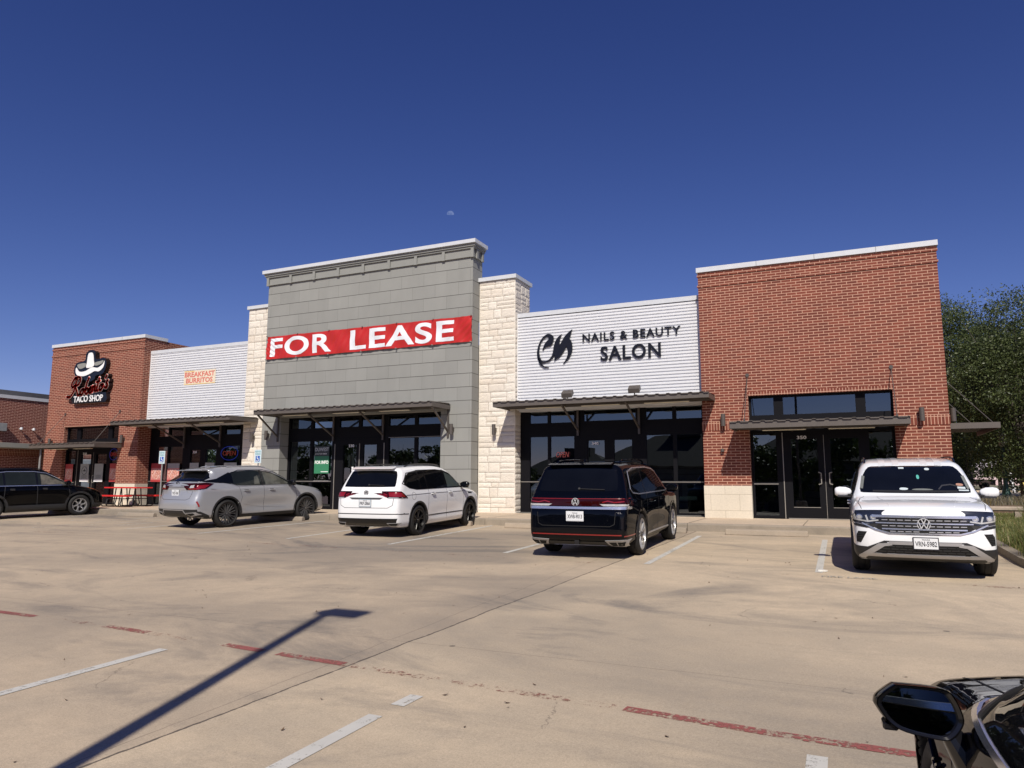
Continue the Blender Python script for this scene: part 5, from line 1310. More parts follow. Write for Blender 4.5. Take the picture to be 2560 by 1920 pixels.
# --- white SUV facing the camera
def white_suv():
    S_ = dict(ATLAS, style='five', m1=RIM_S, m2=RIM_D)
    root, sk, S = make_car(S_, P_WHITE, .235, 'white_suv', 'large white SUV facing the camera at the right, black framed number plate', 'car', (.92, 13.97, 0), R(-90))
    arch_trim(sk, S, PLAS, .0, .03)
    win = [(-2.05, 1.24), (-1.86, 1.56), (-1.4, 1.625), (-.4, 1.635), (.15, 1.60), (.55, 1.50), (1.08, 1.15), (.9, 1.125), (-1.5, 1.135), (-1.95, 1.17)]
    sk.both(rounded(win, 1), G_CAR, 'side_window', off=.003)
    for a in 'RL':
        for x in (-.98, .02): sk.strip(a, [(x-.04, 1.13), (x+.02, 1.62)], .05, PLAS2, 'door_pillar', off=.006, thick=.006)
        sk.strip(a, [(-.98, 1.12), (-1.02, .60), (-.95, .32)], .008, GAPL); sk.strip(a, [(.02, 1.12), (.02, .3)], .008, GAPL); sk.strip(a, [(1.0, 1.12), (1.08, .8), (.98, .32)], .008, GAPL)
        sk.strip(a, [(-.98, .36), (.95, .36)], .06, PLAS, 'sill_trim', off=.008, thick=.01)
    handles(sk, (-.75, .25), .98, P_WHITE)
    ws = rounded([(-.72, 1.195), (.72, 1.195), (.80, 1.21), (.755, 1.42), (.66, 1.60), (.56, 1.625), (-.56, 1.625), (-.66, 1.60), (-.755, 1.42), (-.80, 1.21)], 1)
    sk.patch('F', ws, G_WS, 'windscreen', off=.003, step=.06)
    o = sk.patch('F', [(-.60, 1.21), (.60, 1.21), (.60, 1.235), (-.60, 1.235)], PLAS, 'wiper_cowl', off=.006)
    SH = plain('windscreen_grey_trim', (.16, .17, .16), .5)  # one flat grey for the pillar trim and the dashboard papers
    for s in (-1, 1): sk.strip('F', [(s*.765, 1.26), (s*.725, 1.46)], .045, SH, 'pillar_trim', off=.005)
    W1 = plain('sticker_white', (.55, .62, .64), .5); W2 = plain('sticker_tan', (.40, .22, .16), .5)
    sk.patch('F', [(-.18, 1.575), (-.10, 1.575), (-.10, 1.60), (-.18, 1.60)], W1, 'toll_tag', off=.006)
    sk.patch('F', rounded([(.20, 1.55), (.27, 1.55), (.27, 1.585), (.20, 1.585)]), W1, 'toll_tag', off=.006)
    sk.patch('F', rounded([(.06, 1.41), (.10, 1.41), (.10, 1.475), (.06, 1.475)]), plain('teal_freshener', (.10, .42, .36), .5), 'air_freshener', off=.006)
    sk.patch('F', rounded([(.60, 1.305), (.70, 1.30), (.70, 1.335), (.60, 1.345)]), W2, 'window_sticker', off=.006)
    sk.patch('F', [(.61, 1.262), (.72, 1.257), (.72, 1.285), (.61, 1.292)], W1, 'window_sticker', off=.006); sk.patch('F', [(.62, 1.228), (.76, 1.225), (.76, 1.243), (.62, 1.247)], W1, 'window_sticker', off=.006)
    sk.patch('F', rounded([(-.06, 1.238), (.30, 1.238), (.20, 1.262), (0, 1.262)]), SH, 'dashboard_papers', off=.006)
    sk.patch('F', rounded([(-.22, 1.24), (-.10, 1.24), (-.08, 1.27), (-.2, 1.28)]), W1, 'dashboard_papers', off=.006)
    sk.strip('F', [(.34, 1.25), (.40, 1.31), (.52, 1.325), (.62, 1.30), (.66, 1.25)], .018, plain('steering_wheel_dark', (.035, .035, .04), .5), 'steering_wheel', off=.005)
    # bonnet shut lines and creases
    sk.strip('T', [(2.20, .80), (1.9, .84), (1.35, .80), (1.26, .74)], .010, GAPL); sk.strip('T', [(2.20, -.80), (1.9, -.84), (1.35, -.80), (1.26, -.74)], .010, GAPL)
    for s in (-1, 1): sk.strip('T', [(2.2, s*.42), (1.32, s*.55)], .012, P_WHITE, 'bonnet_crease', off=.006, thick=.012)
    # grille
    sk.patch('F', [(-.60, .905), (.60, .905), (.78, .865), (.66, .74), (.48, .655), (.2, .64), (-.2, .64), (-.48, .655), (-.66, .74), (-.78, .865)], GAP, 'grille', off=.006)
    for z, u, w_ in ((.895, .66, .035), (.80, .62, .018), (.715, .54, .020)): sk.strip('F', [(-u, z), (-.1, z), (.1, z), (u, z)], w_, CHROME, 'grille_bar', off=.020, thick=.02)
    sk.strip('F', [(-.80, .79), (-.62, .70), (-.45, .655), (.45, .655), (.62, .70), (.80, .79)], .020, CHROME, 'grille_bar', off=.018, thick=.02)
    for z in (.845, .76, .682):
        for i in range(-5, 6):
            if abs(i*.1) < .09 or abs(i*.1) > .62-(.9-z)*.7: continue
            sk.strip('F', [(i*.1-.038, z), (i*.1+.038, z)], .012, SATIN, 'grille_tooth', off=.014, thick=.01)
    vw_badge(sk, 'F', 0, .79, .165)
    for s in (-1, 1):
        sk.patch('F', [(s*.56, .915), (s*.72, .925), (s*.88, .94), (s*.935, .88), (s*.93, .80), (s*.80, .775), (s*.66, .785), (s*.57, .83)], LAMPIN, 'headlight', off=.010)
        sk.strip('F', [(s*.58, .838), (s*.72, .815), (s*.89, .84), (s*.90, .915)], .020, LENSW, 'running_light', off=.014); sk.strip('F', [(s*.72, .82), (s*.745, .905)], .022, LENSW, 'running_light', off=.014)
        for cx in (.65, .83): sk.strip('F', arc(s*cx, .875, .036, 0, 360, 14), .010, CHROME, 'projector_ring', off=.013); sk.patch('F', arc(s*cx, .875, .028, 0, 345, 12), LENSW, 'projector_lens', off=.012)
        sk.patch('F', [(s*.58, .79), (s*.80, .765), (s*.93, .79), (s*.90, .745), (s*.74, .72), (s*.62, .735)], PLAS, 'headlight_surround', off=.007)
        sk.patch('F', [(s*.745, .665), (s*.86, .665), (s*.885, .60), (s*.885, .505), (s*.83, .50)], GAP, 'side_intake', off=.005)
        for z in (.635, .60, .565, .53): sk.strip('F', [(s*(.77+(.665-z)*.5), z), (s*.875, z-.01)], .012, PLAS, 'intake_slat', off=.012)
        sk.patch('F', [(s*.985, .44), (s*.80, .42), (s*.52, .545), (s*.48, .52), (s*.76, .30), (s*.97, .28)], PLAS, 'bumper_corner', off=.007)
        sk.patch('F', [(s*.78, .285), (s*.90, .285), (s*.60, .50), (s*.42, .515), (s*.42, .48), (s*.52, .465)], SATIN, 'skid_trim', off=.016, thick=.02)
    for a in 'RL': sk.patch(a, [(2.14, .965), (2.30, .985), (2.34, .82), (2.20, .80)], LAMPIN, 'headlight_side', off=.008); sk.patch(a, [(1.98, .46), (2.40, .44), (2.38, .26), (1.98, .26)], PLAS, 'bumper_corner', off=.007)
    sk.strip('F', [(-.46, .515), (.46, .515)], .045, SATIN, 'skid_trim', off=.014, thick=.02); sk.strip('F', [(-.52, .535), (.52, .535)], .016, PLAS, 'bumper_line', off=.010)
    sk.patch('F', [(-.50, .49), (.50, .49), (.66, .36), (-.66, .36)], GAP, 'lower_grille', off=.006)
    for z in (.46, .425, .39):
        for i in range(-5, 6):
            if abs(i*.11) < .52+(.46-z)*1.1: sk.strip('F', [(i*.11-.045+(.05 if z == .425 else 0), z), (i*.11+.045+(.05 if z == .425 else 0), z)], .014, PLAS, 'grille_tooth', off=.014)
    sk.strip('F', [(-.74, .335), (.74, .335)], .045, SATIN, 'skid_trim', off=.015, thick=.02)
    sk.patch('F', [(-.80, .305), (.80, .305), (.74, .235), (-.74, .235)], PLAS, 'front_lip', off=.008)
    plate(sk, 'F', .01, .52, 'VRN-5982', PLATEK)
    for i in (-3, -1.5, 1.5, 3): sk.patch('T', [(.5, i*.14-.05), (-1.8, i*.14-.05), (-1.8, i*.14+.05), (.5, i*.14+.05)], P_WHITE, 'roof_rib', off=.008, thick=.012, step=.2)
    mirror(sk, .92, 1.15, P_WHITE, PLAS, 1.05); rails(sk, -1.85, .25, .68, PLAS2, .06)
    place_on_lot(root, .958); return root
# --- small white SUV
TIG = dict(axles=(-1.395, 1.395), r=.355, arch=.405, rim=.25, tw=.235, w=1.82, flare=.022, tuck=.025, tuckz=.48, bowf=.2, bowr=.09, crown=.035, xm=.1, k1=.13, k2=.12, style='five', m1=RIM_B, m2=RIM_B,
    side=[(-2.15, .24), (-2.32, .34), (-2.38, .46), (-2.38, .62), (-2.345, .90), (-2.31, 1.02), (-2.23, 1.14), (-2.0, 1.48), (-1.98, 1.575), (-1.86, 1.605), (-1.3, 1.64), (-.4, 1.65), (.1, 1.615), (.5, 1.52), (1.12, 1.11), (1.28, 1.05), (1.75, .99), (2.08, .90), (2.22, .78), (2.29, .58), (2.27, .38), (2.12, .24), (0, .22), (-1.9, .22)],
    plan=plan(-2.38, 2.29, .91), sect=[(.05, .79), (.24, .85), (.34, .885), (.55, .90), (.76, .91), (.93, .905), (.99, .893), (1.05, .862), (1.45, .735), (1.65, .655), (2.2, .44)])
def small_white_suv():
    root, sk, S = make_car(TIG, P_WHITE2, .235, 'small_white_suv', 'white SUV with black wheels seen from behind, before number 330', 'car', (-10.22, 16.28, 0), R(92.3))
    arch_trim(sk, S, PLAS, .0, .045)
    win = [(-2.02, 1.22), (-1.78, 1.46), (-1.2, 1.525), (-.3, 1.53), (.1, 1.50), (.45, 1.41), (.98, 1.10), (.85, 1.07), (-1.45, 1.075), (-1.78, 1.12)]
    sk.both(rounded(win, 1), G_DARK, 'side_window', off=.003)
    for a in 'RL':
        sk.strip(a, win, .016, PLAS2, 'window_trim', off=.006, closed=True, thick=.008)
        for x in (-1.22, -.9, .04): sk.strip(a, [(x-.02, 1.075), (x-.06 if x < 0 else x+.0, 1.53)], .045, PLAS2, 'door_pillar', off=.006, thick=.006)
        sk.patch(a, [(.12, 1.09), (.10, 1.46), (.42, 1.38), (.86, 1.12), (.82, 1.09)], plain('lit_window_glass', (.06, .075, .07), .05) if 'lit_window_glass' not in bpy.data.materials else bpy.data.materials['lit_window_glass'], 'window_light_patch', off=.005)  # lighter opaque patch, light seen through the cabin put into its colour
        sk.strip(a, [(-.90, 1.07), (-.94, .60), (-1.0, .52)], .008, GAPL); sk.strip(a, [(.04, 1.07), (.06, .3)], .008, GAPL); sk.strip(a, [(.92, 1.06), (1.0, .8), (.92, .32)], .008, GAPL)
        sk.strip(a, [(-1.95, .955), (-1.0, .965), (1.0, .955), (1.6, .90)], .010, GAPL, 'shoulder_crease', off=.004)  # crease drawn as a dark line, its shade painted on
        sk.strip(a, [(-.92, .44), (.92, .44)], .022, PLAS, 'sill_trim', off=.006, thick=.008); sk.patch(a, [(1.28, .92), (1.5, .90), (1.5, .875), (1.26, .885)], PLAS, 'fender_vent', off=.005)
        sk.strip(a, arc(-1.62, .93, .09, 0, 360, 16), .006, GAPL, 'fuel_flap_gap') if a == 'R' else None
    handles(sk, (-.70, .22), .955, P_WHITE2); mirror(sk, .86, 1.08, PLAS2, PLAS2)
    sk.patch('B', rounded([(-.56, 1.525), (.56, 1.525), (.63, 1.49), (.70, 1.17), (.66, 1.15), (-.66, 1.15), (-.70, 1.17), (-.63, 1.49)], 1), G_DARK, 'rear_window', off=.003)
    for s in (-1, 1):
        sk.patch('B', [(s*.40, 1.055), (s*.78, 1.055), (s*.86, .90), (s*.58, .905), (s*.43, .985)], TAILD, 'tail_lamp', off=.010); sk.patch('B', [(s*.58, 1.03), (s*.77, 1.03), (s*.83, .93), (s*.62, .935)], TAILR, 'lamp_signature', off=.014); sk.strip('B', [(s*.46, 1.0), (s*.56, .97)], .022, TAILR, 'lamp_signature', off=.014)
        sk.strip('B', [(s*.60, .912), (s*.85, .905)], .016, LENSW, 'reversing_lamp', off=.014)
        sk.patch('B', [(s*.55, .345), (s*.84, .35), (s*.78, .285), (s*.60, .28)], SATIN, 'exhaust_trim', off=.016); sk.patch('B', [(s*.575, .335), (s*.80, .34), (s*.76, .297), (s*.62, .293)], GAP, 'exhaust_opening', off=.019)
    for a in 'RL': sk.patch(a, [(-2.34, 1.055), (-2.12, 1.05), (-1.90, .90), (-2.33, .90)], TAILD, 'tail_lamp', off=.010); sk.patch(a, [(-2.30, 1.03), (-2.14, 1.025), (-2.0, .925), (-2.3, .93)], TAILR, 'lamp_signature', off=.014)
    sk.patch('B', [(-.80, .445), (.80, .445), (.74, .27), (-.74, .27)], PLAS2, 'rear_diffuser', off=.008)
    sk.strip('B', [(-.86, .545), (.86, .545)], .018, PLAS, 'bumper_line', off=.005)
    for a in 'RL': sk.strip(a, [(-2.36, .545), (-1.86, .53)], .016, PLAS, 'bumper_line', off=.005)
    sk.strip('B', [(-.72, .90), (-.70, .74), (-.58, .68), (.58, .68), (.70, .74), (.72, .90)], .010, GAPL); sk.patch('B', [(-.46, .915), (.46, .915), (.38, .87), (-.38, .87)], GAPL, 'tailgate_recess_shade', off=.002, thick=0)  # tailgate patch is flat, its dark colour paints the shade of a recess
    plate(sk, 'B', 0, .79, 'PRP-2866', PLATEB); vw_badge(sk, 'B', 0, 1.02, .12)
    text('TIGUAN', .0, .01, 0, .01, 0, GAPL, 'x') if 0 else None
    wiper(sk, .02, 1.19, .42, 1.18); rails(sk, -1.6, .25, .57, PLAS2, .05); sk.patch('B', [(-.16, 1.568), (.16, 1.568), (.16, 1.55), (-.16, 1.55)], GAP, 'brake_lamp', off=.006)
    m = MB(); m.prism([(-1.92, 0), (-2.10, -.05), (-2.08, -.07), (-1.85, -.04)], -.56, .56, P_WHITE2, 'y'); o = m.build('roof_spoiler', root, bevel=.008); o.location.z = 1.625
    m = MB(); hz = sk.P('T', -1.7, 0)[0].z; m.prism([(-1.76, hz), (-1.62, hz), (-1.74, hz+.06)], -.012, .012, PLAS2, 'y'); m.build('roof_antenna', root)
    place_on_lot(root); return root
# --- silver crossover
RX = dict(axles=(-1.395, 1.395), r=.375, arch=.43, rim=.282, tw=.235, w=1.87, flare=.045, tuck=.045, tuckz=.55, bowf=.22, bowr=.13, crown=.045, xm=.1, k1=.15, k2=.13, style='multi', m1=RIM_D, m2=plain('two_tone_rim', (.20, .20, .205), .3, .7, .1),
    side=[(-2.2, .30), (-2.38, .38), (-2.48, .50), (-2.49, .66), (-2.46, .78), (-2.36, .98), (-2.37, 1.16), (-2.30, 1.24), (-1.82, 1.52), (-1.92, 1.585), (-1.82, 1.61), (-1.3, 1.665), (-.5, 1.685), (-.05, 1.665), (.4, 1.55), (1.05, 1.18), (1.22, 1.12), (1.75, 1.055), (2.12, .965), (2.31, .81), (2.38, .56), (2.36, .36), (2.2, .26), (0, .26), (-1.9, .27)],
    plan=plan(-2.49, 2.38, .93, wr=.76), sect=[(.05, .80), (.26, .86), (.36, .90), (.55, .915), (.80, .93), (.98, .925), (1.05, .905), (1.12, .865), (1.48, .725), (1.68, .64), (2.2, .42)])
def silver_suv():
    root, sk, S = make_car(RX, P_SILVER, .30, 'silver_crossover', 'silver crossover with sloping rear window and dark multi spoke wheels', 'car', (-16.28, 16.62, 0), R(82))
    arch_trim(sk, S, PLAS, .0, .05)
    win = [(-1.72, 1.24), (-1.30, 1.50), (-.75, 1.545), (-.1, 1.535), (.25, 1.46), (.95, 1.13), (.75, 1.115), (-1.05, 1.115), (-1.25, 1.17)]
    sk.both(rounded(win, 1), G_CAR, 'side_window', off=.003)
    LG = plain('lit_cabin_glass', (.085, .088, .075), .05, 0, .5, 4)  # brighter opaque colour paints the light showing through the cabin
    for a in 'RL':
        sk.patch(a, [(-2.22, 1.26), (-1.70, 1.33), (-1.28, 1.50), (-1.2, 1.44), (-1.18, 1.20), (-1.6, 1.21)], G_DARK, 'rear_quarter_glass', off=.004)
        sk.strip(a, [(-1.42, 1.42), (-.95, 1.555), (-.1, 1.555), (.3, 1.475), (.98, 1.14)], .014, PLAS2, 'window_trim', off=.008, thick=.008); sk.strip(a, [(-1.26, 1.17), (-1.05, 1.108), (.9, 1.108)], .016, SATIN, 'belt_trim', off=.007)
        sk.strip(a, [(-.20, 1.11), (-.24, 1.54)], .055, PLAS2, 'door_pillar', off=.007, thick=.006); sk.patch(a, [(-.10, 1.13), (-.15, 1.50), (.2, 1.44), (.72, 1.17), (.68, 1.13)], LG, 'window_light_patch', off=.005)
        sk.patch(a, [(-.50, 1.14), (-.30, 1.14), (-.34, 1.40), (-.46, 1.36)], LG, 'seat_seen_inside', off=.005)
        sk.strip(a, [(-1.02, 1.10), (-.92, .80), (-.98, .62)], .008, GAPL); sk.strip(a, [(-.18, 1.10), (-.15, .34)], .008, GAPL); sk.strip(a, [(.92, 1.10), (1.02, .8), (.92, .34)], .008, GAPL)
        sk.strip(a, [(-.85, .62), (-.3, .52), (.6, .46)], .014, P_SILVER, 'door_crease', off=.006, thick=.01); sk.strip(a, [(-.96, .31), (.96, .31)], .06, PLAS, 'sill_trim', off=.008)
        sk.patch(a, [(-2.36, 1.21), (-2.0, 1.23), (-1.80, 1.20), (-2.05, 1.07), (-2.34, 1.04)], TAILD, 'tail_lamp', off=.010); sk.patch(a, [(-2.30, 1.15), (-2.05, 1.17), (-1.93, 1.16), (-2.1, 1.08), (-2.3, 1.06)], TAILR, 'lamp_signature', off=.014)
        sk.patch(a, [(2.05, .86), (1.78, .935), (1.9, .89), (2.12, .79)], LAMPIN, 'headlight_side', off=.008); sk.patch(a, [(-2.47, .50), (-2.2, .47), (-1.95, .36), (-1.9, .28), (-2.3, .28)], PLAS, 'rear_bumper_lower', off=.007)
        sk.strip(a, [(-2.30, .74), (-2.24, .60)], .04, REFR, 'side_reflector', off=.008)
    handles(sk, (-.78, .10), .985, P_SILVER); mirror(sk, .74, 1.12, PLAS2, PLAS2)
    sk.patch('B', [(-.54, 1.545), (.54, 1.545), (.66, 1.46), (.80, 1.30), (.76, 1.265), (-.76, 1.265), (-.80, 1.30), (-.66, 1.46)], G_DARK, 'rear_window', off=.004)
    for s in (-1, 1):
        sk.patch('B', [(s*.36, 1.10), (s*.55, 1.17), (s*.72, 1.20), (s*.88, 1.20), (s*.88, 1.045), (s*.50, 1.045)], TAILD, 'tail_lamp', off=.010); sk.patch('B', [(s*.58, 1.155), (s*.70, 1.17), (s*.70, 1.10), (s*.55, 1.09)], LENSW, 'reversing_lamp', off=.014)
        sk.patch('B', [(s*.50, 1.085), (s*.86, 1.085), (s*.86, 1.055), (s*.52, 1.055)], TAILR, 'lamp_signature', off=.014)
        sk.strip('B', [(s*.34, 1.13), (s*.52, .97)], .02, SATIN, 'tailgate_crease', off=.006)
        sk.patch('B', [(s*.52, .44), (s*.82, .46), (s*.86, .39), (s*.62, .34)], SATIN, 'exhaust_trim', off=.018); sk.patch('B', [(s*.56, .425), (s*.77, .44), (s*.79, .40), (s*.64, .365)], GAP, 'exhaust_opening', off=.021)
    sk.patch('B', [(-.34, 1.14), (.34, 1.14), (.34, 1.115), (-.34, 1.115)], SATIN, 'tailgate_bar', off=.016, thick=.02); sk.patch('B', [(-.84, .53), (.84, .53), (.84, .32), (-.84, .32)], PLAS, 'rear_bumper_lower', off=.007); sk.strip('B', [(-.50, .40), (-.44, .51), (.44, .51), (.50, .40)], .022, SATIN, 'skid_trim', off=.016)
    sk.strip('B', [(-.66, 1.02), (-.62, .82), (-.5, .78), (.5, .78), (.62, .82), (.66, 1.02)], .010, GAPL)
    plate(sk, 'B', 0, .96, 'YXD-768', PLATEW, w=.29)
    h = sk.P('B', 0, 1.22)[0]; m = MB(); n = 24; m.tube([(h.x-.014, .065*math.cos(2*math.pi*k/n), 1.215+.045*math.sin(2*math.pi*k/n)) for k in range(n+1)], .008, PLAS2, 6)
    m.tube([(h.x-.016, .03, 1.245), (h.x-.016, .025, 1.20), (h.x-.016, -.04, 1.195)], .008, PLAS2, 6); m.build('emblem', root)
    for u in (.55, -.50): text('RX' if u > 0 else '350', u-.06, u+.05, .83, .86, sk.P('B', -u, .84)[0].x-.004, SATIN, 'trim_lettering', root, ex=.003, face='-x') if 0 else None
    m = MB(); m.prism([(-1.62, .015), (-2.02, -.03), (-2.02, -.05), (-1.70, -.05)], -.58, .58, P_SILVER, 'y'); o = m.build('roof_spoiler', root, bevel=.008); o.location.z = 1.60
    rails(sk, -1.3, .1, .58, P_SILVER, .03)
    m = MB(); hz = sk.P('T', -1.45, 0)[0].z; m.prism([(-1.52, hz), (-1.36, hz), (-1.50, hz+.06)], -.012, .012, P_SILVER, 'y'); m.build('roof_antenna', root)
    place_on_lot(root); return root
# --- black crossover at the left edge
CRV = dict(axles=(-1.33, 1.33), r=.36, arch=.415, rim=.235, tw=.23, w=1.83, flare=.02, tuck=.03, tuckz=.5, bowf=.2, bowr=.1, crown=.04, xm=.1, k1=.14, k2=.12, style='six', m1=RIM_S, m2=RIM_D,
    side=[(-2.05, .26), (-2.22, .38), (-2.27, .56), (-2.25, .85), (-2.20, 1.05), (-2.05, 1.20), (-1.86, 1.55), (-1.7, 1.61), (-1.1, 1.665), (-.3, 1.675), (.15, 1.63), (.5, 1.52), (1.15, 1.10), (1.3, 1.06), (1.75, .98), (2.1, .86), (2.24, .72), (2.30, .52), (2.27, .34), (2.1, .24), (0, .22), (-1.9, .22)],
    plan=plan(-2.27, 2.30, .915), sect=[(.05, .79), (.24, .85), (.36, .89), (.55, .905), (.78, .915), (.94, .91), (1.0, .895), (1.06, .86), (1.45, .735), (1.68, .645), (2.2, .43)])
def black_crossover():
    root, sk, S = make_car(CRV, P_BLACK2, .30, 'black_crossover', 'black crossover with silver wheels cut off by the left edge', 'car', (-26.05, 16.2, 0), R(76))
    arch_trim(sk, S, PLAS, .0, .07)
    win = [(-1.80, 1.20), (-1.55, 1.48), (-.9, 1.545), (-.1, 1.54), (.25, 1.48), (1.02, 1.10), (.85, 1.085), (-1.4, 1.095), (-1.7, 1.13)]
    sk.both(rounded(win, 1), G_CAR, 'side_window', off=.003)
    LG2 = plain('lit_front_glass', (.12, .11, .09), .04, 0, .6, 5)  # light through the front glass painted as a paler opaque colour
    for a in 'RL':
        sk.strip(a, [(-1.75, 1.13), (-1.4, 1.088), (.85, 1.078), (1.06, 1.088), (.27, 1.495), (-.1, 1.555), (-.9, 1.56), (-1.5, 1.50)], .020, CHROME, 'window_chrome', off=.008, thick=.008)
        for x in (-.98, -.02): sk.strip(a, [(x, 1.09), (x-.03, 1.55)], .06, PLAS2, 'door_pillar', off=.006, thick=.006)
        sk.patch(a, [(.10, 1.11), (.08, 1.46), (.25, 1.43), (.86, 1.13), (.80, 1.11)], LG2, 'window_light_patch', off=.005); sk.strip(a, [(-.02, 1.08), (0, .34)], .008, GAPL); sk.strip(a, [(-.96, 1.08), (-1.0, .6)], .008, GAPL); sk.strip(a, [(.95, 1.08), (1.0, .75), (.88, .34)], .008, GAPL)
        sk.strip(a, [(-.9, .36), (.9, .36)], .14, PLAS, 'sill_trim', off=.008); sk.patch(a, [(1.98, .92), (1.70, .965), (1.85, .90), (2.08, .82), (2.16, .76), (2.1, .86)], AMBER, 'headlight_side', off=.008)
        sk.patch(a, [(1.8, .42), (2.28, .40), (2.26, .26), (1.8, .26)], PLAS, 'bumper_corner', off=.007)
    handles(sk, (-.75, .22), .96, P_BLACK2); mirror(sk, .88, 1.10, P_BLACK2, PLAS); rails(sk, -1.5, .25, .58, PLAS2, .04)
    sk.patch('B', [(-.56, 1.52), (.56, 1.52), (.66, 1.17), (-.66, 1.17)], G_DARK, 'rear_window', off=.003)
    for s in (-1, 1): sk.patch('B', [(s*.62, 1.4), (s*.70, 1.4), (s*.86, .98), (s*.56, .94)], TAILR, 'tail_lamp', off=.008)
    place_on_lot(root); return root
# --- black sedan beside the camera
SED = dict(axles=(-1.36, 1.45), r=.34, arch=.385, rim=.228, tw=.22, w=1.85, flare=.03, tuck=.03, tuckz=.46, bowf=.2, bowr=.12, crown=.05, xm=.0, k1=.14, k2=.12, style='five', m1=RIM_S, m2=RIM_D,
    side=[(-2.1, .24), (-2.28, .40), (-2.34, .60), (-2.32, .92), (-2.2, 1.02), (-1.7, 1.06), (-.95, 1.38), (-.5, 1.43), (0, 1.415), (.30, 1.35), (1.08, .98), (1.26, .945), (1.75, .88), (2.08, .74), (2.25, .58), (2.26, .36), (2.1, .22), (0, .2), (-1.9, .2)],
    plan=plan(-2.34, 2.27, .95), sect=[(.05, .82), (.22, .88), (.34, .915), (.55, .93), (.74, .945), (.84, .942), (.91, .935), (.975, .91), (1.3, .725), (1.45, .58), (2.0, .32)])
def black_sedan():
    root, sk, S = make_car(SED, P_BROWNB, .225, 'black_sedan', 'black sedan with its door mirror in the bottom right corner, beside the camera', 'car', SEDAN_LOC, SEDAN_RZ, h=.018)
    arch_trim(sk, S, P_BROWNB, .0, .02)
    win = [(-1.42, 1.10), (-.95, 1.285), (-.5, 1.335), (-.02, 1.325), (.25, 1.27), (.97, .965), (.90, .945), (-1.3, .965)]
    sk.both(rounded(win, 1), G_SED, 'side_window', off=.003)
    for a in 'RL':
        sk.strip(a, [(.93, .947), (-1.3, .955), (-1.46, 1.09)], .020, CHROME, 'window_chrome', off=.008, thick=.01); sk.strip(a, [(1.0, .958), (.27, 1.285), (-.02, 1.345), (-.5, 1.355), (-.98, 1.30), (-1.46, 1.10)], .022, PLAS2, 'window_frame', off=.009, thick=.012)
        sk.strip(a, [(1.03, .985), (.30, 1.318), (-.02, 1.385)], .030, P_BROWNB, 'roof_gutter', off=.010, thick=.014)
        sk.strip(a, [(.76, .955), (.70, 1.07)], .03, PLAS, 'quarter_divider', off=.008); sk.strip(a, [(-.12, .95), (-.14, 1.33)], .05, PLAS2, 'door_pillar', off=.006)
        sk.strip(a, [(.96, .94), (1.0, .80), (.94, .40), (.88, .28)], .007, GAP, off=.001); sk.strip(a, [(-.12, .93), (-.10, .28)], .007, GAP, off=.001); sk.strip(a, [(.9, .36), (-.9, .38)], .02, CHROME, 'sill_trim', off=.006)
    sk.strip('T', [(2.0, .70), (1.6, .76), (1.15, .73)], .008, GAP); sk.strip('T', [(2.0, -.70), (1.6, -.76), (1.15, -.73)], .008, GAP)
    sk.patch('F', rounded([(-.68, 1.0), (.68, 1.0), (.58, 1.30), (.50, 1.35), (-.50, 1.35), (-.58, 1.30)], 1), G_SED, 'windscreen', off=.003)
    sk.patch('B', rounded([(-.62, 1.08), (.62, 1.08), (.52, 1.33), (-.52, 1.33)], 1), G_SED, 'rear_window', off=.003)
    handles(sk, (-.85, .05), .84, P_BROWNB)
    for s in (-1, 1): sk.patch('F', [(s*.50, .70), (s*.82, .76), (s*.84, .66), (s*.55, .62)], LAMPIN, 'headlight', off=.008)
    # small dark badge on the front wing
    h = sk.P('L', 1.20, .66); m = MB()
    for k in (0, 1): m.tube([(1.15+k*.05, h[0].y+.006, .69-k*.0), (1.185+k*.05, h[0].y+.007, .675), (1.15+k*.05, h[0].y+.007, .655), (1.185+k*.05, h[0].y+.006, .64)], .007, PLAS2, 6)
    m.build('wing_badge', root)
    # door mirrors: large glass facing back toward the driver, thick bezel, stalk to the door
    for s in (-1, 1):
        O = Vector((.823, s*1.016, .94)); nrm = Vector((-1, -s*.10, .13)).normalized() if s > 0 else Vector((-1, .25, .05)).normalized()
        ax = Vector((0, 1, 0)); ax = (ax-nrm*ax.dot(nrm)).normalized(); az = nrm.cross(ax); az = az if az.z > 0 else -az
        def T_(u, v, w): return tuple(O-nrm*u+ax*v*s+az*w)      # u depth forward, v outward, w up
        out = spl([(.115, .019), (.106, .038), (.068, .068), (.045, .073), (-.067, .068), (-.097, .044), (-.114, -.005), (-.108, -.035), (-.084, -.065), (-.054, -.075), (.040, -.061), (.084, -.036), (.112, .004)], 5)
        out = [(p[0]*.92, p[1]*.90) for p in out]
        m = MB(); rings = []
        for u, sc in ((.0, 1.0), (-.006, 1.03), (.012, 1.06), (.05, 1.03), (.09, .90), (.12, .62), (.13, .2)): rings.append([T_(u, p[0]*sc, p[1]*sc) for p in out])
        i = len(m.v); k = m.mi(P_BROWNB); n = len(out)
        for rg in rings: m.v += rg
        for a in range(len(rings)-1):
            for j in range(n): q = (j+1) % n; m.f.append((i+a*n+j, i+a*n+q, i+(a+1)*n+q, i+(a+1)*n+j)); m.m.append(k)
        m.f.append(tuple(i+(len(rings)-1)*n+j for j in range(n))); m.m.append(k)
        o = m.build('door_mirror', root, smooth=True, angle=75)
        m = MB(); k = m.mi(PLAS2)
        for u, sc in ((-.004, 1.0), (.0, .91), (.012, .86)): m.v += [T_(u, p[0]*sc, p[1]*sc) for p in out]
        for a in range(2):
            for j in range(n): q = (j+1) % n; m.f.append((a*n+j, a*n+q, (a+1)*n+q, (a+1)*n+j)); m.m.append(k)
        m.build('mirror_bezel', o, smooth=True)
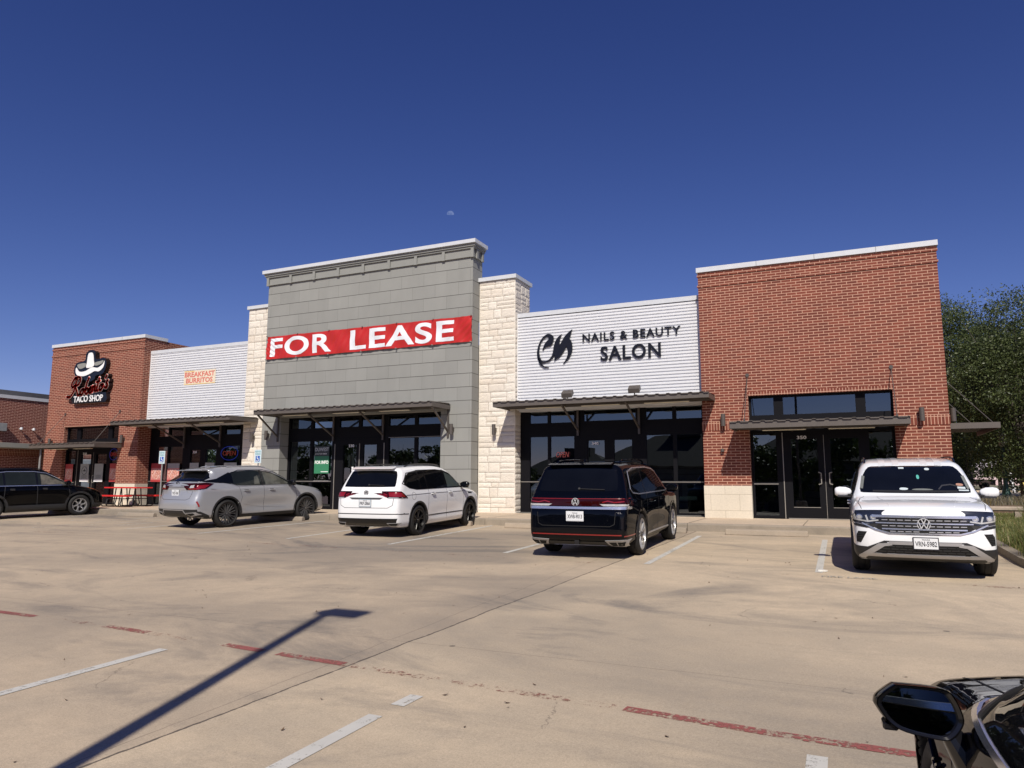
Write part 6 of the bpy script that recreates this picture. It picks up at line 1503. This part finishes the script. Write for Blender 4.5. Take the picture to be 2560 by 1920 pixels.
        m = MB(); m.v = [T_(.008, p[0]*.88, p[1]*.88) for p in out]; m.f = [tuple(range(n))]; m.m = [m.mi(MIRR)]; m.build('mirror_glass', o)
        m = MB(); m.bar(T_(.04, -.075, -.045), (.86, s*.89, .80), .075, .05, BLACKG, 12, .14); m.build('mirror_stalk', o, smooth=True)
        m = MB(); m.prism([(-.03, -.02), (.03, -.02), (.04, 0), (.02, .02), (-.03, .02)], -.010, .012, BLACKG, 'z'); q = m.build('turn_lamp', o, bevel=.005); q.location = T_(.035, .072, -.044)
    place_on_lot(root); return root
SEDAN_LOC = (1.217, 1.69, 0); SEDAN_RZ = R(94)
G_SED = carglass('sedan_glass', (.010, .010, .010))
_m, _n, _b = _mat('mirror_surface'); _b.inputs['Base Color'].default_value = (.22, .26, .30, 1); _b.inputs['Metallic'].default_value = 1; _b.inputs['Roughness'].default_value = .01
_no = noise(_n, N(_n, 'ShaderNodeTexCoord').outputs['Object'], 4, 2); L(_n, mix(_n, _no.outputs['Fac'], (.20, .24, .28), (.26, .30, .34)), _b.inputs['Base Color']); MIRR = _m
black_suv(); white_suv(); small_white_suv(); silver_suv(); black_crossover(); black_sedan()
# ------------------------------------------------------------------ trees, verge, street, the place behind the camera
def leaf_mat(name, a, b_):
    m, n, b = _mat(name); g = N(n, 'ShaderNodeNewGeometry'); r_ = ramp(n, g.outputs['Random Per Island'], [(0, a), (.6, b_), (1, tuple(x*1.5 for x in b_))])
    L(n, r_.outputs[0], b.inputs['Base Color']); b.inputs['Roughness'].default_value = .42; b.inputs['Specular IOR Level'].default_value = .3
    b.inputs['Transmission Weight'].default_value = 0
    o = n.nodes['Material Output']; tl = N(n, 'ShaderNodeBsdfTranslucent'); L(n, mix(n, .5, r_.outputs[0], (.10, .16, .02)), tl.inputs[0]); mx = N(n, 'ShaderNodeMixShader'); mx.inputs[0].default_value = .18
    L(n, b.outputs[0], mx.inputs[1]); L(n, tl.outputs[0], mx.inputs[2]); L(n, mx.outputs[0], o.inputs[0]); return m
LEAF = leaf_mat('oak_leaf', (.030, .044, .016), (.070, .088, .032)); LEAF2 = leaf_mat('lime_leaf', (.04, .065, .016), (.085, .13, .03))
BARK = plain('tree_bark', (.10, .085, .07), .9, 0, .3, 8, .6, 30)
def tree(name, x, y, z, h, crown, nleaf, ls, seed, label, mat, trunk_r=.2, zc0=None, cat='tree', group=None):
    rs = np.random.RandomState(seed); t = empty(name, (x, y, z)); tag(t, label, cat, group)
    m = MB(); rnd = random.Random(seed); fork = h*.32
    m.bar((0, 0, -.2), (0, 0, fork), trunk_r*2, trunk_r*2, BARK, 10, trunk_r*1.4)
    for k in range(9):
        a = k*2.4+rnd.random(); l = rnd.uniform(.35, .6)*h; tp = (math.cos(a)*crown[0]*rnd.uniform(.3, .75), math.sin(a)*crown[1]*rnd.uniform(.3, .75), fork+l*.95)
        mp = (tp[0]*.35, tp[1]*.35, fork+l*.45); m.bar((0, 0, fork-.1), mp, trunk_r*1.0, trunk_r, BARK, 7, trunk_r*.6); m.bar(mp, tp, trunk_r*.6, trunk_r*.6, BARK, 6, trunk_r*.15)
        for j in range(3):
            b2 = (tp[0]+rnd.uniform(-1, 1)*crown[0]*.3, tp[1]+rnd.uniform(-1, 1)*crown[1]*.3, tp[2]+rnd.uniform(-.1, .25)*h*.5); m.bar(mp, b2, trunk_r*.35, trunk_r*.35, BARK, 5, trunk_r*.08)
    m.build('trunk', t, fixn=False)
    # clump centres over an uneven crown, leaves scattered in each clump
    nc = max(24, nleaf//150); u = rs.normal(size=(nc, 3)); u /= np.linalg.norm(u, axis=1)[:, None]; rr = rs.uniform(.35, 1, nc)**.5
    lob = 1+.16*np.sin(u[:, 0]*4+seed)+.14*np.sin(u[:, 2]*6+seed*2)+.10*np.sin(u[:, 1]*7)
    cz = (h+(crown[3] if len(crown) > 3 else fork))/2; hz = h-cz
    c = u*rr[:, None]*lob[:, None]*np.array([crown[0], crown[1], hz])+np.array([0, 0, cz])
    per = nleaf//nc; sz = rs.uniform(.16, .40, nc)*crown[2]
    P = np.repeat(c, per, 0)+np.clip(rs.normal(size=(nc*per, 3)), -1.5, 1.5)*np.repeat(sz, per)[:, None]*np.array([1, 1, .6])
    n = len(P); s = ls*rs.uniform(.6, 1.3, n); a = rs.normal(size=(n, 3)); a /= np.linalg.norm(a, axis=1)[:, None]; b = rs.normal(size=(n, 3)); b -= (b*a).sum(1)[:, None]*a; b /= np.linalg.norm(b, axis=1)[:, None]
    V = np.stack([P-a*s[:, None], P-b*s[:, None]*.5, P+a*s[:, None], P+b*s[:, None]*.5], 1).reshape(-1, 3)
    me = bpy.data.meshes.new('crown'); me.vertices.add(4*n); me.vertices.foreach_set('co', V.ravel()); me.loops.add(4*n); me.loops.foreach_set('vertex_index', np.arange(4*n)); me.polygons.add(n); me.polygons.foreach_set('loop_start', np.arange(n)*4); me.update(calc_edges=True)
    me.materials.append(mat); o = bpy.data.objects.new('crown', me); C.objects.link(o); o.parent = t
    return t
# right hand trees beyond the side street, seen past the brick corner
tree('oak_tree', 6.0, 46.5, .8, 11.3, (3.9, 3.6, 1.7, 1.2), 95000, .060, 3, 'tallest dark green oak, rising right behind the brick corner', LEAF, .22)
tree('oak_tree', 6.95, 38.0, .8, 8.7, (3.2, 3.3, 1.5, 1.15), 80000, .056, 7, 'broad dark oak at the right edge with its trunk by the yellow barrier', LEAF, .21)
tree('oak_tree', 4.3, 50, .8, 8.8, (3.0, 3.0, 1.5, .8), 26000, .11, 11, 'dark oak half hidden by the brick corner, under the side canopy', LEAF, .2)
tree('oak_tree', 10.6, 52, .8, 10.6, (4.2, 4, 1.8, .8), 30000, .12, 13, 'far dark oak behind the tree at the right edge', LEAF, .24)
for i, (x, y) in enumerate(((9, 92), (14, 88), (19, 90), (24, 86))):
    tree('background_tree', x, y, 1.0, 9.5+i % 2, (5, 4, 2, .3), 9000, .2, 30+i, 'dark tree in the shaded row beyond the street', LEAF, .2, group='trees beyond the side street')
# left gap between the two buildings
tree('slim_tree', -41.5, 33, .5, 6.3, (1.9, 1.9, .9, .8), 12000, .10, 21, 'green tree seen in the narrow gap left of the taco shop tower', LEAF2, .14)
# trees and houses behind the camera, seen only as reflections in the shop glass; the last house is added
for i, (x, y, h, c_) in enumerate(((-104, -30, 8, 5.5), (-93, -28, 8, 5.5), (-83, -30, 8.5, 5.5), (-73, -27, 8, 5), (-64, -29, 7, 4.6), (-55.5, -27, 7.4, 4.6), (-47.5, -29, 7.0, 4.2), (-40, -27, 6.6, 4.0), (-33.5, -30, 5.2, 3.0), (-7.6, -25, 6.8, 3.6), (-1.6, -24, 7.6, 3.6), (4.4, -26, 7.0, 3.8))):
    tree('reflected_tree', x, y, lot(y), h, (c_, c_, 1.8, .2), 7000, .19, 50+i, 'leafy tree across the lot reflected in the shop windows', LEAF, .2, group='trees behind the camera')
HOUSEW = plain('house_siding', (.20, .19, .17), .8, 0, .1, 2); HROOF = plain('shingle_roof', (.06, .055, .05), .9, 0, .2, 5)
def house(x, y, w, d, hw, hr, lab):
    t = empty('long_house', (x, y, lot(y))); tag(t, lab, 'house'); m = MB(); m.box(-w/2, w/2, -d/2, d/2, -.5, hw, HOUSEW)
    for k in range(8): m.box(-w/2-.02, w/2+.02, d/2, d/2+.03, .2+k*hw/8, .2+k*hw/8+.06, HROOF)
    m.build('wall', t); m = MB(); o = .6
    m.quad([(-w/2-o, d/2+o, hw-.1), (w/2+o, d/2+o, hw-.1), (w/2-d*.4, 0, hw+hr), (-w/2+d*.4, 0, hw+hr)], HROOF); m.quad([(w/2+o, -d/2-o, hw-.1), (-w/2-o, -d/2-o, hw-.1), (-w/2+d*.4, 0, hw+hr), (w/2-d*.4, 0, hw+hr)], HROOF)
    m.quad([(-w/2-o, -d/2-o, hw-.1), (-w/2-o, d/2+o, hw-.1), (-w/2+d*.4, 0, hw+hr)], HROOF); m.quad([(w/2+o, d/2+o, hw-.1), (w/2+o, -d/2-o, hw-.1), (w/2-d*.4, 0, hw+hr)], HROOF)
    m.box(-1.6, 1.6, -1, 1, hw+hr-.3, hw+hr+.7, HROOF); m.build('roof', t)
house(-15.5, -36, 17, 12, 4.6, 3.3, 'dark hipped house across the lot reflected in the salon windows'); house(-30, -42, 12, 10, 4.0, 2.6, 'dark low house across the lot reflected beside the salon doors'); house(0, -38, 20, 10, 5.0, 3.0, 'unseen dark house added behind the trees to darken the reflection in number 350')  # last house is an added dark backdrop for the glass of number 350

# the light pole whose shadow crosses the lot
hp = 8.45; bx, by = -5.43+.352*(8.2/.975), 6.85-(8.2/.975)
t = empty('light_pole', (bx, by, lot(by))); tag(t, 'square parking lot light pole whose shadow crosses the foreground', 'light pole')
m = MB(); m.bar((0, 0, .7), (0, 0, hp), .135, .135, BRONZE, 4, .10); m.build('pole', t); m = MB(); m.lathe([(0, .75), (.27, .75), (.30, .7), (.30, 0)], KERBM, (0, 0, 0), 24); m.build('concrete_base', t)
m = MB(); m.bar((-.02, 0, hp-.08), (.10, .03, hp-.02), .09, .08, BRONZE); m.prism([(-.12, -.10), (-.04, -.17), (.48, -.17), (.48, .15), (-.04, .15)], hp-.06, hp+.05, BRONZE, 'z'); m.build('lamp_head', t, bevel=.01)

t = empty('light_pole', (-16.4, -5, lot(-5))); tag(t, 'second parking lot light pole, seen as a dark line in the salon door glass', 'light pole')
m = MB(); m.bar((0, 0, .7), (0, 0, hp), .135, .135, BRONZE, 4, .10); m.build('pole', t); m = MB(); m.lathe([(0, .75), (.27, .75), (.30, .7), (.30, 0)], KERBM, (0, 0, 0), 24); m.build('concrete_base', t)
m = MB(); m.bar((-.02, 0, hp-.08), (.10, .03, hp-.02), .09, .08, BRONZE); m.prism([(-.12, -.10), (-.04, -.17), (.48, -.17), (.48, .15), (-.04, .15)], hp-.06, hp+.05, BRONZE, 'z'); m.build('lamp_head', t, bevel=.01)

# verge with lawn, kerb and ornamental grass at the right
VERGE = plain('lawn_soil', (.13, .12, .055), .9, 0, .3, 2)
pk = [(2.35, 18.0), (2.35, 13.8), (2.42, 13.0), (2.62, 12.2), (3.0, 11.5), (3.6, 11.0), (4.6, 10.8), (30, 10.8)]
def vz(y): return lot(y)+.12 if y < 17.5 else .579+(y-17.5)*.012
m = MB(); m.v = [(x+.06, y+.02, vz(y)) for x, y in pk]+[(30, 17.5, vz(17.5)), (2.41, 17.5, vz(17.5))]; m.v[0] = (2.41, 17.5, vz(17.5)); m.v = m.v[:-1]; m.f = [tuple(range(len(m.v)))]; m.m = [m.mi(VERGE)]
m.quad([(2.40, 17.5, vz(17.5)), (30, 17.5, vz(17.5)), (30, 28, vz(28)), (2.40, 28, vz(28))], VERGE); tag(m.build('verge', fixn=False), kind='structure')
m = MB()
for (xa, ya), (xb, yb) in zip(pk[:-1], pk[1:]):
    d = Vector((xb-xa, yb-ya, 0)).normalized(); s = Vector((-d.y, d.x, 0))*.15
    def zz(p, k): return (p.x, p.y, lot(p.y)+k)
    A, B = Vector((xa, ya, 0)), Vector((xb, yb, 0))
    m.quad([zz(A, -.05), zz(B, -.05), zz(B, .13), zz(A, .13)], KERBM); m.quad([zz(A, .13), zz(B, .13), zz(B+s, .145), zz(A+s, .145)], KERBM); m.quad([zz(A+s, .145), zz(B+s, .145), zz(B+s, .0), zz(A+s, 0)], KERBM)
tag(m.build('verge_kerb', fixn=False), kind='structure')
GR = leaf_mat('lawn_grass', (.05, .075, .018), (.12, .15, .04)); GRD = leaf_mat('dry_grass', (.20, .16, .07), (.32, .26, .12))
def blades(name, pts, hts, wid, mats, rs, spread=.3, seg=3, mixp=.3, parent=None):
    n = len(pts); V = []; F = []; Mi = []
    a = rs.uniform(0, 2*np.pi, n); ln = rs.uniform(.3, 1, n)*spread
    for i in range(n):
        x, y, z = pts[i]; h = hts[i]; dx, dy = math.cos(a[i]), math.sin(a[i]); px, py = -dy*wid/2, dx*wid/2; b = len(V)
        for k in range(seg+1):
            u = k/seg; rr = ln[i]*h*u*u; w = 1-u*.85; zz = z+h*(u-.32*ln[i]*u*u); V += [(x+dx*rr-px*w, y+dy*rr-py*w, zz), (x+dx*rr+px*w, y+dy*rr+py*w, zz)]
        for k in range(seg): F.append((b+2*k, b+2*k+1, b+2*k+3, b+2*k+2)); Mi.append(1 if (len(mats) > 1 and rs.rand() < 0) else 0)
        if len(mats) > 1 and i % 10 < mixp*10: Mi[-seg:] = [1]*seg
    me = bpy.data.meshes.new(name); me.from_pydata(V, [], F); [me.materials.append(q) for q in mats]; me.polygons.foreach_set('material_index', Mi)
    o = bpy.data.objects.new(name, me); C.objects.link(o)
    if parent: o.parent = parent
    return o
rs = np.random.RandomState(1); P = []
while len(P) < 30000:
    x = 2.5+rs.rand()*4.5; y = 11.5+rs.rand()*15.5
    if x < 2.5+max(0, (13.4-y))*.6 or x > .19*y+.9: continue
    P.append((x, y, vz(y)-.01))
tag(blades('lawn_grass', P, rs.uniform(.05, .13, len(P)), .010, [GR, GRD], rs, .5, 2, .3), kind='stuff')
spots = [(2.78, 13.9, .62, 'nearest to the white SUV, spilling over the kerb'), (2.98, 13.1, .55, 'at the right edge, lowest in the picture'), (3.15, 14.6, .62, 'cut by the right edge, second from the kerb'), (2.85, 15.3, .60, 'behind the clump nearest the white SUV'), (3.3, 16.2, .6, 'third back along the verge at the right edge'), (3.75, 19.0, .95, 'with tall pale stems before the timber rail')]
for i, (x, y, h, lab) in enumerate(spots):
    t = empty('grass_clump', (x, y, vz(y)-.01)); tag(t, 'ornamental grass clump '+lab, 'grass clump', 'ornamental grasses on the verge')
    n = 1500; q = rs.normal(size=(n, 2))*.15; pts = [(a, b, 0) for a, b in q]; blades('grass_blades', pts, rs.uniform(.35, 1.0, n)*h, .007, [GR, GRD], rs, .95, 4, .3, parent=t)
for i, (x, y, lab) in enumerate(((5.5, 34.8, 'purplish grass tuft left of the green lamp post base'), (4.9, 34.0, 'purplish grass tuft behind the white car mirror'), (6.3, 35.6, 'purplish grass tuft right beside the green lamp post base'))):
    t = empty('grass_tuft', (x, y, .80)); tag(t, lab, 'grass tuft', 'ornamental grasses by the street'); n = 500
    PG = leaf_mat('purple_grass', (.10, .09, .07), (.20, .18, .14)) if 'purple_grass' not in bpy.data.materials else bpy.data.materials['purple_grass']
    q = rs.normal(size=(n, 2))*.25; blades('grass_blades', [(a, b, 0) for a, b in q], rs.uniform(.2, .5, n), .014, [PG, GRD], rs, .7, 3, .2, parent=t)
# low timber rail
TIMB = plain('weathered_timber', (.34, .28, .22), .85, 0, .3, 3, .4, 30)
t = empty('timber_rail', (4.6, 24.5, vz(24.5))); tag(t, 'low weathered timber rail on short posts along the verge', 'rail')
m = MB(); m.bar((-1.9, 0, .27), (-.22, 0, .27), .16, .15, TIMB, 8); m.build('rail_log', t, smooth=True); m = MB(); m.bar((-.20, .02, .265), (4.5, .05, .265), .16, .15, TIMB, 8); m.build('rail_log', t, smooth=True)
for x in (-1.6, -.35, 1.6, 3.4): m = MB(); m.box(x-.08, x+.08, -.07, .07, -.3, .20, TIMB); m.build('post', t)
# street beyond
ASPH = concrete_mat('street_asphalt', False, ((.165, .15, .135), (.13, .12, .11)), 1); SIDEW = WALK
m = MB(); m.quad([(-60, 38.2, .85), (60, 38.2, .85), (60, 72, 1.0), (-60, 72, 1.0)], ASPH)
tag(m.build('side_street'), kind='structure')
m = MB(); m.box(2.6, 60, 36.2, 38.2, .3, .93, SIDEW); tag(m.build('street_pavement'), kind='structure'); m = MB(); m.box(2.6, 60, 72, 74, .3, 1.13, SIDEW); tag(m.build('far_pavement'), kind='structure')
m = MB(); m.quad([(-60, 74, 1.05), (90, 74, 1.05), (90, 130, 1.2), (-60, 130, 1.2)], VERGE); m.quad([(-60, 18, .55), (-40, 18, .55), (-40, 38.2, .8), (-60, 38.2, .8)], VERGE); m.quad([(-40, 21.7, .6), (-32.88, 21.7, .6), (-32.88, 38.2, .8), (-40, 38.2, .8)], VERGE)
tag(m.build('back_ground', fixn=False), kind='structure')
m = MB(); m.box(2.41, 60, 28, 36.2, .2, .80, plain('mulch', (.16, .10, .07), .9, 0, .3, 9)); tag(m.build('planting_bed'), kind='structure')
# green street lamp post, cut off above by the crowns
GRM = plain('dark_green_cast_iron', (.02, .06, .05), .4, .2, .1)
t = empty('street_lamp', (6.18, 37.6, .93)); tag(t, 'dark green cast iron street lamp post under the oak crowns', 'street lamp')
m = MB(); m.lathe([(.30, 0), (.30, .08), (.21, .12), (.18, .3), (.13, .48), (.095, .6), (.085, 1.0), (.07, 2.3)], GRM, (0, 0, 0), 20); m.build('post', t, smooth=True)
m = MB(); m.lathe([(.05, 2.3), (.10, 2.35), (.14, 2.5), (.17, 2.8), (.10, 2.92), (0, 3.02)], plain('frosted_globe', (.5, .5, .45), .4), (0, 0, 0), 18); m.build('lantern', t, smooth=True)
t = empty('white_post', (12.2, 70.9, 1.0)); tag(t, 'slim white post leaning on the far side of the street', 'post'); m = MB(); m.bar((0, 0, 0), (-.35, 0, 3.0), .26, .26, WHITEP, 8); m.build('white_pole', t)
t = empty('yellow_barrier', (6.52, 36.0, .85)); tag(t, 'leaning yellow and white striped board at the right edge', 'barrier'); YB_ = plain('yellow_board', (.75, .62, .16), .5)
m = MB()
for k in range(4): a = k/4; b = (k+1)/4; m.bar((.26*a, 0, .85*(1-a)), (.26*b, 0, .85*(1-b)), .13, .03, YB_ if k % 2 == 0 else WHITEP)
m.build('striped_board', t); m = MB(); m.box(.08, .14, .05, .12, -.05, .6, BLACK); m.build('support', t)
# dark pickup parked in the shade
t = empty('dark_pickup', (12.0, 96, 1.12), R(180)); tag(t, 'dark pickup truck parked in the shade beyond the side street', 'pickup')
PK = plain('dark_truck_paint', (.02, .02, .022), .3, 0, .1, coat=1)
m = MB(); m.prism([(-2.7, .45), (-2.7, 1.05), (-.7, 1.1), (-.5, 1.75), (.9, 1.75), (1.3, 1.15), (2.6, 1.0), (2.7, .5)], -.95, .95, PK, 'y'); m.build('body', t, bevel=.05)
m = MB(); m.prism([(-.55, 1.15), (-.38, 1.65), (.85, 1.65), (1.15, 1.15)], -.97, .97, G_DARK, 'y'); m.build('window', t)
for x in (-1.75, 1.75):
    for s in (-1, 1): m = MB(); m.lathe([(0, -.12), (.37, -.12), (.40, 0), (.37, .12), (0, .12)], TYRE, (x, s*.85, .4), 20, 'y'); m.build('wheel', t)
m = MB(); m.box(-2.72, -2.69, -.93, -.72, .75, 1.0, TAILR); m.box(-2.72, -2.69, .72, .93, .75, 1.0, TAILR); m.build('tail_lamp', t)

# ------------------------------------------------------------------ left neighbour: brick building, its side faces the shops
nx = -36.6
t = empty('neighbour_building', (nx-8, 18, .5)); tag(t, 'brick building beyond the taco shop, cut off by the left edge', 'building')
def nb(m, name): o = m.build(name, None); o.parent = t; o.matrix_parent_inverse = Matrix.Translation(-Vector((nx-8, 18, .5))); return o
m = MB(); m.box(nx-16, nx, 10, 23.35, 0, 5.62, BRICK_D); m.box(nx, nx+.012, 10, 23.35, 2.88, 3.12, BRICK_S); w_ = nb(m, 'brick_wall')
m = MB(); m.box(nx-16, nx+.05, 10, 23.4, 5.62, 5.78, CAPM); m.build('coping', w_)
m = MB(); m.box(nx-17, nx-2.2, 10, 26.2, 5.0, 6.28, plain('dark_roof_band', (.09, .09, .095), .6)); nb(m, 'roof_screen')
m = MB(); m.box(nx, nx+1.15, 20.3, 25.2, 3.22, 3.44, GREYTRIM); cn = nb(m, 'entrance_canopy')
for yy in (22.5, 22.85): m = MB(); m.bar((nx+1.0, yy, .6), (nx+1.0, yy, 3.22), .09, .09, POST, 10); m.build('canopy_post', cn, smooth=True)
EB = plain('electrical_grey', (.26, .27, .28), .5)
bt = MB(); bt.box(0, .28, -.26, .26, -.18, .2, EB); o = bt.build('junction_box', bevel=.01); o.location = (nx+.01, 21.0, 4.2); tag(o, 'small grey electrical box high on the neighbouring brick wall', 'electrical box')
bt = MB(); bt.box(0, .35, -.7, .7, -1.2, 1.05, EB); bt.box(.35, .365, -.66, .66, -1.15, 1.0, EB); o = bt.build('electrical_cabinet', bevel=.01); o.location = (nx+.01, 17.3, 1.75); tag(o, 'grey electrical cabinet low on the wall above the black crossover', 'electrical box')
for yy, lab in ((22.0, 'left small fitting on the neighbouring brick wall'), (22.6, 'right small fitting on the neighbouring brick wall')):
    m = MB(); m.lathe([(0, -.05), (.07, -.05), (.05, .06), (0, .07)], CAPM, (.16, 0, 0), 12); m.bar((0, 0, 0), (.16, 0, 0), .03, .03, CAPM); o = m.build('wall_spout'); o.location = (nx, yy, 4.2); tag(o, lab, 'wall fitting')

# daytime moon: the lit half only, as a domed shell far away
d = fw+r2*((1126-1280)/F_PX)-u2*((536-960)/F_PX); d.normalize(); mc = Vector((0, 0, 1.6))+d*3500
mm, mn_, mb_ = _mat('moon_glow'); tc = N(mn_, 'ShaderNodeTexCoord'); no = noise(mn_, tc.outputs['Object'], .08, 5)
mo_ = mn_.nodes['Material Output']; em = N(mn_, 'ShaderNodeEmission'); L(mn_, ramp(mn_, no.outputs['Fac'], [(.35, (.10, .16, .38)), (.65, (.17, .23, .46))]).outputs[0], em.inputs[0]); L(mn_, em.outputs[0], mo_.inputs[0])  # sunlit face and sky haze given as emission, the shell glows by itself
m = MB(); rad = 17.0; k = m.mi(mm); n = 28; e1 = Vector((d.y, -d.x, 0)).normalized(); e2 = e1.cross(d); e2 = e2 if e2.z > 0 else -e2; rings = 7
pts = []
for i in range(n+1):
    a = math.pi*i/n; x = math.cos(a); up_ = math.sin(a); pts.append([e1*(x*rad)+e2*((up_*(1-j/rings)-.18*up_*(j/rings))*rad)-d*(math.sqrt(max(0, 1-x*x-(up_*(1-j/rings)-.18*up_*(j/rings))**2))*rad) for j in range(rings+1)])
for row in pts: m.v += [tuple(p+Vector((0, 0, 0))) for p in row]
for i in range(n):
    for j in range(rings): q = i*(rings+1)+j; m.f.append((q, q+1, q+rings+2, q+rings+1)); m.m.append(k)
o = m.build('half_moon', fixn=False, smooth=True); o.location = mc; tag(o, 'pale half moon in the blue sky above the grey tower', 'moon')
